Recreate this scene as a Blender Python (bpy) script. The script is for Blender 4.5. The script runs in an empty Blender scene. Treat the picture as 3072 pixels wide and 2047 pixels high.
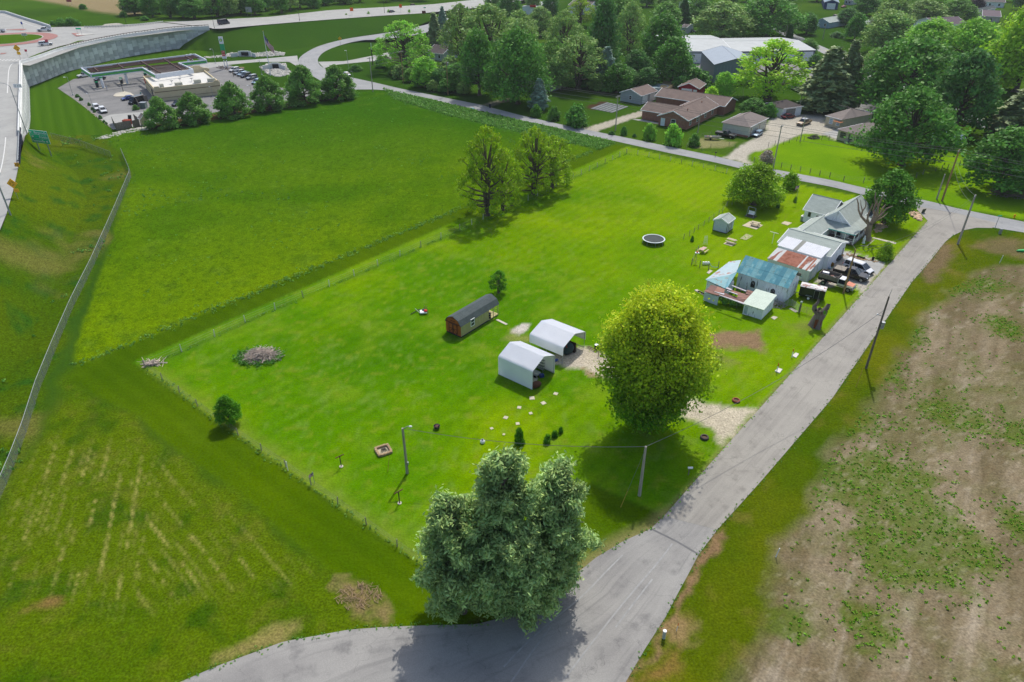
import bpy, math, random
import numpy as np
from mathutils import Vector, Matrix
from mathutils.geometry import tessellate_polygon
R = random.Random(7)
NR = np.random.RandomState(11)
sc = bpy.context.scene
COL = sc.collection
# ---------------------------------------------------------------- camera, world, sun, exposure
PITCH, CAMH, FPX = math.radians(31.7), 56.0, 2090.0
cam = bpy.data.cameras.new('camera'); camo = bpy.data.objects.new('camera', cam); COL.objects.link(camo)
camo.location = (0, 0, CAMH); camo.rotation_euler = (math.pi/2-PITCH, 0, 0)
cam.sensor_width = 36; cam.lens = FPX/3072*36; cam.clip_end = 6000; cam.clip_start = .5
sc.camera = camo
SUN_AZ, SUN_EL = 17.0, 53.5
w = bpy.data.worlds.new('World'); sc.world = w; w.use_nodes = True
nt = w.node_tree; bg = nt.nodes['Background']
sky = nt.nodes.new('ShaderNodeTexSky'); sky.sky_type = 'NISHITA'; sky.sun_disc = False
sky.sun_elevation = math.radians(SUN_EL); sky.sun_rotation = math.radians(SUN_AZ)
sky.air_density = 1.0; sky.dust_density = 2.5; sky.ozone_density = 1.0
nt.links.new(sky.outputs[0], bg.inputs[0]); bg.inputs[1].default_value = 0.14
sun = bpy.data.lights.new('sun', 'SUN'); sun.energy = 3.0; sun.angle = math.radians(.9); sun.color = (1, .955, .88)
suno = bpy.data.objects.new('sun', sun); COL.objects.link(suno)
a_, e_ = math.radians(SUN_AZ), math.radians(SUN_EL)
sdir = Vector((math.sin(a_)*math.cos(e_), math.cos(a_)*math.cos(e_), math.sin(e_)))
suno.rotation_euler = (-sdir).to_track_quat('-Z', 'Y').to_euler(); suno.location = (0, 0, 120)
sc.view_settings.view_transform = 'Standard'; sc.view_settings.look = 'None'
sc.view_settings.exposure = 0.24; sc.view_settings.gamma = 1; sc.view_settings.use_curve_mapping = False
try:
    sc.cycles.max_bounces = 5; sc.cycles.diffuse_bounces = 3; sc.cycles.transmission_bounces = 3; sc.cycles.transparent_max_bounces = 6
    sc.cycles.use_denoising = True
except Exception: pass

# ---------------------------------------------------------------- survey: points read off the photograph, laid out on the ground (or at height z)
CT, ST = math.cos(PITCH), math.sin(PITCH)
def W(x, y, z=0.0):
    u, v = x-1536, y-1023.5
    s = (CAMH-z)/(FPX*ST+v*CT)
    return Vector((u*s, (FPX*CT-v*ST)*s, z))
TILES = {'A':(0,0,3.361),'B':(600,0,3.361),'C':(1200,0,3.361),'D':(1800,0,3.361),'E':(2400,0,3.485),'F':(2000,450,4.238),'G':(2350,550,3.92),
 'H':(2050,750,3.92),'I':(1450,900,4.9),'J':(1200,820,5.2275),'K':(1280,380,4.706),'L':(2650,450,4.481),'M':(0,380,3.734),'N':(350,950,3.485),
 'O':(1050,1150,3.136),'Q':(1650,850,2.09),'R':(1150,1500,2.353),'S':(0,1100,1.656),'T':(2100,700,1.1636),'U':(220,130,4.706),'V':(0,20,5.8825),
 'X':(1240,0,3.565),'Y':(2340,230,6.272),'Z':(0,0,.76595),'P':(0,0,1.0),'c':(2380,0,3.4),'d':(2700,250,5.059)}
def T(t, x, y, z=0.0):
    a, b, s = TILES[t]; return W(a+x/s, b+y/s, z)
def TL(t, *pts, z=0.0):
    return [T(t, p[0], p[1], p[2] if len(p) > 2 else z) for p in pts]
def GP(*pts, z=0.0):
    return TL('P', *pts, z=z)

# ---------------------------------------------------------------- colours and materials
KG = 1.22
def lin(c):
    c /= 255.0
    return c/12.92 if c <= .04045 else ((c+.055)/1.055)**2.4
def C(r, g, b, k=KG):
    return (lin(r)/k, lin(g)/k, lin(b)/k)
MATS = {}
def mat(name, col, rough=.8, metal=0., var=.12, scale=1.2, fine=.0, bump=0., col2=None, c2scale=.8, c2lo=.5, c2hi=.62, stretch=None, attr=None, trans=0., spec=.3, rnd=.0, ribs=None, ribdir=(1,0,0)):
    """general procedural surface: noise-varied base, optional second colour in patches, optional bump, optional ribs"""
    if name in MATS: return MATS[name]
    m = bpy.data.materials.new(name); m.use_nodes = True; n = m.node_tree.nodes; l = m.node_tree.links
    b = n['Principled BSDF']; b.inputs['Roughness'].default_value = rough; b.inputs['Metallic'].default_value = metal
    b.inputs['Specular IOR Level'].default_value = spec
    tc = n.new('ShaderNodeTexCoord'); co = tc.outputs['Object']
    if stretch:
        mp = n.new('ShaderNodeMapping'); mp.inputs['Scale'].default_value = stretch; l.new(co, mp.inputs[0]); co2 = mp.outputs[0]
    else: co2 = co
    def noise(s, d=4, c=co2):
        q = n.new('ShaderNodeTexNoise'); q.inputs['Scale'].default_value = s; q.inputs['Detail'].default_value = d; l.new(c, q.inputs['Vector']); return q.outputs[0]
    def mixc(f, A, B, bt='MIX'):
        q = n.new('ShaderNodeMix'); q.data_type = 'RGBA'; q.blend_type = bt
        if isinstance(f, float): q.inputs[0].default_value = f
        else: l.new(f, q.inputs[0])
        for i, v in ((6, A), (7, B)):
            if isinstance(v, tuple): q.inputs[i].default_value = (*v, 1)
            else: l.new(v, q.inputs[i])
        return q.outputs[2]
    base = col
    if attr:
        q = n.new('ShaderNodeAttribute'); q.attribute_name = attr; base = q.outputs['Color']
    if col2:
        r = n.new('ShaderNodeMapRange'); r.inputs[1].default_value = c2lo; r.inputs[2].default_value = c2hi; l.new(noise(c2scale, 6), r.inputs[0])
        base = mixc(r.outputs[0], base, col2)
    def vary(base, s, amp, d=4):
        r = n.new('ShaderNodeMapRange'); r.inputs[1].default_value = .3; r.inputs[2].default_value = .7; r.inputs[3].default_value = 1-amp; r.inputs[4].default_value = 1+amp
        l.new(noise(s, d), r.inputs[0])
        cc = n.new('ShaderNodeVectorMath'); cc.operation = 'SCALE'
        if isinstance(base, tuple): cc.inputs[0].default_value = base
        else: l.new(base, cc.inputs[0])
        l.new(r.outputs[0], cc.inputs['Scale']); return cc.outputs[0]
    if var: base = vary(base, scale, var)
    if fine: base = vary(base, scale*9, fine, 2)
    if rnd:
        oi = n.new('ShaderNodeObjectInfo'); r = n.new('ShaderNodeMapRange'); r.inputs[3].default_value = 1-rnd; r.inputs[4].default_value = 1+rnd
        l.new(oi.outputs['Random'], r.inputs[0]); cc = n.new('ShaderNodeVectorMath'); cc.operation = 'SCALE'
        if isinstance(base, tuple): cc.inputs[0].default_value = base
        else: l.new(base, cc.inputs[0])
        l.new(r.outputs[0], cc.inputs['Scale']); base = cc.outputs[0]
    if isinstance(base, tuple): b.inputs['Base Color'].default_value = (*base, 1)
    else: l.new(base, b.inputs['Base Color'])
    if bump:
        bp = n.new('ShaderNodeBump'); bp.inputs['Strength'].default_value = bump; bp.inputs['Distance'].default_value = .05
        l.new(noise(scale*5, 3), bp.inputs['Height']); l.new(bp.outputs[0], b.inputs['Normal'])
    if trans:
        tr = n.new('ShaderNodeBsdfTranslucent'); 
        if isinstance(base, tuple): tr.inputs[0].default_value = (*base, 1)
        else: l.new(base, tr.inputs[0])
        mx = n.new('ShaderNodeMixShader'); mx.inputs[0].default_value = trans
        l.new(b.outputs[0], mx.inputs[1]); l.new(tr.outputs[0], mx.inputs[2]); l.new(mx.outputs[0], n['Material Output'].inputs[0])
    MATS[name] = m; return m

# ---------------------------------------------------------------- mesh helpers
def link(o, parent=None):
    COL.objects.link(o)
    if parent is not None: o.parent = parent
    return o
def tag(o, label=None, cat=None, group=None, kind=None):
    if label: o['label'] = label
    if cat: o['category'] = cat
    if group: o['group'] = group
    if kind: o['kind'] = kind
    return o
def fastmesh(name, V, F, mats, smooth=False, col=None, uv=None, mi=None):
    """V (n,3) array, F (m,k) array of equal sized faces"""
    V = np.asarray(V, np.float32); F = np.asarray(F, np.int32); me = bpy.data.meshes.new(name)
    me.vertices.add(len(V)); me.vertices.foreach_set('co', V.ravel())
    k = F.shape[1]; me.loops.add(F.size); me.loops.foreach_set('vertex_index', F.ravel())
    me.polygons.add(len(F)); me.polygons.foreach_set('loop_start', np.arange(0, F.size, k, dtype=np.int32)); me.polygons.foreach_set('loop_total', np.full(len(F), k, np.int32))
    if smooth: me.polygons.foreach_set('use_smooth', np.ones(len(F), bool))
    for m in (mats if isinstance(mats, (list, tuple)) else [mats]): me.materials.append(m)
    if mi is not None: me.polygons.foreach_set('material_index', np.asarray(mi, np.int32))
    if col is not None:
        ca = me.color_attributes.new('Col', 'FLOAT_COLOR', 'POINT'); c4 = np.ones((len(V), 4), np.float32); c4[:, :col.shape[1]] = col; ca.data.foreach_set('color', c4.ravel())
    if uv is not None:
        ul = me.uv_layers.new(name='UVMap'); ul.data.foreach_set('uv', np.asarray(uv, np.float32)[F.ravel()].ravel())
    me.update(calc_edges=True); return me
class MB:
    """collects simple solids and builds one mesh object out of them"""
    def __init__(s): s.v = []; s.f = []; s.m = []; s.mi = 0
    def poly(s, pts, faces):
        o = len(s.v); s.v += [tuple(p) for p in pts]; s.f += [tuple(i+o for i in f) for f in faces]; s.m += [s.mi]*len(faces); return s
    def box(s, c, d, rz=0., ry=0., rx=0.):
        M = Matrix.Rotation(rz, 3, 'Z') @ Matrix.Rotation(ry, 3, 'Y') @ Matrix.Rotation(rx, 3, 'X'); c = Vector(c)
        P = [c + M @ Vector((x*d[0]/2, y*d[1]/2, z*d[2]/2)) for x, y, z in ((-1,-1,-1),(1,-1,-1),(1,1,-1),(-1,1,-1),(-1,-1,1),(1,-1,1),(1,1,1),(-1,1,1))]
        return s.poly(P, [(0,3,2,1),(4,5,6,7),(0,1,5,4),(1,2,6,5),(2,3,7,6),(3,0,4,7)])
    def bb(s, x0, y0, z0, x1, y1, z1): return s.box(((x0+x1)/2, (y0+y1)/2, (z0+z1)/2), (abs(x1-x0), abs(y1-y0), abs(z1-z0)))
    def hexa(s, b, t):  # bottom 4, top 4 points
        return s.poly(list(b)+list(t), [(3,2,1,0),(4,5,6,7),(0,1,5,4),(1,2,6,5),(2,3,7,6),(3,0,4,7)])
    def slab(s, pts, th):  # thick sheet from a polygon (any plane), thickness downward along its normal
        P = [Vector(p) for p in pts]; n = (P[1]-P[0]).cross(P[2]-P[1]).normalized()
        if n.z < 0: P.reverse(); n = -n
        k = len(P); Q = [p-n*th for p in P]
        return s.poly(P+Q, [tuple(range(k)), tuple(range(2*k-1, k-1, -1))]+[(i, k+i, k+(i+1) % k, (i+1) % k) for i in range(k)])
    def prism(s, prof, a, b, axis='x'):  # profile in the other two axes, extruded from a to b
        k = len(prof)
        f = (lambda t, p: (t, p[0], p[1])) if axis == 'x' else ((lambda t, p: (p[0], t, p[1])) if axis == 'y' else (lambda t, p: (p[0], p[1], t)))
        P = [f(a, p) for p in prof]+[f(b, p) for p in prof]
        return s.poly(P, [tuple(range(k-1, -1, -1)), tuple(range(k, 2*k))]+[(i, (i+1) % k, k+(i+1) % k, k+i) for i in range(k)])
    def cyl(s, p0, p1, r0, r1=None, n=8, caps=True):
        r1 = r0 if r1 is None else r1; p0, p1 = Vector(p0), Vector(p1); d = (p1-p0)
        if d.length < 1e-6: return s
        d.normalize(); u = d.cross(Vector((0, 0, 1)) if abs(d.z) < .9 else Vector((1, 0, 0))).normalized(); v = d.cross(u)
        P = [p0+(u*math.cos(t)+v*math.sin(t))*r0 for t in [i*2*math.pi/n for i in range(n)]]+[p1+(u*math.cos(t)+v*math.sin(t))*r1 for t in [i*2*math.pi/n for i in range(n)]]
        F = [(i, i+n, (i+1) % n+n, (i+1) % n) for i in range(n)]
        if caps: F += [tuple(range(n)), tuple(range(2*n-1, n-1, -1))]
        return s.poly(P, F)
    def tube(s, pts, r, n=5, r1=None):
        for i in range(len(pts)-1):
            a = r if r1 is None else r+(r1-r)*i/(len(pts)-1); b = r if r1 is None else r+(r1-r)*(i+1)/(len(pts)-1)
            s.cyl(pts[i], pts[i+1], a, b, n, caps=False)
        return s
    def ball(s, c, r, nu=10, nv=6, half=False):
        if isinstance(r, (int, float)): r = (r, r, r)
        P = []; c = Vector(c)
        for j in range(nv+1):
            ph = (math.pi*j/nv) if not half else (math.pi/2*j/nv)
            for i in range(nu):
                t = 2*math.pi*i/nu; P.append(c+Vector((r[0]*math.sin(ph)*math.cos(t), r[1]*math.sin(ph)*math.sin(t), r[2]*math.cos(ph))))
        F = [(j*nu+i, (j+1)*nu+i, (j+1)*nu+(i+1) % nu, j*nu+(i+1) % nu) for j in range(nv) for i in range(nu)]
        return s.poly(P, F)
    def lathe(s, c, prof, n=14):
        P = []; c = Vector(c)
        for r, z in prof:
            for i in range(n):
                t = 2*math.pi*i/n; P.append(c+Vector((r*math.cos(t), r*math.sin(t), z)))
        F = [(j*n+i, j*n+(i+1) % n, (j+1)*n+(i+1) % n, (j+1)*n+i) for j in range(len(prof)-1) for i in range(n)]
        return s.poly(P, F)
    def mesh(s, name, m, smooth=False):
        me = bpy.data.meshes.new(name); me.from_pydata(s.v, [], s.f)
        for q in (m if isinstance(m, (list, tuple)) else [m]): me.materials.append(q)
        if any(s.m): me.polygons.foreach_set('material_index', s.m)
        if smooth: me.polygons.foreach_set('use_smooth', [True]*len(s.f))
        me.update(); return me
    def build(s, name, m, parent=None, smooth=False, bevel=0):
        o = bpy.data.objects.new(name, s.mesh(name, m, smooth)); link(o, parent)
        if bevel:
            bv = o.modifiers.new('bevel', 'BEVEL'); bv.width = bevel; bv.segments = 1; bv.limit_method = 'ANGLE'
        return o
def thing(name, label, cat, loc=(0, 0, 0), rz=0., group=None):
    o = bpy.data.objects.new(name, None); COL.objects.link(o); o.location = loc; o.rotation_euler = (0, 0, rz)
    return tag(o, label, cat, group)
CHILD = {}
def copy_tree(root, loc, rz=0., label=None, scale=None, group=None):
    if root.name not in CHILD: CHILD[root.name] = list(root.children)
    def rec(o, par):
        c = o.copy(); COL.objects.link(c); c.parent = par
        for ch in list(o.children): rec(ch, c)
        return c
    r = root.copy(); COL.objects.link(r); r.location = loc; r.rotation_euler = (0, 0, rz)
    if scale is not None: r.scale = (scale,)*3 if isinstance(scale, (int, float)) else scale
    if label: r['label'] = label
    if group: r['group'] = group
    for ch in CHILD[root.name]: rec(ch, r)
    return r
class Kit:
    """a kind of thing: the first call places the original, later calls copy it"""
    def __init__(s, make): s.make = make; s.o = None
    def __call__(s, label, loc, rz=0., scale=None, group=None):
        if s.o is None:
            s.o = s.make(); s.o.location = loc; s.o.rotation_euler = (0, 0, rz); s.o['label'] = label
            if scale is not None: s.o.scale = (scale,)*3 if isinstance(scale, (int, float)) else scale
            if group: s.o['group'] = group
            CHILD[s.o.name] = list(s.o.children); return s.o
        return copy_tree(s.o, loc, rz, label, scale if scale is not None else 1.0, group)

# ---------------------------------------------------------------- numeric noise for terrain colouring
def _h(ix, iy, s):
    a = (ix.astype(np.int64)*374761393 + iy.astype(np.int64)*668265263 + s*974634777) & 0x7fffffff
    a = ((a ^ (a >> 13))*1274126177) & 0x7fffffff; a = a ^ (a >> 16)
    return (a & 0xffff)/65535.0
def vn(x, y, s=0):
    ix, iy = np.floor(x), np.floor(y); fx, fy = x-ix, y-iy; fx = fx*fx*(3-2*fx); fy = fy*fy*(3-2*fy)
    a, b, c, d = _h(ix, iy, s), _h(ix+1, iy, s), _h(ix, iy+1, s), _h(ix+1, iy+1, s)
    return (a*(1-fx)+b*fx)*(1-fy)+(c*(1-fx)+d*fx)*fy
def fbm(x, y, sc_, s=0, o=4):
    v = 0; a = .5; t = 0
    for i in range(o): v = v+a*vn(x/sc_*2**i, y/sc_*2**i, s+i*7); t += a; a *= .55
    return v/t
def sdf(x, y, poly):
    """signed distance to polygon, negative inside"""
    P = np.array([(p[0], p[1]) for p in poly]); d = np.full(x.shape, 1e9); ins = np.zeros(x.shape, bool)
    for i in range(len(P)):
        a, b = P[i], P[(i+1) % len(P)]; e = b-a; L = e@e+1e-9
        t = np.clip(((x-a[0])*e[0]+(y-a[1])*e[1])/L, 0, 1)
        d = np.minimum(d, (x-a[0]-t*e[0])**2+(y-a[1]-t*e[1])**2)
        c = (a[1] > y) != (b[1] > y)
        with np.errstate(divide='ignore', invalid='ignore'): ins ^= c & (x < (b[0]-a[0])*(y-a[1])/(b[1]-a[1]+1e-12)+a[0])
    d = np.sqrt(d); return np.where(ins, -d, d)
def sline(x, y, line):
    P = np.array([(p[0], p[1]) for p in line]); d = np.full(x.shape, 1e9)
    for i in range(len(P)-1):
        a, b = P[i], P[i+1]; e = b-a; L = e@e+1e-9; t = np.clip(((x-a[0])*e[0]+(y-a[1])*e[1])/L, 0, 1)
        d = np.minimum(d, (x-a[0]-t*e[0])**2+(y-a[1]-t*e[1])**2)
    return np.sqrt(d)
# ================================================================ GROUND
LOT = GP((400,1086),(1880,440),(2000,468),(2500,575),(2760,620),(2783,660),(1990,1546),(1775,1452),(1297,1722))
LOTC = LOT
MEADOW = GP((1780,452),(1641,512),(1535,556),(1429,606),(1280,669),(597,950),(436,1019),(350,1052),(235,1097),(222,1060),(395,530),(366,465),(300,405),(440,380),(560,352),(760,325),(960,290),(1070,277),(1165,272),(1300,300),(1438,333),(1557,360),(1706,393),(1830,425))
ROADWEED = GP((1150,268),(1300,304),(1438,337),(1557,364),(1706,397),(1850,430),(1800,452),(1700,432),(1560,402),(1440,372),(1330,345),(1180,298))
STRIP = GP((400,1086),(1880,440),(1850,432),(1780,452),(1280,669),(597,950),(436,1019),(350,1052),(235,1097),(200,1130),(241,1166),(423,1251),(519,1341),(664,1438),(800,1547),(900,1640),(1018,1737),(1110,1828),(1150,1900),(1500,1870),(1700,1740),(1800,1660),(1953,1587),(1990,1546),(1775,1452),(1297,1722))
SWF = GP((225,1100),(241,1166),(423,1251),(519,1341),(664,1438),(800,1547),(900,1640),(1018,1737),(1110,1828),(1150,1900),(849,1926),(653,1998),(500,2060),(300,2300),(-400,2500),(-400,1700),(0,1530),(110,1280))
DITCH = GP((395,530),(366,465),(300,405),(140,405),(75,410),(40,560),(-40,700),(-500,1200),(-500,1900),(0,1530))
MOWL = GP((89,263),(149,238),(196,217),(244,205),(298,190),(387,170),(600,134),(640,180),(560,196),(286,226),(220,238),(173,265),(190,277),(220,297),(268,333),(339,387),(330,402),(200,410),(90,400))
CROP = GP((3200,790),(3072,799),(3002,799),(2942,820),(2848,872),(2753,984),(2616,1198),(2504,1353),(2444,1456),(2418,1542),(2341,1628),(2332,1714),(2306,1817),(2272,1929),(2229,2047),(2180,2300),(4200,2300),(4200,790))
VERGE = GP((3200,722),(3072,700),(2976,687),(2893,690),(2862,704),(2835,727),(2777,800),(2736,846),(2659,958),(2495,1198),(2280,1448),(2152,1590),(2064,1725),(1996,1853),(1877,2047),(1800,2250),(4200,2300),(4200,760))
NLAWN = GP((2040,440),(2230,480),(2260,450),(2340,426),(2420,401),(2512,420),(2600,440),(2800,470),(2900,440),(3072,400),(3300,560),(3072,664),(2864,622),(2596,563),(2326,507),(2248,492))
BRIGHTLAWN = GP((2700,470),(2560,445),(2512,420),(2420,405),(2300,440),(2260,470),(2330,508),(2600,565),(2860,620),(3072,660),(3150,560),(3000,500),(2880,470))
patches = [
 ('dirt', TL('H', (150,1180),(230,1040),(420,960),(700,980),(900,950),(980,1060),(960,1160),(700,1140),(450,1170),(250,1210)), C(140,117,88), .7, 1.0),
 ('dirt', TL('H', (340,1290),(470,1240),(570,1340),(420,1360)), C(130,122,75), 1.2, .6),
 ('dirt', TL('H', (1300,900),(1500,850),(1520,950),(1300,960)), C(125,120,70), 1.5, .5),
 ('gravel', TL('I', (390,460),(600,340),(720,370),(680,430),(520,510),(430,510)), C(196,190,178), .35, 1.0),
 ('gravel', TL('I', (280,560),(400,470),(500,520),(640,500),(700,600),(420,600)), C(150,145,85), 1.0, .55),
 ('gravel', TL('I', (1060,900),(1100,800),(1500,690),(1700,770),(1800,880),(1650,1060),(1500,1010),(1280,1010),(1130,950)), C(190,180,162), .5, 1.0),
 ('gravel', TL('Q', (240,400),(420,520),(600,600),(880,730),(940,735),(1150,790),(1290,785),(1180,900),(1085,1015),(1050,950),(990,900),(880,850),(600,720),(380,600),(240,560)), C(192,182,160), .8, 1.0),
 ('dirt', TL('I', (1490,1010),(1760,1110),(1700,1130),(1560,1090)), C(150,130,95), .3, .9),
 ('gravel', TL('G', (640,790),(760,800),(1170,930),(1200,960),(960,1260),(880,1300),(820,1180),(500,1230),(380,1140),(560,980)), C(182,176,164), .4, 1.0),
 ('gravel', GP((2170,474),(2210,446),(2240,428),(2294,396),(2300,375),(2321,352),(2410,343),(2471,346),(2474,373),(2515,389),(2512,420),(2468,404),(2420,401),(2372,413),(2306,446),(2260,455),(2238,473),(2252,494)), C(186,180,165), .8, 1.0),
 ('gravel', GP((1745,386),(1800,372),(1943,327),(1965,336),(1945,342),(1800,390),(1786,400)), C(178,172,155), .5, 1.0),
 ('gravel', GP((1436,315),(1530,294),(1540,300),(1475,320)), C(120,118,105), .5, .9),
 ('gravel', TL('D', (930,1400),(1060,1390),(1250,1420),(1380,1440),(1300,1480),(1000,1500)), C(150,145,100), 1.0, .8),
 ('dirt', TL('C', (1840,1085),(1990,1020),(2110,1035),(1930,1110)), C(78,60,46), .5, 1.0),
 ('dirt', GP((2765,812),(2800,770),(2845,735),(2880,742),(2840,800),(2795,850)), C(122,104,78), 1.0, .9),
 ('dirt', GP((2940,740),(3000,715),(3072,725),(3072,770),(2990,760)), C(118,102,76), 1.4, .75),
 ('dirt', GP((2105,1650),(2160,1580),(2175,1600),(2120,1680),(2060,1770),(2000,1880),(1930,2010),(1905,2047),(1890,2047),(1960,1930),(2040,1780)), C(140,112,84), .35, .9),
 ('dirt', GP((1990,1900),(2040,1875),(2080,1900),(2060,1940),(1990,1950)), C(150,125,88), .7, .8),
 ('dirt', GP((1960,2000),(2010,1960),(2030,1990),(1950,2060)), C(150,105,70), .8, .5),
 ('mulch', GP((1490,1880),(1540,1760),(1640,1740),(1690,1760),(1600,1830),(1500,1868),(1400,1874)), C(66,50,36), .8, .95),
 ('mulch', GP((440,380),(520,360),(640,345),(760,328),(860,310),(960,292),(1060,283),(1060,292),(960,306),(860,326),(700,352),(560,378),(450,388)), C(92,70,52), .6, .9),
 ('dirt', GP((75,420),(62,420),(62,480),(52,540),(20,640),(-40,740),(-60,760),(-20,680),(20,610),(44,540)), C(140,135,115), .8, .8),
 ('dirt', GP((90,1838),(120,1815),(150,1820),(120,1840)), C(135,100,65), .8, .7),
 ('dirt', GP((620,1980),(700,1940),(780,1905),(860,1890),(830,1935),(700,1970)), C(165,145,95), .8, .6),
 ('dirt', TL('Z', (775,1345),(800,1340),(880,1405),(870,1430)), C(150,125,90), .8, .7),
]
STREETEDGE = GP((1992,1549),(1953,1587),(1872,1623),(1787,1674),(1715,1734),(1681,1772),(1617,1806))
FENCEL = GP((437,1103),(560,1049),(731,970),(1100,812),(1380,692),(1540,630),(1700,545),(1880,462))
_dA = W(181,1480)-W(106,1734); _dA.normalize(); _dB = W(471,1517)-W(604,1692); _dB.normalize()
_dC = W(3011,1181)-W(2959,1852); _dC.normalize(); _dM = W(150,300)-W(165,390); _dM.normalize()
_dL = W(1297,1722)-W(400,1086); _dL.normalize()
def groundcolor(x, y):
    n = len(x); wx = x+1.6*(fbm(x, y, 5, 1)-.5)*2; wy = y+1.6*(fbm(x, y, 5, 9)-.5)*2
    dist = np.hypot(x, y)
    big = fbm(x, y, 60, 3); mid = fbm(x, y, 14, 5); sm = fbm(x, y, 3.2, 21); ti = fbm(x, y, .9, 33, 3)
    def c3(t): return np.array(t)[None, :]
    def mix(a, b, f): return a*(1-f[:, None])+b*f[:, None]
    def st(v, a, b): return np.clip((v-a)/(b-a), 0, 1)
    col = mix(c3(C(52,86,20)), c3(C(70,100,22)), st(big, .35, .65))           # far lawns
    col = mix(col, c3(C(50,82,20)), st(mid, .55, .8)*.6)
    amp = np.full(n, .12)
    def zone(poly, soft, warp=1.):
        m = (x > min(p[0] for p in poly)-8) & (x < max(p[0] for p in poly)+8) & (y > min(p[1] for p in poly)-8) & (y < max(p[1] for p in poly)+8)
        f = np.zeros(n)
        if m.any():
            xx = x[m]+(wx[m]-x[m])*warp; yy = y[m]+(wy[m]-y[m])*warp
            f[m] = np.clip(.5-sdf(xx, yy, poly)/soft, 0, 1)
        return f
    # verge and crop field on the right
    f = zone(VERGE, .5, .2); g = mix(c3(C(66,92,4)), c3(C(98,106,12)), st(mid, .35, .7)); g = mix(g, c3(C(124,110,54)), st(sm, .6, .8)*.55)
    col = mix(col, g, f); amp = np.where(f > .5, .2, amp)
    f = zone(CROP, 2.4, 1.3)
    along = (x*_dC.x+y*_dC.y); across = (x*_dC.y-y*_dC.x)
    g = mix(c3(C(142,129,104)), c3(C(116,105,78)), st(fbm(across*6, along, 14, 40), .4, .65)); g = mix(g, c3(C(170,158,138)), st(fbm(across*4, along*.6, 6, 44), .62, .8)*.8)
    rw_ = np.sin(across*2*math.pi/.76+1.5*fbm(across, along, 9, 43))*.5+.5; g = g*(1-.16*(rw_*st(fbm(x, y, 7, 49), .3, .6))[:, None]); tk = np.clip(1-np.abs((across/9.1)%1-.5)/.06, 0, 1); g = g*(1+.12*tk[:, None])
    gp = fbm(x, y, 24, 51); gp2 = fbm(x, y, 2.0, 55); wz = np.zeros(n)
    for q in WEEDBLOBS: wz = np.maximum(wz, np.clip(1-np.hypot((x-q[0])/q[2], (y-q[1])/q[3]), 0, 1))
    g = mix(g, c3(C(100,104,56)), st(gp+.5*(gp2-.5), .42, .72)*.8)
    g = mix(g, c3(C(84,106,26)), np.clip(st(wz+.9*(gp2-.5), .25, .55), 0, 1)*.75)
    g = mix(g, c3(C(112,88,62)), st(ti, .55, .8)*.3); g = mix(g, c3(C(184,172,150)), st(fbm(x, y, .5, 47, 2), .64, .85)*.35)
    col = mix(col, g, f); amp = np.where(f > .5, .17, amp)
    # neighbour lawns
    f = zone(NLAWN, 1.5); col = mix(col, mix(c3(C(88,124,14)), c3(C(106,144,10)), st(mid, .35, .65)), f)
    f = zone(BRIGHTLAWN, 2.5); col = mix(col, mix(c3(C(104,146,8)), c3(C(124,160,12)), st(mid, .35, .65)), f*.85)  # second lawn zone in a brighter yellow-green
    # ditch bank
    f = zone(DITCH, 1.5); g = mix(c3(C(66,94,6)), c3(C(92,106,10)), st(big, .4, .6)); g = mix(g, c3(C(40,84,22)), st(sm, .58, .72)*.8); g = mix(g, c3(C(120,112,62)), st(mid, .66, .8)*.55)
    col = mix(col, g, f); amp = np.where(f > .5, .28, amp)
    # mown bank under the wall, stripes
    f = zone(MOWL, .8, .2); s = np.sin((x*_dM.y-y*_dM.x)*2*math.pi/3.4)*.5+.5
    col = mix(col, mix(c3(C(60,96,12)), c3(C(76,110,20)), s*.7), f)
    # meadow
    f = zone(MEADOW, .6, .35); t = st(-y, -230, -110)
    g = mix(c3(C(56,98,8)), c3(C(102,130,0)), np.clip(t*1.1+(big-.5), 0, 1)); g = mix(g, c3(C(56,98,0)), st(mid, .5, .72)*.55); g = mix(g, c3(C(96,126,34)), st(sm, .6, .8)*.4); g = mix(g, c3(C(56,92,10)), st(ti+.3*(sm-.5), .5, .72)*.45)
    col = mix(col, g, f); amp = np.where(f > .5, .3, amp)
    f = zone(ROADWEED, 2.0, .8); col = mix(col, mix(c3(C(60,102,36)), c3(C(74,116,42)), st(ti, .4, .6)), f*.9); amp = np.where(f > .5, .4, amp)
    # SW field with cut straw rows
    f = zone(SWF, 2.2, 1.2); g = mix(c3(C(68,98,4)), c3(C(84,106,8)), st(mid, .35, .65)); g = mix(g, c3(C(50,84,8)), st(sm, .55, .75)*.75); g = mix(g, c3(C(108,108,40)), st(fbm(x, y, 1.6, 61), .56, .78)*.4)
    rows = np.zeros(n)
    side = x*1.0+.36*(y-60) > -42.0
    for dv, sp, sel, sd in ((_dA, 2.05, ~side, 71), (_dB, 2.2, side, 75)):
        ac = (x*dv.y-y*dv.x)+.5*(fbm(x, y, 8, sd)-.5); al = x*dv.x+y*dv.y; k = np.floor(ac/sp); fr = np.abs(ac/sp-k-.5)
        w1 = np.clip(1-fr/(.07+.08*vn(al/2.2, k*3.1, sd+2)), 0, 1)*st(vn(al/3.7, k*5.7, sd+1)*.6+vn(al/.7, k*2.7, sd+3)*.5, .42, .72)
        w2 = np.clip(1-np.abs(fr-.33)/.1, 0, 1)*st(vn(al/2.2, k*5.7+9, sd+1), .5, .8)*.5
        rows = np.where(sel, np.maximum(w1, w2), rows)
    area = zone(GP((150,1330),(420,1330),(640,1530),(880,1720),(760,1740),(560,1770),(400,1800),(100,1790),(10,1700),(40,1480)), 5)
    g = mix(g, c3(C(166,158,88)), rows*area*.8)
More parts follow.
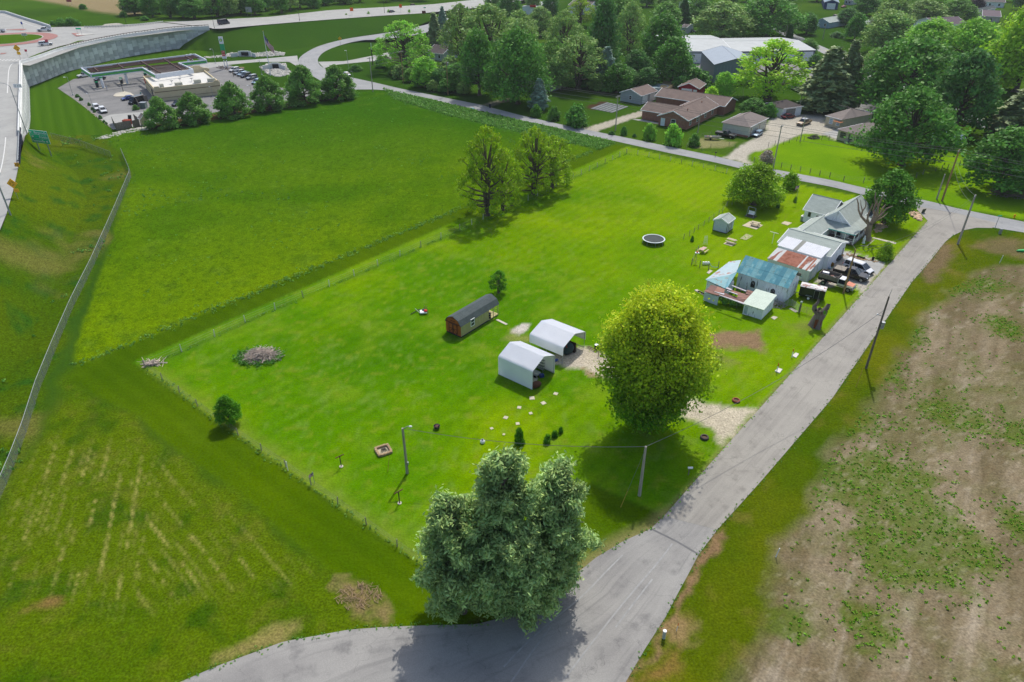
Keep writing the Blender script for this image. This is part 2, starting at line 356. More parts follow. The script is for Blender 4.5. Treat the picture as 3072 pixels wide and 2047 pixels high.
    col = mix(col, g, f); amp = np.where(f > .5, .25, amp)
    # mown strip round the fence
    f = zone(STRIP, .7, .3); s = np.sin((x*_dL.y-y*_dL.x)*2*math.pi/2.6)*.5+.5
    g = mix(c3(C(62,92,0)), c3(C(86,112,2)), np.clip(.25*s+st(mid, .3, .75)*.7, 0, 1)); g = mix(g, c3(C(84,112,16)), st(sm, .6, .8)*.3); col = mix(col, g, f); amp = np.where(f > .5, .12, amp)
    # the lot lawn
    f = zone(LOT, .5, .12)
    g = mix(c3(C(86,134,2)), c3(C(124,156,0)), st(big*.5+mid*.5, .38, .62)); g = mix(g, c3(C(64,116,2)), st(fbm(x, y, 22, 81), .42, .7)*.7)
    g = mix(g, c3(C(132,158,36)), st(fbm(x, y, 5.5, 85), .56, .76)*.35); g = mix(g, c3(C(124,148,66)), st(fbm(x*1.4, y, 1.6, 87), .58, .8)*.38); g = mix(g, c3(C(56,104,2)), st(ti, .52, .74)*.3)
    g = mix(g, c3(C(132,164,2)), st(x, 2, 52)*.5*st(y, 60, 100)); ml = np.sin((x*_dL.x+y*_dL.y)*2*math.pi/2.3+2*fbm(x, y, 15, 83))*.5+.5; g = g*(1-(.05+.08*sm)[:, None]*ml[:, None]); g = mix(g, c3(C(126,140,40)), st(fbm(x, y*1.6, 1.1, 88, 3), .62, .8)*.5)
    el = np.clip(1-sline(x, y, GP((437,1103),(480,1140),(900,1440),(1297,1715)))/2.6, 0, 1); g = mix(g, c3(C(128,142,50)), el*.6)
    el = np.clip(1-sline(x, y, FENCEL)/1.2, 0, 1)*st(sm, .3, .6); g = mix(g, c3(C(76,112,30)), el*.75)
    col = mix(col, g, f); amp = np.where(f > .5, .11, amp)
    f = np.clip(1-sline(x, y, STREETEDGE)/(1.1+.9*sm), 0, 1); col = mix(col, c3(C(150,138,96)), f*.7)
    f = np.clip(1-sline(x, y, GP((2783,663),(2350,1150),(1992,1549)))/(.55+.5*sm), 0, 1); col = mix(col, c3(C(158,146,100)), f*.5)
    for nm, poly, soft, op in [(p[0], p[1], p[3], p[4]) for p in patches]:
        pc = [p for p in patches if p[1] is poly][0][2]
        f = zone(poly, soft*(2.4 if nm == 'dirt' else 1.6), 1.3 if nm == 'dirt' else .55); f = np.clip(f*1.3+(ti-.5)*1.2*(f > .02)*(f < .98), 0, 1)*op
        g = np.repeat(c3(pc), n, 0)*(0.86+.28*sm[:, None])
        col = mix(col, g, f); amp = np.where(f > .5, .22, amp)
    # plain tan field far north-west
    return col.astype(np.float32), amp.astype(np.float32)
WEEDBLOBS = []
for px_, py_, rx_, ry_ in ((2560,1270,7,3),(2620,1080,5,7),(2700,980,4,6),(2600,1400,5,4),(2530,1430,5,4),(2680,1430,7,4),(2640,1490,9,4.5),(2740,1520,7,5),(2760,1600,8,6),(2660,1640,6,4),(2690,1700,5,3),(2830,1240,4,4),(2870,860,6,3),(2750,900,3,5),(2940,850,5,3),(2930,1270,4,4),(3060,1310,4,3),(2800,1700,5,4),(2590,1870,4,3),(2355,1865,3,2.2),(2900,1640,5,4),(3060,1580,3,4),(2620,1570,3,3),(3010,980,4,4)):
    g_ = W(px_, py_); WEEDBLOBS.append((g_.x, g_.y, rx_*1.0, ry_*1.3))

def ground_mat():
    m = bpy.data.materials.new('ground_cover'); m.use_nodes = True; n = m.node_tree.nodes; l = m.node_tree.links; b = n['Principled BSDF']
    b.inputs['Roughness'].default_value = .95; b.inputs['Specular IOR Level'].default_value = .0
    at = n.new('ShaderNodeAttribute'); at.attribute_name = 'Col'; geo = n.new('ShaderNodeNewGeometry')
    def noise(s, d):
        q = n.new('ShaderNodeTexNoise'); q.inputs['Scale'].default_value = s; q.inputs['Detail'].default_value = d; q.inputs['Roughness'].default_value = .6; l.new(geo.outputs['Position'], q.inputs['Vector']); return q.outputs[0]
    def M(op, a, b_):
        q = n.new('ShaderNodeMath'); q.operation = op
        for i, v in enumerate((a, b_)):
            if isinstance(v, (int, float)): q.inputs[i].default_value = v
            else: l.new(v, q.inputs[i])
        return q.outputs[0]
    amp = at.outputs['Alpha']
    s = M('ADD', M('MULTIPLY', M('SUBTRACT', noise(1.1, 6), .5), 2.0), M('MULTIPLY', M('SUBTRACT', noise(4.2, 4), .5), 5.0))
    f = M('MAXIMUM', M('ADD', 1.0, M('MULTIPLY', s, M('MULTIPLY', amp, 1.7))), .25)
    v = n.new('ShaderNodeVectorMath'); v.operation = 'SCALE'; l.new(at.outputs['Color'], v.inputs[0]); l.new(f, v.inputs['Scale'])
    l.new(v.outputs[0], b.inputs['Base Color'])
    bp = n.new('ShaderNodeBump'); bp.inputs['Strength'].default_value = .55; bp.inputs['Distance'].default_value = .22; l.new(noise(2.6, 4), bp.inputs['Height']); l.new(bp.outputs[0], b.inputs['Normal'])
    return m
GM = ground_mat()
def col4(x, y):
    c, a = groundcolor(x, y); return np.concatenate([c, a[:, None]], 1)
# fan-shaped sheet: cell size grows with distance
ny, nx = 640, 560
ys = 14*np.exp(np.linspace(0, math.log(2600/14), ny)); us = np.linspace(-1, 1, nx)
us = us*(.55+.45*us**2)
X = (us[None, :]*(26+ys[:, None]*1.55)); Y = np.repeat(ys[:, None], nx, 1)
X = X.ravel(); Y = Y.ravel()
ZZ = .0*X
fm = np.clip(.5-sdf(X, Y, MEADOW)/1.0, 0, 1); fd = np.clip(.5-sdf(X, Y, DITCH)/2.0, 0, 1); fc = np.clip(.5-sdf(X, Y, CROP)/2.0, 0, 1)
ZZ = ZZ+fm*(.18*fbm(X, Y, 1.1, 91, 3)+.22*fbm(X, Y, 4, 93)-.02)+fd*(.5*fbm(X, Y, 2.5, 95)-.1)*.6+fc*.06*fbm(X, Y, 1.5, 97)
inner = np.clip(sdf(X, Y, MEADOW)/-1.2, 0, 1); ZZ = ZZ*np.where(fm > 0, np.maximum(inner, fd), 1)
far = np.clip((Y-700)/900, 0, 1); ZZ = ZZ-far*1.0
idx = np.arange(ny*nx).reshape(ny, nx); F = np.stack([idx[:-1, :-1], idx[:-1, 1:], idx[1:, 1:], idx[1:, :-1]], -1).reshape(-1, 4)
go = bpy.data.objects.new('ground', fastmesh('ground', np.stack([X, Y, ZZ], 1), F, GM, True, col4(X, Y))); link(go); tag(go, kind='structure')

# ================================================================ ROADS
def resample(P, n):
    P = [Vector(p) for p in P]; d = [0]
    for i in range(1, len(P)): d.append(d[-1]+(P[i]-P[i-1]).length)
    out = []; L = d[-1]
    for k in range(n):
        t = L*k/(n-1); i = 0
        while i < len(P)-2 and d[i+1] < t: i += 1
        f = (t-d[i])/max(1e-6, d[i+1]-d[i]); out.append(P[i].lerp(P[i+1], min(1, max(0, f))))
    return out, L
def smooth(P, it=2):
    P = [Vector(p) for p in P]
    for _ in range(it):
        Q = [P[0]]
        for i in range(len(P)-1): Q += [P[i].lerp(P[i+1], .25), P[i].lerp(P[i+1], .75)]
        Q.append(P[-1]); P = Q
    return P
def loft(name, A, B, m, dz=.0, n=80, nu=2, col=False, kind='structure', parent=None):
    a, L = resample(A, n); b, _ = resample(B, n); V = []; UV = []
    for i in range(n):
        for j in range(nu):
            p = a[i].lerp(b[i], j/(nu-1)); V.append((p.x, p.y, p.z+dz)); UV.append((j/(nu-1), L*i/(n-1)))
    idx = np.arange(n*nu).reshape(n, nu); F = np.stack([idx[:-1, :-1], idx[:-1, 1:], idx[1:, 1:], idx[1:, :-1]], -1).reshape(-1, 4)
    V = np.array(V); p = V[F[0]]; nn = np.cross(p[1]-p[0], p[2]-p[0])
    if nn[2] < 0: F = F[:, ::-1]
    me = fastmesh(name, V, F, m, False, col4(V[:, 0], V[:, 1]) if col is True else (col if col is not False else None), UV)
    o = bpy.data.objects.new(name, me); link(o, parent); 
    if kind and parent is None: tag(o, kind=kind)
    return o
def sheet(name, P, z, m, kind='structure', parent=None):
    P = [Vector((p[0], p[1], (p[2] if len(p) > 2 else 0)+z)) for p in P]; tr = tessellate_polygon([P]); me = bpy.data.meshes.new(name)
    fs = []
    for t in tr:
        nrm = (P[t[1]]-P[t[0]]).cross(P[t[2]]-P[t[0]]); fs.append(t if nrm.z > 0 else t[::-1])
    me.from_pydata(P, [], fs); me.materials.append(m); me.update(); o = bpy.data.objects.new(name, me); link(o, parent)
    if kind and parent is None: tag(o, kind=kind)
    return o
def road_mat(name, col, light, dark, streaks=True, joints=0):
    m = bpy.data.materials.new(name); m.use_nodes = True; n = m.node_tree.nodes; l = m.node_tree.links; b = n['Principled BSDF']; b.inputs['Roughness'].default_value = .85; b.inputs['Specular IOR Level'].default_value = .25
    uv = n.new('ShaderNodeUVMap'); geo = n.new('ShaderNodeNewGeometry'); pos = geo.outputs['Position']
    def noise(v, s, d=4, r=.55):
        q = n.new('ShaderNodeTexNoise'); q.inputs['Scale'].default_value = s; q.inputs['Detail'].default_value = d; q.inputs['Roughness'].default_value = r; l.new(v, q.inputs['Vector']); return q.outputs[0]
    def rng(v, a, b_, c, d):
        q = n.new('ShaderNodeMapRange'); q.inputs[1].default_value = a; q.inputs[2].default_value = b_; q.inputs[3].default_value = c; q.inputs[4].default_value = d; l.new(v, q.inputs[0]); return q.outputs[0]
    def mixc(f, A, B):
        q = n.new('ShaderNodeMix'); q.data_type = 'RGBA'; l.new(f, q.inputs[0])
        for i, v in ((6, A), (7, B)):
            if isinstance(v, tuple): q.inputs[i].default_value = (*v, 1)
            else: l.new(v, q.inputs[i])
        return q.outputs[2]
    c = mixc(rng(noise(pos, .16, 4), .35, .65, 0, 1), col, light)
    c = mixc(rng(noise(pos, .45, 6, .65), .53, .66, 0, .6), c, dark)
    c = mixc(rng(noise(pos, 2.6, 5, .7), .56, .7, 0, .45), c, light)
    if streaks:
        mp = n.new('ShaderNodeMapping'); mp.inputs['Scale'].default_value = (9, .03, 1); l.new(uv.outputs[0], mp.inputs[0])
        c = mixc(rng(noise(mp.outputs[0], 1.0, 3), .42, .66, 0, .7), c, light)
        mp2 = n.new('ShaderNodeMapping'); mp2.inputs['Scale'].default_value = (30, .08, 1); l.new(uv.outputs[0], mp2.inputs[0])
        c = mixc(rng(noise(mp2.outputs[0], 1.0, 2), .56, .72, 0, .35), c, dark)
    # cracks
    vo = n.new('ShaderNodeTexVoronoi'); vo.feature = 'DISTANCE_TO_EDGE'; vo.inputs['Scale'].default_value = .11
    wv = n.new('ShaderNodeVectorMath'); wv.operation = 'ADD'; nn = n.new('ShaderNodeTexNoise'); nn.inputs['Scale'].default_value = .5; nn.inputs['Detail'].default_value = 5; l.new(pos, nn.inputs['Vector'])
    sc_ = n.new('ShaderNodeVectorMath'); sc_.operation = 'SCALE'; sc_.inputs['Scale'].default_value = 3.; l.new(nn.outputs[1], sc_.inputs[0]); l.new(pos, wv.inputs[0]); l.new(sc_.outputs[0], wv.inputs[1]); l.new(wv.outputs[0], vo.inputs['Vector'])
    c = mixc(rng(vo.outputs['Distance'], .0, .004, .35, 0), c, tuple(v*.45 for v in dark))
    if joints:
        br = n.new('ShaderNodeTexBrick'); br.offset = 0; br.inputs['Scale'].default_value = 1; br.inputs['Brick Width'].default_value = joints; br.inputs['Row Height'].default_value = joints; br.inputs['Mortar Size'].default_value = .06
        br.inputs[1].default_value = (0, 0, 0, 1); br.inputs[2].default_value = (0, 0, 0, 1); br.inputs[3].default_value = (1, 1, 1, 1); l.new(pos, br.inputs['Vector'])
        q = n.new('ShaderNodeMath'); q.operation = 'MULTIPLY'; q.inputs[1].default_value = .35; l.new(br.outputs[0], q.inputs[0]); c = mixc(q.outputs[0], c, dark)
    v = n.new('ShaderNodeVectorMath'); v.operation = 'SCALE'; l.new(c, v.inputs[0]); l.new(rng(noise(pos, 9, 3), .3, .7, .9, 1.1), v.inputs['Scale'])
    l.new(v.outputs[0], b.inputs['Base Color'])
    bp = n.new('ShaderNodeBump'); bp.inputs['Strength'].default_value = .2; bp.inputs['Distance'].default_value = .02; l.new(noise(pos, 12, 2), bp.inputs['Height']); l.new(bp.outputs[0], b.inputs['Normal'])
    return m
ASPH = road_mat('old_asphalt', C(146,142,135), C(166,162,153), C(126,122,115))
ASPH2 = road_mat('newer_asphalt', C(142,140,137), C(164,162,157), C(112,111,110))
ASPHS = road_mat('street_asphalt', C(148,150,150), C(164,165,165), C(134,136,136))
CONC = road_mat('concrete_paving', C(164,164,160), C(178,178,173), C(148,148,144), True, 4.6)
LOTA = road_mat('parking_asphalt', C(124,124,123), C(140,139,137), C(108,108,107), False)
PAINT = mat('road_paint', C(225,225,220), .7, var=.12, scale=3)
YPAINT = mat('yellow_paint', C(190,160,70), .7)
def paint_line(name, pts, z, w=.14, m=PAINT):
    P, L = resample(pts, max(3, int(len(pts)*4))); A = []; B = []
    for i, p in enumerate(P):
        d = (P[min(i+1, len(P)-1)]-P[max(i-1, 0)]); d.z = 0; d.normalize(); q = Vector((-d.y, d.x, 0))*w/2; A.append(p+q); B.append(p-q)
    return loft(name, A, B, m, z, len(P))
# front road
fl = GP((2783,663),(2600,868),(2430,1057),(2350,1147),(2200,1314),(2100,1426),(1992,1549)); fr = GP((2862,704),(2835,727),(2777,800),(2736,846),(2659,958),(2495,1198),(2280,1448),(2152,1590))
loft('front_road', fl, fr, ASPH, .03, 60, 6)
# lower bend
lowL = GP((1992,1549),(1953,1587),(1872,1623),(1787,1674),(1715,1734),(1681,1772),(1617,1806),(1532,1848),(1426,1874),(1299,1876),(1150,1882),(1045,1890),(849,1926),(653,1998),(529,2052),(380,2160))
lowR = GP((2152,1590),(2096,1664),(2064,1725),(2034,1780),(1996,1853),(1936,1946),(1877,2047),(1780,2200),(1500,2500))
loft('bend_road', lowL, lowR, ASPH2, .022, 90, 8)
WEAR = mat('worn_asphalt', C(163,163,161), .9, var=.15, scale=2)
for pts in ([(2040,310),(1960,420),(1700,720),(1480,1000),(1260,1290)],[(1690,390),(1560,520),(1400,690),(1180,860),(980,1040),(850,1180)],[(1900,560),(1760,740),(1640,900)],[(1180,900),(1060,1060),(900,1290)]): paint_line('wheel_track', smooth(TL('R', *pts)), .034, .16, WEAR)
paint_line('tar_joint', GP((1953,1587),(2030,1625),(2096,1664)), .036, .22, mat('tar', C(118,118,118), .9))
# street
stU = GP((1030,228),(1064,235),(1124,248),(1200,266),(1298,286),(1438,314),(1557,345),(1706,379),(1900,418),(2054,450),(2142,468),(2248,494),(2326,509),(2500,542),(2596,565),(2717,591),(2788,604),(2864,624),(2962,644),(3072,666),(3500,757))
stL = GP((1000,270),(1073,269),(1124,269),(1165,272),(1300,300),(1438,333),(1557,360),(1706,393),(1900,436),(2000,458),(2142,487),(2248,512),(2326,529),(2500,562),(2585,584),(2748,620),(2862,655),(2976,683),(3072,698),(3500,790))
loft('street', stU, stL, ASPHS, .026, 120, 6)
sheet('street_corner', GP((2740,618),(2783,663),(2862,706),(2893,691),(2929,684),(2976,685),(2990,670),(2870,640)), .034, ASPH)
# parking lot and local drives
LOTP = [(600,188),(633,188),(695,198),(773,235),(790,253),(865,268),(960,262),(1073,269),(960,284),(865,302),(775,324),(700,327),(530,360),(450,374),(339,389),(268,333),(220,297),(190,277),(173,265),(220,238),(286,226),(420,205)]
sheet('parking_lot', GP(*LOTP), .024, LOTA)
sheet('parking_apron', GP((339,389),(450,374),(455,362),(520,350),(500,335),(400,338),(330,345),(300,357)), .032, CONC)
loft('entrance_road', TL('B', (0,640),(110,633),(600,598),(980,563)), TL('B', (0,700),(320,652),(580,627),(900,625),(1000,685)), CONC, .03, 20)
ringL = TL('B', (1240,830),(1000,690),(985,600),(1050,540),(1200,460),(1500,385,0.6),(1850,340,1.5),(2280,255,3.4),(2420,200,4.0))
ringR = TL('B', (1600,860),(1450,760),(1240,690),(1190,640),(1185,590),(1250,520),(1400,460),(1600,410,.6),(1850,400,1.5),(2353,330,3.4),(2520,180,4.0))
loft('access_road', smooth(ringL), smooth(ringR), ASPHS, .038, 70, 5)
loft('side_drive', TL('B', (1190,625),(1470,618),(1930,525)), TL('B', (1250,690),(1370,655),(1930,600)), CONC, .034, 12)
loft('back_road', smooth(GP((2150,30),(2250,60),(2312,74),(2380,101),(2487,149),(2595,195),(2848,318),(2971,364),(3072,402),(3400,520))), smooth(GP((2110,38),(2220,68),(2300,82),(2350,107),(2470,161),(2570,208),(2825,336),(2950,384),(3072,426),(3380,550))), ASPHS, .03, 60, 4)
paint_line('back_centre_line', smooth(GP((2200,56),(2306,78),(2365,104),(2479,155),(2582,201))), .04, .2, YPAINT)
sheet('warehouse_yard', GP((1960,190),(2100,165),(2370,185),(2470,180),(2600,215),(2800,310),(2760,345),(2560,335),(2480,315),(2455,262),(2400,225),(2300,215),(2100,235),(1990,215)), .023, LOTA)
sheet('rear_pad', TL('D', (540,1045),(640,1000),(740,985),(860,985),(840,1040),(780,1075),(600,1060)), .03, CONC)
sheet('house_pad', TL('Y', (780,1080),(1100,985),(1120,1000),(1085,1190),(930,1120)), .034, CONC)
sheet('porch_walk', TL('D', (320,1205),(420,1205),(600,1240),(590,1255),(420,1225)), .03, CONC)
sheet('car_court', TL('G', (690,800),(790,830),(1170,930),(1190,950),(1100,1080),(1000,1010),(740,920),(640,880)), .03, CONC)

# ================================================================ RAISED HIGHWAY, ROUNDABOUT AND BANKS
HZ = 8.0
southEdge = GP((628,83,8),(645,88,8),(767,77,7.8),(897,66,7.0),(1016,57,6.0),(1136,48,5.0),(1269,40,4.0),(1447,22,3),(1566,1,2.5),(1700,-25,2.0))
northEdge = GP((488,66,8),(600,62,8),(808,51,7.8),(987,31,7.0),(1165,21,6.0),(1300,13,5.0),(1438,-2,4),(1560,-20,3))
nb = GP((488,68,8),(253,80,8),(149,82,8),(119,71,8),(60,52,8),(0,34,8),(-200,-20,8))
deck = GP((628,84,8))+GP((570,90,8),(536,93,8),(446,105,8),(357,116,8),(298,129,8),(238,143,8),(149,175,8),(89,197,8),(62,195,8),(61,300,8),(61,405,8),(58,480,7.6),(51,520,7.4),(40,570,7.2),(20,640,7),(0,690,6.8),(-80,830,6.5),(-300,1150,6),(-900,1150,6),(-900,300,8),(-200,-20,8))+list(reversed(nb))[1:]
sheet('roundabout_road', deck, .0, CONC)
loft('highway', northEdge, southEdge, CONC, .012, 60, 6)
def V3_(p, z): return Vector((p.x+.4, p.y-.6, z))
def bank(name, top, bot, n=90, nu=18): return loft(name, top, bot, GM, 0, n, nu, col=True)
_wa, _wb = W(536,146), W(628,86,8)
bank('embankment', [V3_(_wa.lerp(_wb, t), t**.8*7.5+.02) for t in (0,.2,.4,.6,.8,1)]+GP((767,77,7.7),(897,66,6.9),(1016,57,5.9),(1136,48,4.9),(1269,40,3.9),(1330,44,3.8)),
     GP((540,150,.02),(575,151,.02),(610,153,.02),(660,158,.02),(760,162,.02),(860,150,.02),(960,135,.02),(1060,112,.02),(1170,96,1.0),(1250,80,3.3)))
bank('ditch_bank', GP((75,409,7.0),(68,440,7.6),(58,485,7.5),(51,525,7.3),(40,575,7.1),(20,645,6.9),(0,700,6.7),(-80,850,6.4),(-300,1160,5.9)),
     GP((91,390,.05),(140,440,.05),(230,520,.05),(262,600,.05),(225,700,.05),(165,850,.05),(90,1010,.05),(-40,1230,.05),(-300,1600,.05)), 90, 30)
# country behind the highway, level with it
vX = []; A = nb[::-1]+northEdge[1:]
B_ = [Vector((p.x*1.0-40, p.y+600, p.z)) for p in A]
def plateau_col(V):
    x, y = V[:, 0], V[:, 1]; c, a = groundcolor(x, y); f = fbm(x, y, 30, 3); f = np.clip((f-.3)/.4, 0, 1)[:, None]
    c = np.array(C(70,104,24))*(1-f)+np.array(C(56,88,20))*f
    tan = GP((120,-60,8),(430,-5,8),(440,38,8),(400,48,8),(290,35,8),(180,12,8),(-60,-25,8),(-500,-120,8)); s = np.clip(.5-sdf(x, y, tan)/6, 0, 1)[:, None]
    c = c*(1-s)+np.array(C(148,134,100))*s; return np.concatenate([c, np.full((len(x), 1), .16)], 1).astype(np.float32)
a_r, L_ = resample(A, 120); b_r, _ = resample(B_, 120); V = []
for i in range(120):
    for j in range(60):
        t = (j/59)**2; p = a_r[i].lerp(b_r[i], t); V.append((p.x, p.y, p.z-.06))
V = np.array(V); idx = np.arange(120*60).reshape(120, 60); F = np.stack([idx[:-1, :-1], idx[1:, :-1], idx[1:, 1:], idx[:-1, 1:]], -1).reshape(-1, 4)
p = V[F[0]]
if np.cross(p[1]-p[0], p[2]-p[0])[2] < 0: F = F[:, ::-1]
o = bpy.data.objects.new('hills', fastmesh('hills', V, F, GM, False, plateau_col(V))); link(o); tag(o, kind='structure')
# roundabout island and brick apron
ry = (W(50,104,8).y-W(50,136,8).y)/2; cy = (W(50,104,8).y+W(50,136,8).y)/2; cx = W(106,121,8).x-ry
BRICK = mat('red_brick_paving', C(168,120,112), .9, var=.1, scale=.8, fine=.15)
def disc(name, cx, cy, r0, r1, z, m, col=None):
    P = []; n = 64
    V = [(cx+r*math.cos(2*math.pi*i/n), cy+r*math.sin(2*math.pi*i/n), z) for r in (r0, r1) for i in range(n)]
    F = [(i, n+i, n+(i+1) % n, (i+1) % n) for i in range(n)]
    me = fastmesh(name, V, F, m, col=np.repeat(np.array([[*C(74,108,18), .15]]), len(V), 0) if m is GM else None)
    o = bpy.data.objects.new(name, me); link(o); tag(o, kind='structure')
disc('island_grass', cx, cy, .01, ry, 8.16, GM); disc('island_kerb', cx, cy, ry, ry+.4, 8.17, mat('kerb_concrete', C(200,198,190)))
disc('brick_apron', cx, cy, ry+.4, ry+6.0, 8.10, BRICK)
for pts in (TL('V', (1260,475),(1350,470),(1420,475),(1500,510),(1350,532), z=8), TL('V', (60,415),(380,395),(475,410),(400,424), z=8), TL('V', (0,850),(20,825),(125,820),(95,836),z=8)):
    sheet('splitter_island', pts, .1, BRICK)
sheet('splitter_paving', TL('V', (1330,490),(1420,478),(1700,488),(1500,508),(1370,512), z=8), .13, mat('kerb_concrete', C(200,198,190)))
sheet('verge_strip', TL('V', (500,900),(700,820),(1100,700),(1380,605),(1500,590),(1200,680),(850,800),(560,905), z=8), .03, GM).data.color_attributes.new('Col', 'FLOAT_COLOR', 'POINT').data.foreach_set('color', np.tile(np.array([*C(74,104,24), .15], np.float32), 8))
loft('gravel_heap', TL('V', (1790,345),(1850,310),(2080,290),(2200,320),z=8.6), TL('V', (1800,360),(1900,360),(2080,352),(2240,340),z=8.05), mat('pale_gravel', C(176,172,160), .9, var=.2, scale=2, bump=.6), .02, 10)
for i, pts in enumerate(([(150,1350),(145,1200),(160,1090),(200,1020)], [(0,470),(0,460),(300,600),(360,640)])):
    pass
paint_line('edge_line', smooth(TL('V', (130,1529),(140,1350),(148,1180),(165,1080),(200,1020),(240,1000), z=8))[::1], .02, .25)
paint_line('edge_line', smooth(TL('M', (0,520),(30,400),(60,200),(70,0), z=7.9)), .03, .22)
paint_line('edge_line', smooth(TL('V', (0,140),(150,180),(330,250),(560,340),(760,380),(1000,395),(1500,405),(2100,385),(2353,370), z=8)), .02, .22)
paint_line('edge_line', [p.lerp(q, .12) for p, q in zip(resample(southEdge, 40)[0], resample(northEdge, 40)[0])], .03, .25)
paint_line('edge_line', [p.lerp(q, .88) for p, q in zip(resample(southEdge, 40)[0], resample(northEdge, 40)[0])], .03, .25)
for i in range(7):
    a = TL('V', (20+i*62, 935-i*0), z=8)[0]; b = a+Vector((.5, -2.6, 0)); paint_line('crosswalk_bar', [a, a.lerp(b, .5), b], .025, .5)
# ================================================================ VEGETATION
def mpp(x, y): return CAMH/(FPX*ST+(y-1023.5)*CT)
def height_to(base, topy):
    v = topy-1023.5; k = -base.y*(FPX*ST+v*CT)/(FPX*CT-v*ST); return CAMH+k
LG = 2.7
def leafmat(name, col, trans=.28, rnd=.10):
    if name in MATS: return MATS[name]
    m = bpy.data.materials.new(name); m.use_nodes = True; n = m.node_tree.nodes; l = m.node_tree.links; b = n['Principled BSDF']
    b.inputs['Roughness'].default_value = .62; b.inputs['Specular IOR Level'].default_value = .22
    at = n.new('ShaderNodeAttribute'); at.attribute_name = 'Col'; oi = n.new('ShaderNodeObjectInfo')
    r = n.new('ShaderNodeMapRange'); r.inputs[3].default_value = 1-rnd; r.inputs[4].default_value = 1+rnd; l.new(oi.outputs['Random'], r.inputs[0])
    mx = n.new('ShaderNodeMix'); mx.data_type = 'RGBA'; mx.blend_type = 'MULTIPLY'; mx.inputs[0].default_value = 1; mx.inputs[7].default_value = (*[min(.8, q_*LG) for q_ in col], 1); l.new(at.outputs['Color'], mx.inputs[6])
    v = n.new('ShaderNodeVectorMath'); v.operation = 'SCALE'; l.new(mx.outputs[2], v.inputs[0]); l.new(r.outputs[0], v.inputs['Scale']); l.new(v.outputs[0], b.inputs['Base Color'])
    tr = n.new('ShaderNodeBsdfTranslucent'); l.new(v.outputs[0], tr.inputs[0]); ms = n.new('ShaderNodeMixShader'); ms.inputs[0].default_value = trans
    l.new(b.outputs[0], ms.inputs[1]); l.new(tr.outputs[0], ms.inputs[2]); l.new(ms.outputs[0], n['Material Output'].inputs[0])
    MATS[name] = m; return m
LM = dict(pear=leafmat('leaf_mid_green', C(78,112,44)), maple=leafmat('leaf_deep_green', C(66,104,38)), dark=leafmat('leaf_dark_green', C(62,98,44)), airy=leafmat('leaf_grey_green', C(98,122,62)),
  willow=leafmat('leaf_yellow_olive', C(100,124,14), .35), lime=leafmat('leaf_lime', C(120,152,34), .3), hero=leafmat('leaf_spring_yellow_green', C(150,180,14), .34, .0), hero2=leafmat('leaf_fresh_green', C(62,104,12), .32, 0.),
  spruce=leafmat('needle_dark', C(98,112,74), .15), blue=leafmat('needle_blue_green', C(104,124,108), .1), pine=leafmat('needle_grey_green', C(112,132,78), .22, .0), magnolia=leafmat('leaf_glossy_green', C(66,104,26), .15),
  yard=leafmat('leaf_olive_green', C(98,126,18), .25), fresh=leafmat('leaf_bright_green', C(100,140,44), .3), weed=leafmat('weed_green', C(84,118,26), .35, 0), purple=leafmat('leaf_purple', C(48,40,46), .15), purpleb=leafmat('blossom_pale', C(128,118,104), .1))
BARK = mat('bark', C(104,92,80), .95, var=.3, scale=3, bump=.6, stretch=(2, 2, .4)); BARKL = mat('bark_pale', C(142,126,110), .95, var=.3, scale=3, bump=.6, stretch=(2, 2, .4))
def leaves(P, N, size, rs, elong=1., col=(1, 1, 1), cvar=.16, clump=None, droop=0.):
    """quads at points P facing roughly N"""
    n = len(P); r = rs.normal(size=(n, 3)); N = N*.7+r*.55; N /= np.linalg.norm(N, axis=1)[:, None]+1e-9
    t = rs.normal(size=(n, 3)); t[:, 2] -= droop; U = np.cross(N, t); U /= np.linalg.norm(U, axis=1)[:, None]+1e-9; V = np.cross(N, U)
    s = size*(.6+.8*rs.rand(n))[:, None]; a, b = U*s*elong*.5, V*s*.5
    v = np.stack([P-a, P-b*.9+a*.1, P+a, P+b*.9+a*.1], 1).reshape(-1, 3)
    c = 1+cvar*(rs.rand(n)-.5)*2
    if clump is not None: c = c*clump
    hue = rs.rand(n)*.24-.12
    cc = np.stack([c*(1+hue)*col[0], c*col[1], c*(1-hue)*col[2], np.ones(n)], 1); cc = np.repeat(cc, 4, 0)
    return v, np.arange(4*n).reshape(n, 4), cc
def blob_points(blobs, n, rs, lo=.35, jit=.24):
    wts = np.array([b[3]**2 for b in blobs]); wts = wts/wts.sum(); k = rs.choice(len(blobs), n, p=wts); B = np.array([b[:3] for b in blobs]); Rr = np.array([b[3] for b in blobs]); Z = np.array([b[4] if len(b) > 4 else .8 for b in blobs])
    d = rs.normal(size=(n, 3)); d /= np.linalg.norm(d, axis=1)[:, None]; rad = (lo+(1.08-lo)*rs.rand(n)**.55)
    sc3 = np.stack([Rr[k], Rr[k], Rr[k]*Z[k]], 1); P = B[k]+d*rad[:, None]*sc3
    cl = 1+.22*(np.array([rs.rand() for _ in blobs])[k]-.5)*2
    return P+rs.normal(size=P.shape)*Rr[k][:, None]*jit, d, cl
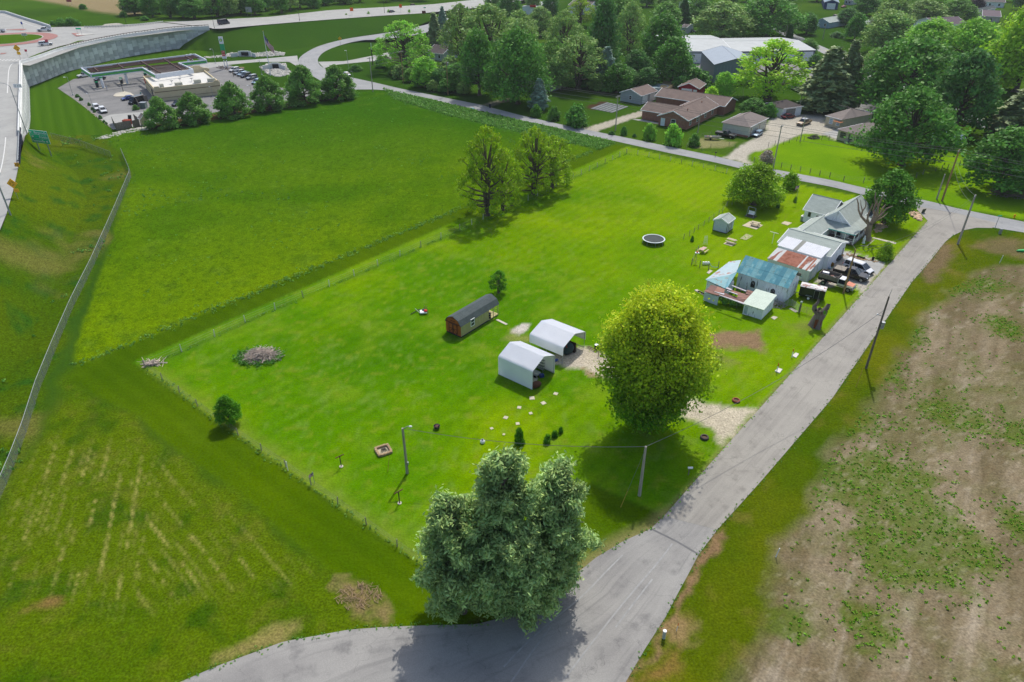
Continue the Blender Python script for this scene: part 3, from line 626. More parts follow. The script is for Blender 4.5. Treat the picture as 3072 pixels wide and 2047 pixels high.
def deciduous(seed, n=7000, leaf=.5, nb=46, rw=.36, h=1.0, low=.22, br=.3, spread=1., elong=1.3, gaps=1.0, trunk=.035, stems=1, top=.0, pw=.62):
    """unit-height tree: returns crown mesh, trunk mesh. width about 2*rw"""
    rs = np.random.RandomState(seed); blobs = []
    for i in range(nb):
        u = (i+.5)/nb; z = low+(1-low)*u**.85; t = (z-low)/(1-low)
        prof = math.sin(math.pi*min(1, max(.04, (t*.86+.14)**(.8+top))))**pw
        a = i*2.39996+rs.rand()*.9; q = prof*rw*spread*(1-br*.55)*(.45+.55*rs.rand()**.5)
        r = rw*br*(.7+.6*rs.rand())*(1.1-.35*t)
        blobs.append((q*math.cos(a), q*math.sin(a), z-r*.5, r, .72))
    P, d, cl = blob_points(blobs, int(n), rs)
    k = P[:, 2] > low*.5; P, d, cl = P[k], d[k], cl[k]
    v, f, c = leaves(P, d, leaf, rs, elong, clump=cl)
    cm = fastmesh('crown', v, f, LM['maple'], False, c)
    mb = MB(); 
    for s in range(stems):
        ang = s*2*math.pi/stems+rs.rand(); ox = .02*math.cos(ang)*(stems > 1); oy = .02*math.sin(ang)*(stems > 1)
        lean = .10 if stems > 1 else .015; pts = [Vector((ox+lean*math.cos(ang)*t**1.2, oy+lean*math.sin(ang)*t**1.2, t*.86)) for t in (0, .1, .25, .45, .7, .95)]
        mb.tube([pts[0]-Vector((0, 0, .01))]+pts, trunk/(1+.3*(stems-1)), 7, trunk*.12)
    mb.cyl((0, 0, -.01), (0, 0, .03), trunk*1.5, trunk*.95, 8)
    for i, b in enumerate(blobs):
        if i % 2 == 0:
            z0 = max(low*.6, b[2]*.62); a = Vector((0, 0, z0)); e = Vector(b[:3]); m_ = a.lerp(e, .5)+Vector((0, 0, -.02)); mb.tube([a, m_, e], trunk*.38, 4, trunk*.07)
    return cm, mb.mesh('trunk', BARK)
def conifer(seed, n=6000, leaf=.35, rw=.2, low=.08, droop=.25, power=.85, jag=.3, whorls=20, ragged=.0):
    rs = np.random.RandomState(seed); P = []; N = []; cl = []; mb = MB()
    mb.tube([Vector((0, 0, -.01)), Vector((0, 0, .3)), Vector((.004, 0, .7)), Vector((0, 0, .97))], .026, 7, .004)
    br = []
    for k in range(whorls):
        t = (k+.3)/whorls; z = low+(1-low)*t; R0 = rw*(1-t)**power*1.05+.012; m = 7 if t < .8 else 5
        for j in range(m):
            if rs.rand() < ragged: continue
            a = 2*math.pi*(j+.5*(k % 2))/m+rs.rand()*.5; L = R0*(1-jag*rs.rand()); br.append((a, z+rs.rand()*.02, L))
    tot = sum(b[2] for b in br)
    for a, z, L in br:
        m = max(6, int(n*L/tot)); u = rs.rand(m)**.6; w_ = .34*L*(1.05-u)*rs.normal(size=m)*.8+.008*rs.normal(size=m)
        ca, sa = math.cos(a), math.sin(a); x = u*L; zz = z-droop*L*u**1.3+.02*rs.normal(size=m)*.6
        P.append(np.stack([ca*x-sa*w_, sa*x+ca*w_, zz], 1)); N.append(np.tile([ca*.3, sa*.3, .9], (m, 1))); cl.append(np.full(m, 1+.2*(rs.rand()-.5)))
        e = Vector((ca*L*.8, sa*L*.8, z-droop*L*.7)); mb.tube([Vector((0, 0, z)), e], .006, 3, .002)
    P = np.concatenate(P); N = np.concatenate(N); cl = np.concatenate(cl)
    v, f, c = leaves(P, N, leaf, rs, 1.7, clump=cl)
    return fastmesh('crown', v, f, LM['spruce'], False, c), mb.mesh('trunk', BARK)
SHAPES = {}
def shape(key):
    if key in SHAPES: return SHAPES[key]
    f = {'round1': lambda: deciduous(1, 8000, .030, 46, .36, br=.30), 'round2': lambda: deciduous(2, 8000, .030, 52, .38, br=.27, low=.18), 'round3': lambda: deciduous(3, 7500, .032, 40, .34, br=.34, low=.2),
         'tall1': lambda: deciduous(4, 7500, .028, 44, .27, br=.36, low=.16), 'tall2': lambda: deciduous(5, 7000, .028, 38, .29, br=.34, low=.2, stems=2), 'airy1': lambda: deciduous(6, 5200, .022, 60, .36, br=.19, low=.26, stems=3),
         'airy2': lambda: deciduous(7, 5600, .023, 56, .34, br=.2, low=.2, stems=2), 'pear': lambda: deciduous(8, 9000, .034, 70, .46, br=.20, low=.08, top=-.15, pw=.85), 'wide': lambda: deciduous(9, 9000, .030, 60, .50, br=.24, low=.2),
         'bush1': lambda: deciduous(10, 3600, .08, 34, .5, br=.36, low=.03, trunk=.04, pw=.45), 'bush2': lambda: deciduous(11, 2400, .10, 20, .56, br=.42, low=.02, trunk=.04, stems=3), 'hedge': lambda: deciduous(12, 4200, .07, 30, .55, br=.45, low=.0, trunk=.03),
         'spruce1': lambda: conifer(13, 8000, .030, .17, .06), 'spruce2': lambda: conifer(14, 8000, .032, .23, .1, .15, .75, .35, 18, .12), 'column': lambda: conifer(15, 3500, .06, .12, .02, .1, .4, .15, 16),
         'willow1': lambda: deciduous(16, 4600, .021, 84, .42, br=.13, low=.10, stems=3, elong=1.6, pw=.5), 'willow2': lambda: deciduous(17, 4000, .022, 60, .42, br=.15, low=.12, stems=3, elong=1.6, pw=.5), 'oval': lambda: deciduous(18, 14000, .032, 40, .52, br=.30, low=.24, trunk=.05)}[key]
    SHAPES[key] = f(); return SHAPES[key]
def tree(key, lm, label, base, h, wd, name='tree', cat='tree', group=None, rz=None, lean=None):
    cm, tm = shape(key)
    if key not in RW:
        q = np.empty(len(cm.vertices)*3, np.float32); cm.vertices.foreach_get('co', q); q = q.reshape(-1, 3); RW[key] = float(np.percentile(np.hypot(q[:, 0], q[:, 1]), 97))
    rw0 = RW[key]
    r = thing(name, label, cat, base, R.random()*6.28 if rz is None else rz, group); s = wd/2/rw0; r.scale = (s, s, h)
    if lean: r.rotation_euler = (lean[0], lean[1], r.rotation_euler[2])
    t = link(bpy.data.objects.new('trunk', tm), r)
    c = link(bpy.data.objects.new('crown', cm), r); c.material_slots[0].link = 'OBJECT'; c.material_slots[0].material = LM[lm]
    return r
RW = {}
def ptree(key, lm, label, bx, by, ty, wpx, z=0., **k):
    b = W(bx, by, z); h = max(.6, height_to(b, ty)-z) ; m = (CAMH-z)/(FPX*ST+((by*.45+ty*.55)-1023.5)*CT)*.93
    return tree(key, lm, label, b, h, wpx*min(m, (CAMH-z)/(FPX*ST+(by-1023.5)*CT)*1.05), **k)
TR = [
 # gas station row
 ('pear','pear','green shade tree at the left end of the row behind the beige store',492,385,290,98),
 ('pear','pear','second tree of the row behind the beige store, beside the black suv',585,370,277,100),
 ('pear','pear','third shade tree of the row, in front of the right corner of the beige store',705,350,245,102),
 ('pear','pear','fourth shade tree of the row, before the riprap culvert',810,330,228,104),
 ('pear','pear','fifth shade tree of the row, between the culvert and the ring road',917,312,195,106),
 ('pear','pear','sixth shade tree of the row, nearest the street',1015,298,195,106),
 # street north side
 ('round1','maple','big dark green maple beside the wooden pole with bare limbs showing',1438,286,90,112),
 ('wide','maple','widest dark green maple behind the black bin by the street',1554,312,86,195),
 ('airy1','airy','grey green airy tree behind the blue spruce and garden plot',1735,268,100,165),
 ('airy2','airy','pale airy tree behind the two dark maples',1470,215,12,190),
 ('airy1','airy','tall pale tree with thin crown beside the highway junction',1385,205,10,120),
 ('willow1','fresh','light green willow by the side drive of the ring road',1215,212,62,170),
 ('round3','fresh','light green young tree behind the paired street poles',1278,262,170,84),
 ('spruce1','spruce','near-black spruce in front of the highway junction',1306,156,38,56),
 ('spruce1','blue','small grey blue spruce behind the near-black spruce',1331,138,20,44),
 ('round2','maple','dark bushy tree right of the street pole with wires',1375,272,190,96),
 ('round3','dark','dark bushy tree left of the street pole with wires',1322,268,205,60),
 ('spruce2','blue','blue spruce beside the small garage near the street',1617,330,235,60),
 ('tall1','dark','tallest dark green column-shaped tree left of the grey warehouses',1805,242,-8,98),
 ('airy2','airy','tall thin-leaved tree with bare trunks left of the warehouses',1885,190,5,95),
 ('round1','maple','green tree directly left of the white-roofed warehouse',1980,218,44,128),
 ('round3','maple','leafy tree overlapping the corner of the white warehouse roof',2012,252,110,112),
 ('round2','dark','dark thicket tree behind the pool',1905,245,150,96),
 ('spruce2','blue','grey blue conifer in the thicket left of the gray garage',1815,266,140,76),
 ('round3','maple','low tree between the garden plot and the pool deck',1850,278,190,90),
 ('bush2','maple','leafy green bush tree behind the red garage',2082,264,203,92),
 ('round3','fresh','pale green small tree before the tall grey metal building',2169,290,216,66),
 ('bush1','lime','yellow green shrub at the right end of the red garage',2132,304,262,50),
 ('airy2','lime','bright yellow green tree in front of the long grey warehouse',2302,300,120,205),
 ('round2','maple','dark tree cluster under the bright yellow green tree',2255,345,295,86),
 ('bush2','maple','bush against the dark-roofed white garage',2306,352,310,44),
 ('spruce2','spruce','broad dark conifer beside the grey pole and tan houses',2466,334,140,150),
 ('spruce2','spruce','narrow leaning conifer right of the broad dark conifer',2522,328,120,96),
 ('wide','maple','huge spreading green tree behind the tan houses',2705,345,112,290),
 ('round2','dark','very dark rounded tree right of the tan houses',2858,405,150,185),
 ('wide','maple','large spreading maple on the bright lawn behind the fence',2704,496,266,262),
 ('round2','maple','big green tree behind the corner pole with many wires',2985,575,385,205),
 ('spruce2','spruce','grey green pine at the right edge above the back road',3040,425,262,180),
 ('round1','lime','tall yellow green tree in the top right corner with dark trunk',3046,276,-10,190),
 ('round2','lime','yellow green tree left of the tall corner one, over the mown lawn',2972,267,120,150),
 ('wide','fresh','yellow green spreading tree before the far brown shed',2890,215,56,190),
 ('round1','fresh','light green tree before the far white gable',2775,190,58,150),
 ('round3','airy','pale tree directly behind the huge spreading one',2650,160,30,130),
 ('round2','airy','tall dusty green tree left of centre among the far houses',2160,118,4,160),
 ('wide','maple','wide dark tree beside the bend of the back road',2300,112,-18,190),
 ('spruce1','dark','dark narrow spruce behind the warehouses',2047,78,-8,50),
 ('round1','pear','blue green tree beside the narrow far spruce',1992,92,5,90),
 ('column','dark','clipped dark arborvitae beside the back road',2366,123,74,22),
 ('round3','maple','tree beside the parked white utility truck',2418,104,38,64),
 ('round1','dark','dark tree behind the small blue house',2537,78,24,62),
 ('round3','maple','cone-like tree on the lawn across the back road',2562,120,38,56),
 ('tall2','maple','tall tree right of the blue garage',2596,48,-26,74),
 ('round2','airy','hazy light tree in the middle of the far neighbourhood',2665,112,-10,120),
 ('round1','airy','hazy round tree behind the spreading yellow green one',2765,75,0,120),
 ('round2','pear','hazy dark-centred tree left of the purple-leaved one',2862,72,-4,110),
 ('round3','purple','purple-leaved tree near the top right sheds',2925,36,-8,46),
 ('round2','airy','pale tree above the red restaurant sign',1620,108,20,84),
 ('airy1','airy','grey green tree right of the red restaurant sign',1690,190,30,120),
 ('airy1','willow','yellowish tree along the highway frontage',1740,80,-4,90),
 ('airy2','airy','thin tree in front of the car dealer lot',1560,160,30,110),
 ('round2','fresh','green tree left of the tallest dark column tree',1775,215,95,95),
 ('airy2','airy','drab green tree between the two maples and the highway',1560,235,60,130),
 ('airy1','pear','dusty green tree behind the small garage roof',1660,255,120,120),
 ('round3','airy','round-topped tree next to the blue spruce',1680,270,160,80),
 ('round1','pear','large tree left of the tall thin-leaved one',1850,120,-10,120),
 ('round2','pear','tree above the far brick house roof',2090,70,-15,90),
 # hot fence line
 ('willow1','willow','tallest olive yellow locust at the left end of the fence line trees',1462,646,380,165),
 ('willow2','willow','small forked olive tree second along the pasture fence',1508,630,448,120),
 ('willow1','willow','third fence line tree with a tall dead-topped trunk',1602,582,384,150),
 ('willow2','willow','rightmost fence line tree with twin leaning trunks',1655,563,408,140),
 # yard
 ('oval','yard','rounded shade tree over the yard swing beside the white shed',2260,614,494,164),
 ('bush2','yard','small vase-shaped tree by the street in the yard',2368,568,518,50),
 ('round2','magnolia','dense dark evergreen tree beside the farmhouse',2650,668,510,134),
 ('airy2','hero2','young small tree behind the brown barn-roofed shed',1496,879,812,58),
 ('round1','hero2','round-headed bush tree on the lower left fence line',692,1272,1192,78),
]
TREES = {}
for t_ in TR:
    TREES[t_[2]] = ptree(*t_)
# clumps and shrubs
SH = [('hedge','yard','large clipped round bush beside the driveway',2652,776,730,52),('bush2','purpleb','pale dead-looking weeping bush behind the roadside fence',2298,486,451,48),
 ('bush1','maple','dark shrub at the foot of the blue spruce',1608,350,315,38),('bush1','pear','rounded shrub on the lawn left of the blossoming one',1661,360,320,40),
 ('bush2','maple','big shrub with pale blossoms beside the street',1728,378,314,80),('bush1','maple','small round shrub near the brick house drive',1871,405,380,24),
 ('bush2','fresh','light green shrub before the brick house front',1948,418,370,40),('bush2','fresh','largest light green bush on the brick house lawn',2018,434,372,54),
 ('bush1','pear','drooping bush beside the junk boat',2082,438,402,38),('hedge','maple','long clipped hedge by the side drive',1068,213,194,44),('round3','maple','rounded tree above the clipped hedge',1146,202,170,44),
 ('bush1','dark','tiny low shrub by the street pole base',1835,404,394,22),('bush1','dark','small dark bush between the round shrub and the light one',1903,411,402,14),
 ('bush2','dark','dark hedge bush on the lawn beyond the back road',2512,113,96,44),('bush1','pear','bush at the left corner of the brick house',1941,356,340,18),
 ('round3','fresh','light green tree beside the right edge road',3056,460,420,60),('bush2','yard','little potted-looking shrub below the yard flag',2385,606,590,14),
 ('bush1','hero2','vine-covered arbor bush on the lawn right of the white urn',1558,1332,1286,34),('bush2','hero2','leafy flower clump at the left end of the lawn bed',1642,1327,1305,26),
 ('bush2','hero2','leafy flower clump in the middle of the lawn bed',1664,1310,1292,22),('bush2','hero2','small flower clump at the right end of the lawn bed',1682,1298,1281,18),
 ('bush1','magnolia','small dark shrub by the gateway of the yard fence',2076,724,708,11),('bush1','magnolia','spiky shrub on the lawn under the shade tree',2333,624,607,12)]
for t_ in SH: ptree(*t_, name='shrub', cat='shrub')
for i, (bx, by, ty, wp) in enumerate(((233,292,283,14),(244,302,292,12),(268,318,308,10),(277,330,322,9),(284,338,329,9),(302,357,346,12),(313,368,360,8),(320,374,366,8))):
    ptree('bush1', 'dark', 'clipped shrub in the gravel border of the fuel station lot', bx, by, ty, wp, name='shrub', cat='shrub', group='shrubs along the parking lot border')
ptree('hedge', 'pear', 'clipped mound of shrub beside the grey utility box', 408, 330, 315, 22, name='shrub', cat='shrub')
# woods beyond the highway (single trees)
rs_ = np.random.RandomState(5)
front = [(415,50),(455,55),(500,54),(545,56),(590,57),(635,53),(680,50),(730,46),(780,44),(830,40),(880,36),(930,32),(985,26),(1040,20),(1095,14),(1150,9),(1200,5),(1260,0)]
for r_ in range(4):
    for i, (fx, fy) in enumerate(front):
        bx = fx+rs_.uniform(-18, 18)+r_*8; by = fy-r_*13-rs_.uniform(0, 6)
        if r_ and by < -34: continue
        z = 8 if bx < 900 else 6.0
        b = W(bx, by, z); hh = rs_.uniform(13, 19)*(.75 if r_ == 0 else 1); ww = rs_.uniform(9, 14)
        tree(['round1','round2','tall2','round3','airy2'][rs_.randint(5)], ['maple','pear','dark','airy','maple'][rs_.randint(5)], 'leafy tree in the wood along the far side of the highway', b, hh, ww, group='trees of the highway wood')
for (bx, by, ty, wp) in ((185,77,55,36),(215,77,53,38),(235,78,60,24),(160,75,62,22),(250,28,12,22),(372,52,34,22),(435,62,48,26)):
    ptree('bush2', 'maple', 'bush on the grassy slope behind the roundabout', bx, by, ty, wp, z=8, name='shrub', cat='shrub', group='bushes behind the roundabout')
for (bx, by, ty) in ((974,61,48),(1040,54,40),(1106,48,34),(1228,39,28),(1166,41,28)):
    ptree('airy2', 'fresh', 'newly planted sapling on the highway verge', bx, by, ty, 9, z=4.5, group='saplings along the highway')
# far neighbourhood filler trees
k_ = 0
for (bx, by) in ((1480,35),(1530,60),(1600,40),(1650,60),(1790,30),(1880,25),(1940,20),(2000,25),(2060,10),(2110,20),(2190,15),(2240,5),(2360,10),(2400,-5),(2450,5),(2640,5),(2700,15),(2740,-5),(2800,5),(2850,-5),(2900,-8),(2960,-10),(3010,5),(3060,30),(2990,-30),(3050,-25),(2600,-30),(2500,-35),(2350,-30),(2200,-30),(2050,-35),(1900,-30),(1700,-20),(2830,-40),(2700,-45)):
    hh = rs_.uniform(11, 17); tree(['round1','round2','tall1','round3'][k_ % 4], ['pear','maple','airy','dark','fresh'][k_ % 5], 'hazy tree at the top edge of the far neighbourhood', W(bx, by), hh, rs_.uniform(10, 15), group='trees at the top edge'); k_ += 1
for (bx, by, hh) in ((1200,235,5),(1235,245,5),(1262,262,4),(1300,275,4),(1340,280,5),(1390,283,4.5),(1180,225,3.5),(1480,262,7),(1520,270,7),(1620,270,8),(1700,265,7),(1760,262,7),(1795,275,6),(1880,262,7),(1940,262,7),(2040,270,5),(1430,240,8),(1590,250,9),(2600,300,7),(2650,285,8),(2500,250,7),(2560,240,8),(2760,300,7),(2300,215,0),(2440,210,6),(2620,215,9),(2680,225,9),(2420,165,7),(2760,240,9),(2830,250,9),(2900,280,8),(1350,235,8)):
    if hh: tree(['bush2','round2','round3'][int(bx) % 3], ['maple','pear','dark','airy'][int(by) % 4], 'undergrowth tree in the thickets along the street', W(bx, by), hh, hh*1.25, name='understory_tree', group='undergrowth trees')

# ---- the big yellow-green maple
def hero_maple():
    b = W(1948,1285); h = height_to(b, 893); rs = np.random.RandomState(77); r = thing('maple_tree', 'big round maple in bright spring leaf shading the gravel drive', 'tree', b)
    blobs = []
    for i in range(430):
        u = (i+.5)/430; z = h*(.10+.88*u); t = u; rad = 5.8*(math.sin(math.pi*min(1, t*.84+.07))**.62)*(1+.19*math.sin(2*i*2.39996+5*t)+.15*math.sin(3*i*2.39996-9*t+1))
        a = i*2.39996+rs.rand()*.7; q = rad*(.25+.70*rs.rand()**.42); rr = .92*(.6+.7*rs.rand()); blobs.append((q*math.cos(a)*.96-.5*(1-t), q*math.sin(a)*.9, z, rr, .8))
    P, d, cl = blob_points(blobs, 66000, rs, .15, .55); k = P[:, 2] > 1.0; P, d, cl = P[k], d[k], cl[k]
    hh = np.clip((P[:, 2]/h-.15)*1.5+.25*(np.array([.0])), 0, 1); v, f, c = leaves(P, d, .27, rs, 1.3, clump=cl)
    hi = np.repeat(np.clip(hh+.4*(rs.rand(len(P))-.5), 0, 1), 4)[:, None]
    c[:, :3] = c[:, :3]*(np.array(C(78,128,14, 1))*(1-hi)+np.array(C(164,178,34, 1))*hi)*1.95  # leaves brighten with height; treetop light put into their colour
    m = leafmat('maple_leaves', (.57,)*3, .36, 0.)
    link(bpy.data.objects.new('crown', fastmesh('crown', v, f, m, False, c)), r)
    mb = MB(); mb.tube([Vector((0, 0, -.2)), Vector((0, 0, 1)), Vector((.1, 0, 4)), Vector((0, .1, 8)), Vector((0, 0, 13)), Vector((.2, 0, h*.9))], .5, 9, .08)
    for i, bl in enumerate(blobs):
        if i % 2 == 0:
            e = Vector(bl[:3]); a = Vector((0, 0, max(1.6, e.z*.55))); mb.tube([a, a.lerp(e, .5)+Vector((0, 0, -.3)), e], .13, 5, .03)
    mb.build('trunk', BARKL, r)
hero_maple()
# ---- the foreground white pines
def hero_pine(bx, by, ty, rmax, seed, label, lean=(0, 0), n=30000):
    b = W(bx, by); h = height_to(b, ty); rs = np.random.RandomState(seed); r = thing('pine_tree', label, 'pine tree', b); P = []; N = []; cl = []; mb = MB()
    mb.tube([Vector((0, 0, -.2)), Vector((0, 0, h*.3)), Vector((lean[0]*.5, lean[1]*.5, h*.65)), Vector((lean[0], lean[1], h*.98))], .42, 8, .05); br = []
    nw = 15
    for k in range(nw):
        t = (k+.2)/nw; z = h*(.10+.88*t); R0 = .88*rmax*(1-t**1.5)**.6*(.55+.45*min(1, t*4+.3))+.5
        for j in range(6 if t < .75 else 4):
            a = 2*math.pi*(j+.5*(k % 2))/6+rs.rand()*.9; br.append((a, z+rs.rand()*.5, R0*(.55+.5*rs.rand())))
    tot = sum(q[2] for q in br)
    for a, z, L in br:
        tz = z/h; ox, oy = lean[0]*tz, lean[1]*tz; ca, sa = math.cos(a), math.sin(a); up = .10*L*(tz-.1)*2
        mb.tube([Vector((ox, oy, z)), Vector((ox+ca*L*.5, oy+sa*L*.5, z+up*.4-.1)), Vector((ox+ca*L*.95, oy+sa*L*.95, z+up))], .09, 4, .02)
        # tufts along the branch
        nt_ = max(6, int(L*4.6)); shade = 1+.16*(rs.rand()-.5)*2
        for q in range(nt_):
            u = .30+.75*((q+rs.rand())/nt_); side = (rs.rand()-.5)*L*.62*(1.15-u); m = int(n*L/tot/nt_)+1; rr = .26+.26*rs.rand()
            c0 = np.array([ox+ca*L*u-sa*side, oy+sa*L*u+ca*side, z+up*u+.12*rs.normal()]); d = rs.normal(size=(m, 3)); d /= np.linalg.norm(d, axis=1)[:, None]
            P.append(c0+d*rr*np.array([1, 1, .5])*(.3+.8*rs.rand(m)**.6)[:, None]); N.append(d*.5+np.array([0, 0, .75])); cl.append(np.full(m, shade*(.62+.5*min(1, u))*(1+.2*(rs.rand()-.5)*2)))  # tufts darken toward the trunk; crown shade put into their colour
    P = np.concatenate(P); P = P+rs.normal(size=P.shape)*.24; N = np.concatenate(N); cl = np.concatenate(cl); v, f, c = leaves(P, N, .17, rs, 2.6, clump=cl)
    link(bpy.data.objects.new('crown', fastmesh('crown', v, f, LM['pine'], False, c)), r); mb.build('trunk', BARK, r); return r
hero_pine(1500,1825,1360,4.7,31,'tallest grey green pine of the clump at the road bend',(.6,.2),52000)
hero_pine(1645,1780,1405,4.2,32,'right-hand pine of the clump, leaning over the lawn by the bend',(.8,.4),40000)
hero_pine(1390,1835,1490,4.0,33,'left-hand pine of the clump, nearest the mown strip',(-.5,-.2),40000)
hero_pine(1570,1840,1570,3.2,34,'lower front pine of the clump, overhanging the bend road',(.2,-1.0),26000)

# ---- ground cover: weeds in the crop field, tall grass tufts, ditch weeds
def scatter(name, pts, size, leaf, per, m, label, seed=1, flat=.6):
    rs = np.random.RandomState(seed); pts = np.array(pts); n = len(pts); s = size*(.5+rs.rand(n)); k = np.repeat(np.arange(n), per)
    d = rs.normal(size=(n*per, 3)); d[:, 2] = np.abs(d[:, 2]); d /= np.linalg.norm(d, axis=1)[:, None]
    P = pts[k]+d*np.array([1, 1, flat])*(s[k]*(.3+.7*rs.rand(n*per)))[:, None]; v, f, c = leaves(P, d, leaf, rs, 1.4, clump=(1+.3*(rs.rand(n)-.5))[k])
    o = link(bpy.data.objects.new(name, fastmesh(name, v, f, m, False, c))); tag(o, label, None, None, 'stuff'); return o
def in_poly(x, y, poly): return sdf(x, y, poly) < 0
rs = np.random.RandomState(3)
x = rs.uniform(25, 190, 60000); y = rs.uniform(30, 150, 60000); wz = np.zeros(len(x))
for q in WEEDBLOBS: wz = np.maximum(wz, np.clip(1.15-np.hypot((x-q[0])/q[2], (y-q[1])/q[3]), 0, 1))
gp = fbm(x, y, 24, 51); dens = np.clip(wz*1.3, 0, 1)*1.0+np.clip((gp-.36)*3, 0, 1)*.2+.014
k = (rs.rand(len(x)) < dens) & in_poly(x, y, CROP)
scatter('weeds', np.stack([x[k], y[k], .05+0*x[k]], 1), .19, .15, 8, LM['weed'], 'broad-leaved weeds scattered over the bare crop field', 4)
x = rs.uniform(-150, 25, 60000); y = rs.uniform(60, 320, 60000); g = fbm(x, y, 12, 60)
k = in_poly(x, y, MEADOW) & (rs.rand(len(x)) < np.clip((g-.55)*1.0, .004, .2))
scatter('tall_grass', np.stack([x[k], y[k], .2+0*x[k]], 1), .3, .2, 6, LM['dark'], 'tufts of tall grass and weeds in the meadow', 5, .5)
k = in_poly(x, y, ROADWEED) & (rs.rand(len(x)) < .75)
k2 = np.nonzero(in_poly(x, y, ROADWEED))[0]; xr = rs.uniform(-60, 45, 40000); yr = rs.uniform(150, 290, 40000); k = in_poly(xr, yr, ROADWEED)
scatter('roadside_weeds', np.stack([xr[k], yr[k], .3+0*xr[k]], 1)[:6500], .6, .34, 6, LM['pear'], 'rank green weeds along the street edge of the meadow', 6, .8)
x = rs.uniform(-140, -40, 50000); y = rs.uniform(40, 210, 50000); g = fbm(x, y, 9, 66)
k = in_poly(x, y, DITCH) & (rs.rand(len(x)) < np.clip((g-.55)*1.2, .004, .3))
zz = np.where(sdf(x, y, GP((91,390),(140,440),(230,520),(262,600),(225,700),(165,850),(90,1010),(-40,1230),(-300,1600),(-900,1600),(-900,300))) < 0, 1, 0)
k &= zz == 0
scatter('ditch_weeds', np.stack([x[k], y[k], .2+0*x[k]], 1), .5, .26, 8, LM['maple'], 'dark weeds growing in the roadside ditch', 7)
mp_ = [MEADOW[-1]]; mline = resample(GP((1780,455),(1641,514),(1535,559),(1429,609),(1280,672),(597,952),(436,1021),(350,1054),(237,1097)), 1500)[0]
scatter('meadow_edge_grass', [(p.x+rs.normal()*.6-.4, p.y+rs.normal()*.6+.4, .08) for p in mline if rs.rand() < .55], .28, .2, 6, LM['pear'], 'unmown grass edge of the meadow along the mown strip', 8, .8)
fl_ = resample(GP((437,1108),(500,1150),(700,1300),(900,1442),(1100,1580),(1297,1716)), 500)[0]+resample(GP((437,1103),(560,1049),(731,970),(1100,812),(1380,692),(1540,630),(1700,545),(1880,462),(2000,483),(2190,524)), 900)[0]
scatter('fence_line_grass', [(p.x+rs.normal()*.25, p.y+rs.normal()*.25, .08) for p in fl_ if rs.rand() < .38], .16, .13, 6, LM['pear'], 'untrimmed grass growing along the wire fence', 9, .9)

def edge_grass(name, label, line, n, m, s1=.14, seed=30, side=.18):
    rs = np.random.RandomState(seed); P = resample(line, n)[0]; scatter(name, [(p.x+rs.normal()*side, p.y+rs.normal()*side, .05) for p in P if rs.rand() < .33], s1, .10, 6, m, label, seed, .5)
edge_grass('road_edge_grass', 'ragged grass creeping over the right edge of the front road', fr, 700, LM['pear'], seed=31); edge_grass('road_edge_grass', 'ragged grass creeping over the lot edge of the front road', fl, 700, LM['fresh'], seed=32)
edge_grass('road_edge_grass', 'grass and litter on the outer edge of the bend road', lowR[:9], 300, LM['pear'], seed=33); edge_grass('road_edge_grass', 'grass creeping over the inner edge of the bend road', lowL[:15], 520, LM['pear'], seed=34)
# ================================================================ BUILDINGS
TILES.update({'f':(2280,570,9.8),'g':(2440,570,9.8),'h':(2280,690,8.2536),'j':(2100,760,7.84),'k':(2430,700,8.7125)})
WHITE = mat('white_paint', (.80,.83,.86), .6, var=.06, scale=.8, fine=.04); WHITEM = mat('white_metal', (.82,.83,.85), .45, var=.03, scale=.6); GLASS = mat('window_glass', (.03,.04,.05), .12, var=.2, scale=2, spec=.6)
SHING = mat('grey_shingle', C(172,182,174), .9, var=.12, scale=.7, fine=.12, bump=.3, stretch=(1,3,3)); SHINGB = mat('brown_shingle', C(122,106,98), .9, var=.14, scale=.6, fine=.14, bump=.3)
SHINGT = mat('tan_shingle', C(138,128,122), .9, var=.08, scale=.8, fine=.12, bump=.3); SHINGD = mat('dark_shingle', C(84,76,74), .9, var=.12, scale=.7, fine=.12, bump=.3); SHINGG = mat('charcoal_shingle', C(84,94,94), .9, var=.12, scale=.8, fine=.16, bump=.4)
BRK = mat('brown_brick', C(166,116,98), .9, var=.15, scale=1.5, fine=.25, bump=.4, rnd=.12); TANB = mat('tan_brick', C(204,194,166), .9, var=.08, scale=1, fine=.12, bump=.3); GREYS = mat('grey_siding', C(178,184,190), .7, var=.05, scale=1)
REDP = mat('barn_red', C(156,34,46), .75, var=.1, scale=1); DTRIM = mat('dark_trim', C(48,44,48), .7); TRIM = mat('trim_white', (.84,.85,.86), .55, var=.04); CONCG = mat('pale_concrete', C(205,198,180), .9, var=.1, scale=1.5, fine=.08, bump=.2)
TEALT = mat('teal_paint', C(96,178,172), .6, var=.1); WOODG = mat('grey_wood', C(128,120,110), .9, var=.22, scale=2, fine=.1, stretch=(4,4,.5), bump=.4); WOODY = mat('treated_wood', C(196,186,134), .85, var=.15, scale=2, stretch=(5,5,.6))
WOODR = mat('red_stained_wood', C(186,100,44), .7, var=.14, scale=2.5, stretch=(4,4,.6)); RUSTM = mat('rusty_brown_metal', C(150,108,96), .8, var=.18, scale=1.1, fine=.12); BLK = mat('black_paint', C(26,26,32), .5, var=.1)
METG = mat('galvanised', C(170,176,180), .4, metal=.4, var=.1, scale=2); STEELR = mat('steel_roof', C(150,164,178), .45, var=.05, scale=.5); WHROOF = mat('white_roof_sheet', C(174,180,180), .6, var=.08, scale=.3)
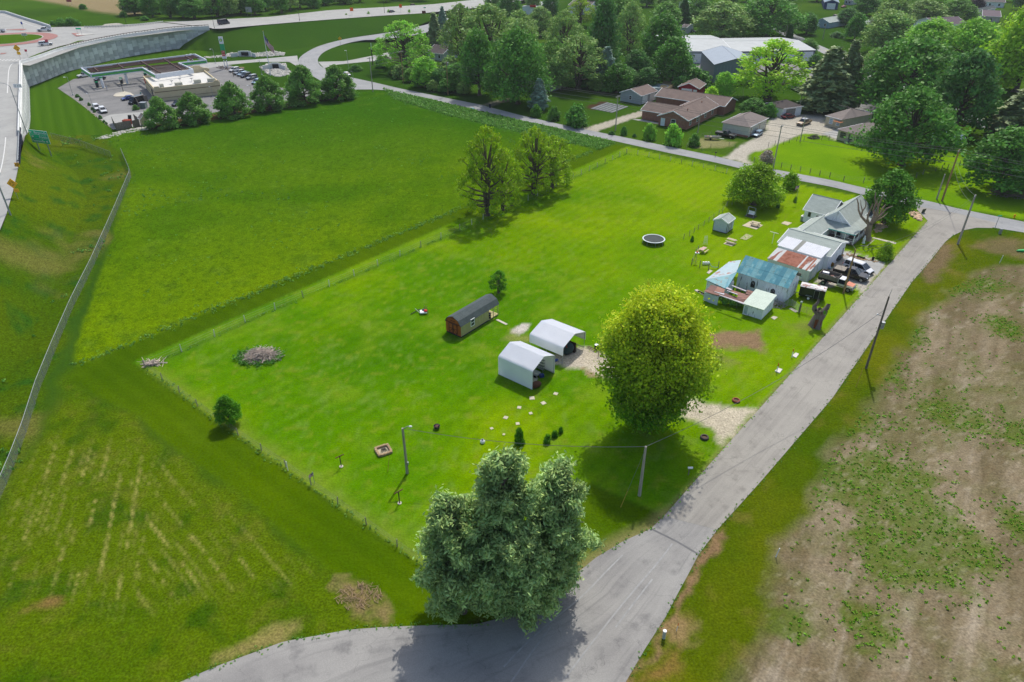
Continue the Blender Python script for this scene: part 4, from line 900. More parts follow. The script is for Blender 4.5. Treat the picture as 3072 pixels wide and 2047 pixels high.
class Bld:
    def __init__(s, name, label, cat, org, rz, group=None):
        s.root = thing(name, label, cat, (org[0], org[1], org[2] if len(org) > 2 else 0), rz, group); s.M = (Matrix.Translation(s.root.location) @ Matrix.Rotation(rz, 4, 'Z')).inverted(); s.M3 = s.M
    def put(s, mb, name, m, parent=None, bevel=0):
        mb.v = [tuple(s.M @ Vector(p)) for p in mb.v]; return mb.build(name, m, parent or s.root, bevel=bevel)
    def gable(s, a, b, zr, ze, hw, wm, rm, oe=.3, os_=.35, z0=0., th=.14, trim=None, soff=None, hip=0., one=None):
        a = Vector((a[0], a[1], 0)); b = Vector((b[0], b[1], 0)); e = (b-a).normalized(); p = Vector((-e.y, e.x, 0)); L = (b-a).length
        sl = (zr-ze)/hw; zin = zr-.06
        mb = MB()
        def q(u, v, z): return a+e*u+p*v+Vector((0, 0, z))
        w_ = hw; zt = ze-.02
        if hip:
            mb.hexa([q(0,-w_,z0), q(L,-w_,z0), q(L,w_,z0), q(0,w_,z0)], [q(0,-w_,zt), q(L,-w_,zt), q(L,w_,zt), q(0,w_,zt)])
        else:
            P = [q(0,-w_,z0), q(0,w_,z0), q(0,w_,zt), q(0,0,zr-.05), q(0,-w_,zt)]; P += [x+e*L for x in P]
            mb.poly(P, [(4,3,2,1,0), (5,6,7,8,9), (0,1,6,5), (1,2,7,6), (2,3,8,7), (3,4,9,8), (4,0,5,9)])
        s.put(mb, 'wall', wm)
        eo = ze-sl*os_; W2 = hw+os_
        if hip:
            h_ = min(hip, L/2-.01)
            A1, A2, A3, A4 = q(-os_,-W2,eo), q(L+os_,-W2,eo), q(L+os_,W2,eo), q(-os_,W2,eo); R1, R2 = q(h_,0,zr), q(L-h_,0,zr)
            for pts in ([A1,A2,R2,R1], [A3,A4,R1,R2], [A2,A3,R2], [A4,A1,R1]): s.put(MB().slab(pts, .1), 'roof_slope', rm)
        else:
            s.put(MB().slab([q(-oe,-W2,eo+th), q(L+oe,-W2,eo+th), q(L+oe,0,zr+th), q(-oe,0,zr+th)], th), 'roof_slope', rm)
            s.put(MB().slab([q(-oe,W2,eo+th), q(-oe,0,zr+th), q(L+oe,0,zr+th), q(L+oe,W2,eo+th)], th), 'roof_slope', rm)
        mb = MB(); r1 = q(-oe+(hip+oe if hip else 0), 0, zr+(th if not hip else .0)); r2 = q(L+oe-(hip+oe if hip else 0), 0, zr+(th if not hip else 0)); mb.cyl(r1, r2, .09, .09, 5); s.put(mb, 'ridge_cap', rm)
        if trim:
            mb = MB(); tt = .16
            if not hip:
                for u in (-oe-.03, L+oe+.03):
                    for sg in (-1, 1):
                        o1, o2 = q(u,sg*W2,eo+th+.03), q(u,0,zr+th+.03); dz = Vector((0,0,-.26)); ee = e*.05; mb.hexa([o1+dz-ee, o2+dz-ee, o2+dz+ee, o1+dz+ee], [o1-ee, o2-ee, o2+ee, o1+ee])
            for sg in (-1, 1): 
                o1, o2 = q(-oe,sg*(W2+.03),eo+th), q(L+oe,sg*(W2+.03),eo+th); dz = Vector((0,0,-.2)); pp = p*.04; mb.hexa([o1+dz-pp, o2+dz-pp, o2+dz+pp, o1+dz+pp], [o1-pp, o2-pp, o2+pp, o1+pp])
            s.put(mb, 'fascia', trim)
    def opening(s, p, n, w, z0, h, fm=None, pm=None, name='window', proud=.05, bars=0, panels=0):
        p = Vector((p[0], p[1], 0)); n = Vector((n[0], n[1], 0)).normalized(); u = Vector((-n.y, n.x, 0)); fm = fm or TRIM
        def bx(mb, u0, u1, za, zb, d0, d1):
            P = [p+u*x+n*y+Vector((0,0,z)) for z in (za, zb) for x, y in ((u0,d0),(u1,d0),(u1,d1),(u0,d1))]; mb.hexa(P[:4], P[4:])
        f = .09; mb = MB(); bx(mb, -w/2-f, -w/2, z0-f, z0+h+f, -.02, proud+.03); bx(mb, w/2, w/2+f, z0-f, z0+h+f, -.02, proud+.03); bx(mb, -w/2, w/2, z0+h, z0+h+f, -.02, proud+.03); bx(mb, -w/2, w/2, z0-f, z0, -.02, proud+.03)
        for i in range(bars): zz = z0+h*(i+1)/(bars+1); bx(mb, -w/2, w/2, zz-.025, zz+.025, 0, proud+.02)
        o = s.put(mb, name, fm)
        if panels:
            for i in range(panels):
                mb = MB(); bx(mb, -w/2, w/2, z0+h*i/panels+.015, z0+h*(i+1)/panels-.015, .0, proud); q = s.put(mb, 'door_panel', pm or TRIM, o)
        else:
            mb = MB(); bx(mb, -w/2, w/2, z0, z0+h, .0, proud-.03); s.put(mb, 'pane' if name == 'window' else 'door_leaf', pm or GLASS, o)
        return o
def rect(A, B, Cc):
    """rectangle from three surveyed corners, B the shared one: returns B, unit BA, |BA|, unit BC, |BC|"""
    BA = A-B; BC = Cc-B; BA.z = BC.z = 0; a = BA.normalized(); c = BC.normalized(); p = Vector((-a.y, a.x, 0)); 
    if p.dot(c) < 0: p = -p
    # average the two directions so the corner is square
    an = math.atan2(c.y, c.x)-math.atan2(p.y, p.x); an = (an+math.pi) % (2*math.pi)-math.pi; Rm = Matrix.Rotation(an/2, 3, 'Z'); return B, Rm @ a, BA.length, Rm @ p, BC.length
def rbuild(name, label, cat, A, B, Cc, topy, rise, ridge, wm, rm, trim=TRIM, hip=0., h=None, group=None, oe=.3, os_=.35):
    Bp, a, la, c, lc = rect(A, B, Cc); h = h or height_to(Bp, topy); rz = math.atan2(a.y, a.x)
    b = Bld(name, label, cat, Bp+a*la/2+c*lc/2, rz, group)
    if ridge == 'BC': b.gable(Bp+a*la/2, Bp+a*la/2+c*lc, h+rise, h, la/2, wm, rm, oe, os_, trim=trim, hip=hip*la/2)
    else: b.gable(Bp+c*lc/2, Bp+c*lc/2+a*la, h+rise, h, lc/2, wm, rm, oe, os_, trim=trim, hip=hip*lc/2)
    b.B, b.a, b.la, b.c, b.lc, b.h = Bp, a, la, c, lc, h; return b
def dpts(t, *p): return [T(t, *q) for q in p]
# ---- neighbours
b = rbuild('garage', 'light grey sided garage with brown roof beside the pool', 'garage', *dpts('D', (215,1015), (405,1056), (540,1001)), 270.0+0, 1.5, 'BC', GREYS, SHINGB, h=2.9)
b.opening(b.B+b.a*(b.la*.5), -b.c, .9, 1.1, 1.2, bars=1)
for f in (.27, .74): b.opening(b.B+b.c*(b.lc*f), -b.a, 3.0, .1, 2.3, name='door', panels=4)
b = rbuild('garage', 'dark red garage with white double door and brown roof', 'garage', *dpts('D', (780,962), (985,978), (1080,930)), 0, 1.5, 'BC', REDP, SHINGB, h=2.8)
b.opening(b.B+b.a*(b.la*.58), -b.c, 3.6, .1, 2.2, name='door', panels=4); b.opening(b.B+b.a*(b.la*.17), -b.c, 1.1, .1, 2.1, name='door', pm=WHITE)
b = rbuild('garage', 'cream three-bay garage with brown hipped roof by the gravel drive', 'garage', *dpts('D', (1225,1343), (1490,1390), (1675,1297)), 0, 1.9, 'BC', mat('cream_siding', C(214,212,200), .7, var=.04), SHINGT, hip=1.0, h=3.2)
for f in (.3, .78): b.opening(b.B+b.c*(b.lc*f), -b.a, b.lc*.36, .1, 2.6, BRK, mat('cream_door', C(222,220,208), .6), 'door', panels=4)
b.put(MB().hexa([b.B+b.a*.02-b.c*.06, b.B+b.a*b.la-b.c*.06, b.B+b.a*b.la-b.c*.0, b.B-b.c*.0], [p+Vector((0,0,.55)) for p in (b.B+b.a*.02-b.c*.06, b.B+b.a*b.la-b.c*.06, b.B+b.a*b.la, b.B)]), 'brick_base', BRK)
b = rbuild('garage', 'white garage with dark hipped roof between the bushes and wrecked cars', 'garage', *dpts('D', (1700,1130), (1832,1187), (1985,1152)), 0, 1.5, 'BC', WHITE, SHINGD, hip=.9, h=2.9)
b.opening(b.B+b.c*(b.lc*.42), -b.a, b.lc*.5, .1, 2.3, name='door', pm=mat('grey_door', C(150,148,142)), panels=4)
b = rbuild('house', 'tan brick house with hipped roof nearest the big lawn maple', 'house', *dpts('Y', (1085,1180), (1560,1322), (1990,1190)), 0, 2.0, 'BC', TANB, SHINGT, hip=1.0, h=3.0)
for f, w_ in ((.80, 1.5), (.52, 1.0), (.2, 1.6)): b.opening(b.B+b.a*(b.la*f), -b.c, w_, 1.0, 1.3, mat('dark_frame', C(70,66,60)), bars=1)
b.put(MB().box((b.B+b.a*b.la*.55-b.c*.7)+Vector((0,0,.45)), (1.0,1.0,.9), math.atan2(b.a.y,b.a.x)), 'heat_pump', METG)
b = rbuild('house', 'tan brick house with hipped roof behind the grey pickup', 'house', *dpts('Y', (850,912), (1110,990), (1650,860)), 0, 1.9, 'BA', TANB, SHINGT, hip=1.0, h=2.9)
for f in (.62, .15): b.opening(b.B+b.a*(b.la*f), -b.c, 1.1, .9, 1.5, TRIM, mat('curtained_glass', C(170,190,205)), bars=2)
b.put(MB().slab([p+Vector((0,0,2.3)) for p in (b.B-b.c*1.6-b.a*1.0, b.B-b.c*1.6+b.a*1.6, b.B+b.a*1.6, b.B-b.a*1.0)], .1), 'porch_roof', mat('orange_shingle', C(178,112,70)))
# brick ranch house
Bp, a, la, c, lc = rect(*dpts('D', (585,1262), (870,1310), (1185,1158)))
b = Bld('brick_house', 'low brown brick ranch house with several brown gables', 'house', Bp+a*la/2+c*lc/2, math.atan2(a.y, a.x)); hh = 2.9
b.gable(Bp+a*la/2, Bp+a*la/2+c*lc, hh+1.9, hh, la/2, BRK, SHINGB, .4, .5, trim=TRIM)
p1 = T('D', 1190,1150); p2 = T('D', 1252,1112); L_ = (p2-p1).length; p1 = Bp+c*(lc+.1)-a*2.0
b.gable(p1+c*5.2, p1+c*5.2+a*24, hh+1.7, hh, 5.0, BRK, SHINGB, .4, .4, trim=TRIM)
q1 = Bp+a*la+c*3.2; b.gable(q1+c*4.4-a*3.5, q1+c*4.4+a*7.5, hh+1.6, hh, 4.2, BRK, SHINGB, .4, .5, trim=TRIM)
for f in (.48,): b.opening(Bp+a*(la*f), -c, 1.4, .9, 1.4, TRIM, bars=1)
for f in (.1, .32, .58, .82): b.opening(Bp+c*(lc*f), -a, 1.1, 1.0, 1.2, TRIM, bars=1)
b.opening(Bp+a*(la*.85), -c, 1.2, .1, 2.1, TRIM, WHITE, 'door')
for i, (u, v) in enumerate(((.3,.25),(.5,.6),(.62,.4),(.35,.75))): 
    pp = Bp+a*(la*u)+c*(lc*v); b.put(MB().cyl(pp+Vector((0,0,hh+.6)), pp+Vector((0,0,hh+1.9)), .12, .12, 6), 'vent_pipe', mat('copper_vent', C(150,90,60)))
# warehouses
def metal_door(b, p, n, w_, h_): b.opening(p, n, w_, .1, h_, TRIM, TRIM, 'door', panels=5)
b = rbuild('warehouse', 'long white-roofed warehouse behind the tall grey metal building', 'warehouse', *dpts('D', (640,655), (1318,640), (1225,470)), 0, 1.6, 'BA', GREYS, WHROOF, h=4.8); 
for f in (.25, .5, .75): metal_door(b, b.B+b.a*(b.la*f), -b.c, 3.4, 3.6)
b = rbuild('warehouse', 'tall grey metal building with pale blue steel gable roof', 'warehouse', *dpts('D', (940,692), (1133,838), (1560,852)), 0, 2.2, 'BA', mat('blue_grey_metal', C(138,146,158), .55, var=.03), STEELR, h=6.6, trim=mat('slate_trim', C(92,104,120)))
Bp, a, c = b.B, b.a, b.c
for i in range(1, 13): 
    for o_, d_, L__ in ((Bp-c*.02, a, b.la), (Bp-a*.02, c, b.lc)): pp = o_+d_*(L__*i/13); b.put(MB().box(pp+Vector((0,0,3.2)), (.06,.06,6.3)), 'wall_rib', METG)
b = rbuild('warehouse', 'long grey warehouse with roll-up doors and low white roof', 'warehouse', *dpts('D', (1385,648), (2147,617), (1880,480)), 0, 1.4, 'BA', mat('slate_metal', C(112,120,136), .6, var=.04), WHROOF, h=4.4, trim=mat('slate_trim', C(92,104,120)))
for f in (.08, .3, .48, .66, .85): metal_door(b, b.B+b.a*(b.la*f), -b.c, 4.2, 3.7)
b = rbuild('house', 'low grey-roofed tan brick house half hidden by the dark conifer', 'house', *dpts('D', (1878,850), (2035,945), (2330,930)), 0, 1.7, 'BA', TANB, mat('grey_shingle_b', C(150,146,142), .9, var=.08, fine=.1), hip=1.0, h=2.8)
for f in (.2, .36, .52, .7, .88): b.opening(b.B+b.a*(b.la*f), -b.c, 1.0, 1.0, 1.1, mat('dark_frame', C(70,66,60)))
# small far buildings: (name,label,cat,A,B,C px on the photo, h, rise, ridge, wall, roof)
far = [('shed','small dark red gambrel shed hidden in the thicket behind the pool','shed',(1951,240),(1962,243),(1975,236),2.6,1.5,'BC',REDP,WHITE),
 ('garage','tiny grey garage behind the blue spruce','garage',(1636,270),(1650,275),(1668,268),2.4,1.2,'BC',GREYS,SHING),
 ('house','dark-roofed house behind the near-black spruce','house',(1285,178),(1330,184),(1375,172),3,2.4,'BA',GREYS,SHINGD),
 ('restaurant','white flat restaurant building with red sign among the trees','restaurant',(1572,42),(1612,46),(1640,30),4.5,.3,'BC',WHITE,WHROOF),
 ('car_dealer','long dark-roofed commercial building behind the pale trees','building',(1705,42),(1770,44),(1800,20),5,1.0,'BA',WHITE,SHINGD),
 ('house','white house with green trimmed roof beyond the far spruce','house',(2070,38),(2110,36),(2122,22),3,2,'BA',WHITE,mat('pale_green_roof', C(150,190,170))),
 ('house','brown-roofed house left of the tall dusty tree','house',(2078,54),(2100,58),(2126,48),3,2.2,'BC',BRK,SHINGB),
 ('shop','small silver trading building with dark windows on the side street','building',(2040,104),(2056,105),(2085,96),3.5,.8,'BA',mat('silver_siding', C(170,176,184)),SHINGD),
 ('garage','blue metal garage with wide white door at the top edge','garage',(2471,28),(2512,29),(2524,10),4.2,1.6,'BC',mat('royal_blue_metal', C(36,66,120)),mat('blue_grey_roof', C(130,150,170))),
 ('house','small pale blue house with grey roof by the utility trailer','house',(2452,80),(2484,86),(2504,68),3,1.8,'BC',mat('pale_blue_siding', C(156,180,196)),SHING),
 ('house','white house seen under the grey roof left of the blue house','house',(2534,14),(2552,16),(2570,6),3,2,'BA',GREYS,SHINGD),
 ('shed','pale shed with purple-brown roof on the far lawn','shed',(2945,66),(2996,68),(3010,52),3,1.8,'BA',mat('beige_siding', C(196,190,182)),mat('plum_shingle', C(88,72,82))),
 ('house','white double-fronted house at the top right edge','house',(2950,22),(3010,24),(3030,8),3.2,2,'BA',WHITE,SHINGD),
 ('shed','weathered white shed beside the purple-leaved tree','shed',(2902,48),(2918,50),(2940,34),2.6,1.2,'BC',WHITE,SHINGG),
 ('house','white gabled house with plum roof among the yellow green trees','house',(2790,84),(2803,96),(2832,84),3.4,2.6,'BC',WHITE,mat('plum_shingle', C(88,72,82))),
 ('house','grey roofed house under the hazy trees in the far middle','house',(2580,92),(2602,96),(2630,82),3,2,'BA',TANB,SHING),
 ('shed','small white-roofed red shed behind the lawn maple','shed',(2828,425),(2840,442),(2852,430),2.2,1.0,'BC',mat('pale_panel', C(190,200,215)),mat('white_roof2', C(225,228,232)))]
for nm, lb, ct, A, B_, C_, h_, ri, rd, wm, rm in far:
    b = rbuild(nm, lb, ct, W(*A), W(*B_), W(*C_), 0, ri, rd, wm, rm, h=h_, trim=TRIM)
    if nm in ('house', 'shop'):
        for f in (.25, .7): b.opening(b.B+b.a*(b.la*f), -b.c, 1.1, 1.0, 1.3)
    elif 'blue metal' in lb: metal_door(b, b.B+b.a*(b.la*.5), -b.c, 5.0, 3.4)
    elif nm in ('garage',): metal_door(b, b.B+b.a*(b.la*.5), -b.c, 2.6, 1.9)
    elif nm == 'restaurant': b.put(MB().box(b.B+b.a*3+Vector((0,0,5))-b.c*.4, (4,.4,1.2), math.atan2(b.a.y,b.a.x)), 'sign_panel', mat('red_sign', C(215,30,40)))
    else: b.opening(b.B+b.a*(b.la*.5), -b.c, 1.2, .1, 1.9, name='door', pm=DTRIM)

# ---- FARM -------------------------------------------------
FA = math.radians(-42.3); e1 = Vector((math.cos(FA), math.sin(FA), 0)); e2 = Vector((-e1.y, e1.x, 0))
V3 = lambda x, y, z=0: Vector((x, y, z))
# farmhouse
ap = V3(64.9, 131.1); hb = Bld('farmhouse', 'white farmhouse with grey-green shingle gables and wraparound porch', 'house', ap+e2*5, FA)
hb.gable(ap, ap+e2*11.6, 5.35, 3.1, 2.75, WHITE, SHING, .35, .2, trim=TRIM)
rw = V3(64.5, 141.3)  # rear wing ridge start
hb.gable(rw-e1*.6, rw+e1*4.6, 4.8, 2.75, 3.7, WHITE, SHING, .35, .35, trim=TRIM)
bw = V3(56.1, 125.4); hb.gable(bw+e2*.3, bw+e2*10.6, 3.45, 2.35, 2.05, WHITE, SHING, .0, .3, trim=TRIM)
hb.gable(ap+e2*12.0+e1*.0-e1*1.0, ap+e2*12.0+e1*3.5, 3.6, 2.4, 2.0, WHITE, SHINGG, .2, .3, trim=TRIM)
# porch roof round the front gable and the road side
def pc(u, v, z): return ap+e1*u+e2*v+Vector((0, 0, z))
PX, PD = 4.9, -2.75
hb.put(MB().slab([pc(-2.9,PD,2.45), pc(PX,PD,2.45), pc(2.95,-.02,3.15), pc(-2.9,-.02,3.15)], .1), 'porch_roof', SHING)
hb.put(MB().slab([pc(PX,PD,2.45), pc(PX,7.6,2.45), pc(2.95,7.6,3.15), pc(2.95,-.02,3.15)], .1), 'porch_roof', SHING)
hb.put(MB().hexa([pc(-2.9,PD-.06,2.25), pc(PX+.06,PD-.06,2.25), pc(PX+.06,PD,2.25), pc(-2.9,PD,2.25)], [pc(-2.9,PD-.06,2.43), pc(PX+.06,PD-.06,2.43), pc(PX+.06,PD,2.43), pc(-2.9,PD,2.43)]), 'fascia', TEALT)
for i in range(14):
    u0 = -2.9+i*7.8/14; hb.put(MB().hexa([pc(u0+.02,PD-.1,.3), pc(u0+.54,PD-.1,.3), pc(u0+.54,-.05,.3), pc(u0+.02,-.05,.3)], [pc(u0+.02,PD-.1,.45), pc(u0+.54,PD-.1,.45), pc(u0+.54,-.05,.45), pc(u0+.02,-.05,.45)]), 'plank', WOODG)
hb.put(MB().hexa([pc(2.8,-.05,.3), pc(PX,-.05,.3), pc(PX,7.4,.3), pc(2.8,7.4,.3)], [pc(2.8,-.05,.45), pc(PX,-.05,.45), pc(PX,7.4,.45), pc(2.8,7.4,.45)]), 'porch_floor', WOODG)
for u, v in ((-2.6,PD+.15), (-.6,PD+.15), (1.2,PD+.15), (3.0,PD+.15), (PX-.15,PD+.15), (PX-.15,0), (PX-.15,2.6), (PX-.15,5.2), (PX-.15,7.3)):
    hb.put(MB().hexa([pc(u-.06,v-.06,.45), pc(u+.06,v-.06,.45), pc(u+.06,v+.06,.45), pc(u-.06,v+.06,.45)], [pc(u-.06,v-.06,2.4), pc(u+.06,v-.06,2.4), pc(u+.06,v+.06,2.4), pc(u-.06,v+.06,2.4)]), 'porch_post', TRIM)
mb = MB()
for z in (.95, 1.35): mb.cyl(pc(1.2,PD+.1,z), pc(PX-.1,PD+.1,z), .035, n=4); mb.cyl(pc(PX-.1,PD+.1,z), pc(PX-.1,7.3,z), .035, n=4)
hb.put(mb, 'handrail', TRIM)
mb = MB()
for i in range(24): mb.cyl(pc(PX-.1,PD+.1+i*.42,.45), pc(PX-.1,PD+.1+i*.42,1.35), .02, n=4)
hb.put(mb, 'baluster_row', TRIM)
for (p, n, w_, z0, h_) in ((ap-e1*2.0, -e2, 1.5, 1.4, .7), (ap+e1*.9, -e2, .9, .45, 2.0), (rw-e1*.6-e2*3.7+e1*1.1, -e2, .62, 1.3, 1.1), (rw-e2*3.7+e1*2.3, -e2, .7, 1.5, .5)):
    hb.opening(p, n, w_, z0, h_)
for f in (2.2, 3.4, 4.6): hb.opening(bw+e1*2.05+e2*f, e1, .8, 1.2, .8)
hb.put(MB().cyl(pc(-.1,-.15,3.2), pc(-.1,-.25,5.3), .03, n=4), 'service_mast', METG)
mb = MB()
for s_ in (-.22, .22): mb.cyl(pc(-1.2+s_,PD-.3,.5), pc(-.3+s_,-.6,4.1), .03, n=4)
for i in range(9): t = i/9; q0 = pc(-1.2-.22,PD-.3,.5).lerp(pc(-.3-.22,-.6,4.1), t); mb.cyl(q0, q0+e1*.44, .02, n=4)
ld = mb.build('ladder', METG); tag(ld, 'metal ladder leaning on the farmhouse porch roof', 'ladder')
# heat pump
hp = thing('heat_pump', 'grey air conditioning unit beside the farmhouse rear wing', 'air conditioner', W(2409,662), FA)
MB().box((0,0,.5), (.95,.95,1.0)).build('body', METG, hp, bevel=.04); MB().box((0,0,1.02), (.99,.99,.06)).build('top_cover', TRIM, hp); MB().cyl((0,0,1.05), (0,0,1.07), .34, n=14).build('fan_grille', DTRIM, hp)
# garage with grey roof
ga = V3(53.2, 124.8); gg = Bld('garage', 'white garage with grey-green shingle roof joined to the farmhouse', 'garage', ga+e1*5, FA)
gg.gable(ga+e1*.2, ga+e1*9.5, 4.05, 2.85, 4.2, WHITE, SHING, .35, .35, trim=TRIM)
for f in (-2.4, 1.2): gg.opening(ga+e1*9.5+e2*f, e1, 2.3, .05, 2.0, name='door', pm=WHITE, panels=4)
gg.opening(ga+e1*9.5+e2*3.2, e1, .8, .05, 2.0, name='door', pm=mat('grey_door', C(150,148,142)))
gg.opening(ga+e1*9.5+e2*.4, e1, .5, 2.75, .6)
# white metal lean-to and the rusty one in front of it
def leanto(name, label, back, front, zb, zf, roofm, wallm, n, rust=None, skylight=None):
    A0, A1, B1, B0 = front[0], front[1], back[1], back[0]; c = (A0+A1+B0+B1)/4; b = Bld(name, label, 'shed', (c.x, c.y, 0), FA)
    for i in range(n):
        t0, t1 = i/n, (i+1)/n-.012*8/n; P = [A0.lerp(A1, t0), A0.lerp(A1, t1), B0.lerp(B1, t1), B0.lerp(B1, t0)]
        m = roofm
        if rust and rust(i/n): m = rust(i/n)
        b.put(MB().slab(P, .05), 'roof_panel', m)
        for tt in (t0+.1/n, t0+.4/n, t0+.7/n):
            u, v = A0.lerp(A1, tt), B0.lerp(B1, tt); b.put(MB().cyl(u+V3(0,0,.02), v+V3(0,0,.02), .03, n=4), 'roof_rib', m)
    ins = lambda p, q_: p.lerp(c, .03)
    W0, W1, W2_, W3 = [p.lerp(c+V3(0,0,p.z-c.z), .045) for p in (A0, A1, B1, B0)]
    mb = MB(); mb.hexa([V3(p.x,p.y,0) for p in (W0,W1,W2_,W3)], [V3(p.x,p.y,p.z-.08) for p in (W0,W1,W2_,W3)]); b.put(mb, 'wall', wallm)
    for i in range(1, 17):
        p = W0.lerp(W1, i/17)-e2*.02; b.put(MB().box(V3(p.x,p.y,(p.z-.1)/2), (.05,.05,p.z-.12)), 'wall_rib', wallm)
    return b, (W0, W1, W2_, W3)
z1, z2 = 2.95, 3.55
f0, f1, k1, k0 = T('h',425,380,z1), T('h',1520,705,z1), T('h',1765,465,z2), T('h',670,150,z2)
SKY = mat('skylight_panel', C(168,170,160), .5, var=.06)
b, ws = leanto('lean_to_shed', 'white metal lean-to with one grey skylight strip against the garage', (k0, k1), (f0, f1), z2, z1, WHITEM, WHITE, 22, lambda t: SKY if .335 < t < .44 else None)
z1, z2 = 2.25, 2.85
f0, f1, k1, k0 = T('h',175,700,z1), T('h',1250,1035,z1), T('h',1510,740,z2), T('h',430,440,z2)
RUSTR = mat('rust_sheet', C(200,138,114), .8, var=.1, scale=.9, fine=.08, col2=C(176,112,88), c2scale=1.6, c2lo=.45, c2hi=.65); WRUST = mat('white_sheet_with_rust', C(242,242,238), .6, var=.04, col2=C(186,124,100), c2scale=.5, c2lo=.56, c2hi=.62, stretch=(3.5,.5,1))
b, ws = leanto('lean_to_shed', 'rust-streaked metal roofed shed between the blue barn and white lean-to', (k0, k1), (f0, f1), z2, z1, WRUST, mat('pale_metal_siding', C(206,214,208), .6, var=.05), 26, lambda t: RUSTR if (.22 < t < .66 or .72 < t < .79 or .86 < t < .90) else None)
b.put(MB().box((ws[1]+ws[2])/2*1.0+e1*.12+V3(0,0,-(ws[1].z+ws[2].z)/2+1.15), (.08,2.3,2.2), FA), 'sliding_door', mat('pale_door', C(214,224,226), .5))
for i in range(22):
    p = ws[1].lerp(ws[2], (i+.5)/22); b.put(MB().box(V3(p.x,p.y,1.05)+e1*.015, (.02,.03,2.0), FA), 'siding_seam', WHITE)
# blue-roofed barn
A = T('j',1955,1170); BW = 5.1; BL = 8.6; ridge0 = A+e2*BW/2-e1*BL; ridge1 = A+e2*BW/2
BLUE = [mat('blue_metal_a', C(104,174,186), .55, var=.16, scale=.7, fine=.1, col2=C(164,214,212), c2scale=1.1, c2lo=.5, c2hi=.7), mat('blue_metal_b', C(92,160,174), .55, var=.1, scale=.8, fine=.1), mat('blue_metal_c', C(136,192,196), .55, var=.16, scale=.9, fine=.1, col2=C(126,140,120), c2scale=2, c2lo=.6, c2hi=.7)]
PEEL = mat('peeling_white_boards', (.80,.84,.90), .85, var=.07, scale=1.5, col2=C(112,112,118), c2scale=3.2, c2lo=.58, c2hi=.70, stretch=(1.3,1.3,.22), bump=.3)
bn = Bld('barn', 'old white barn with faded teal metal roof', 'barn', A-e1*BL/2+e2*BW/2, FA)
bn.gable(ridge0, ridge1, 5.0, 3.05, BW/2, PEEL, BLUE[1], .0, .0, th=.02)
sl_ = (5.0-3.05)/(BW/2)
for side in (-1, 1):
    for row in range(2):
        for i in range(11):
            u0 = -BL-.35+i*(BL+.7)/11; u1 = u0+(BL+.7)/11+.03; v0, v1 = (0, (BW/2+.3)*.5) if row == 0 else ((BW/2+.3)*.49, BW/2+.3)
            dz = .10+.02*(row == 0)+.008*(i % 2)
            P = [A+e2*BW/2+e1*u+e2*side*v+V3(0,0,5.0-sl_*v+dz) for u, v in ((u0,v0),(u1,v0),(u1,v1),(u0,v1))]
            bn.put(MB().slab(P, .03), 'roof_sheet', BLUE[(i*7+row*3+side) % 3 if i > 3 else (2 if i % 2 else 0)])
def archw(u, z0, w_, h_):
    p = A-e2*.03+e1*u; prof = [(-w_/2, z0), (w_/2, z0)]+[(w_/2*math.cos(t), z0+h_*.6+h_*.4*math.sin(t)) for t in [k*math.pi/8 for k in range(9)]]
    mb = MB(); P = [p+e1*x+V3(0,0,z) for x, z in prof]+[p-e2*.03+e1*x+V3(0,0,z) for x, z in prof]; n = len(prof)
    mb.poly(P, [tuple(range(n)), tuple(range(2*n-1,n-1,-1))]+[(i,(i+1)%n,n+(i+1)%n,n+i) for i in range(n)]); o = bn.put(mb, 'window', DTRIM)
    mb = MB()
    for x in (-w_*.17, w_*.17): mb.cyl(p-e2*.05+e1*x+V3(0,0,z0+h_*.5), p-e2*.05+e1*x+V3(0,0,z0+h_*.95), .015, n=4)
    bn.put(mb, 'mullion', TRIM, o)
archw(-5.7, .95, .75, 1.25); archw(-2.1, .75, .75, 1.2)
bn.put(MB().hexa([A+e1*.03+e2*.9+V3(0,0,.05), A+e1*.08+e2*.9+V3(0,0,.05), A+e1*.08+e2*3.6+V3(0,0,.05), A+e1*.03+e2*3.6+V3(0,0,.05)], [A+e1*.03+e2*.9+V3(0,0,2.5), A+e1*.08+e2*.9+V3(0,0,2.5), A+e1*.08+e2*3.6+V3(0,0,2.5), A+e1*.03+e2*3.6+V3(0,0,2.5)]), 'barn_door', PEEL)
for i in range(19):
    p = A-e1*(BL-.2)+e1*i*(BL/19)-e2*.012; bn.put(MB().box(p+V3(0,0,1.5), (.03,.03,2.9), FA), 'board_batten', PEEL)
bn.put(MB().box(A+e1*.5+e2*BW/2+V3(0,0,4.6), (1.0,.12,.5), FA), 'hay_hood', WOODG)
# hipped side aisle with blue-and-rust roof
BR = mat('pale_blue_sheet_with_rust', C(178,200,206), .6, var=.08, scale=.8, fine=.06, col2=C(168,112,92), c2scale=.75, c2lo=.58, c2hi=.66)
zs = 1.95; sa = Bld('barn_wing', 'low barn wing with pale blue rusting hipped roof', 'barn', T('j',500,600), FA)
P_ = dict(a=T('j',130,620,zs), b=T('j',690,195,zs+.2), c=T('j',965,160,zs+.6), d=T('j',860,440,zs+1.1), e=T('j',700,510,zs+.9), f=T('j',570,820,zs), g=T('j',115,650,zs-.03))
sa.put(MB().slab([P_['a'], P_['e'], P_['d'], P_['c'], P_['b']], .04), 'roof_sheet', BR); sa.put(MB().slab([P_['a']-e2*.02, P_['f'], P_['e']], .04), 'roof_sheet', mat('teal_sheet_with_rust', C(130,182,188), .6, var=.12, scale=1.4, fine=.1, col2=C(150,120,96), c2scale=1.8, c2lo=.57, c2hi=.68)); sa.put(MB().slab([P_['f'], P_['f']+e1*.5+V3(0,0,.1), P_['d']+e1*.1, P_['e']], .04), 'roof_sheet', BLUE[1])
g = lambda p: V3(p.x, p.y, 0)
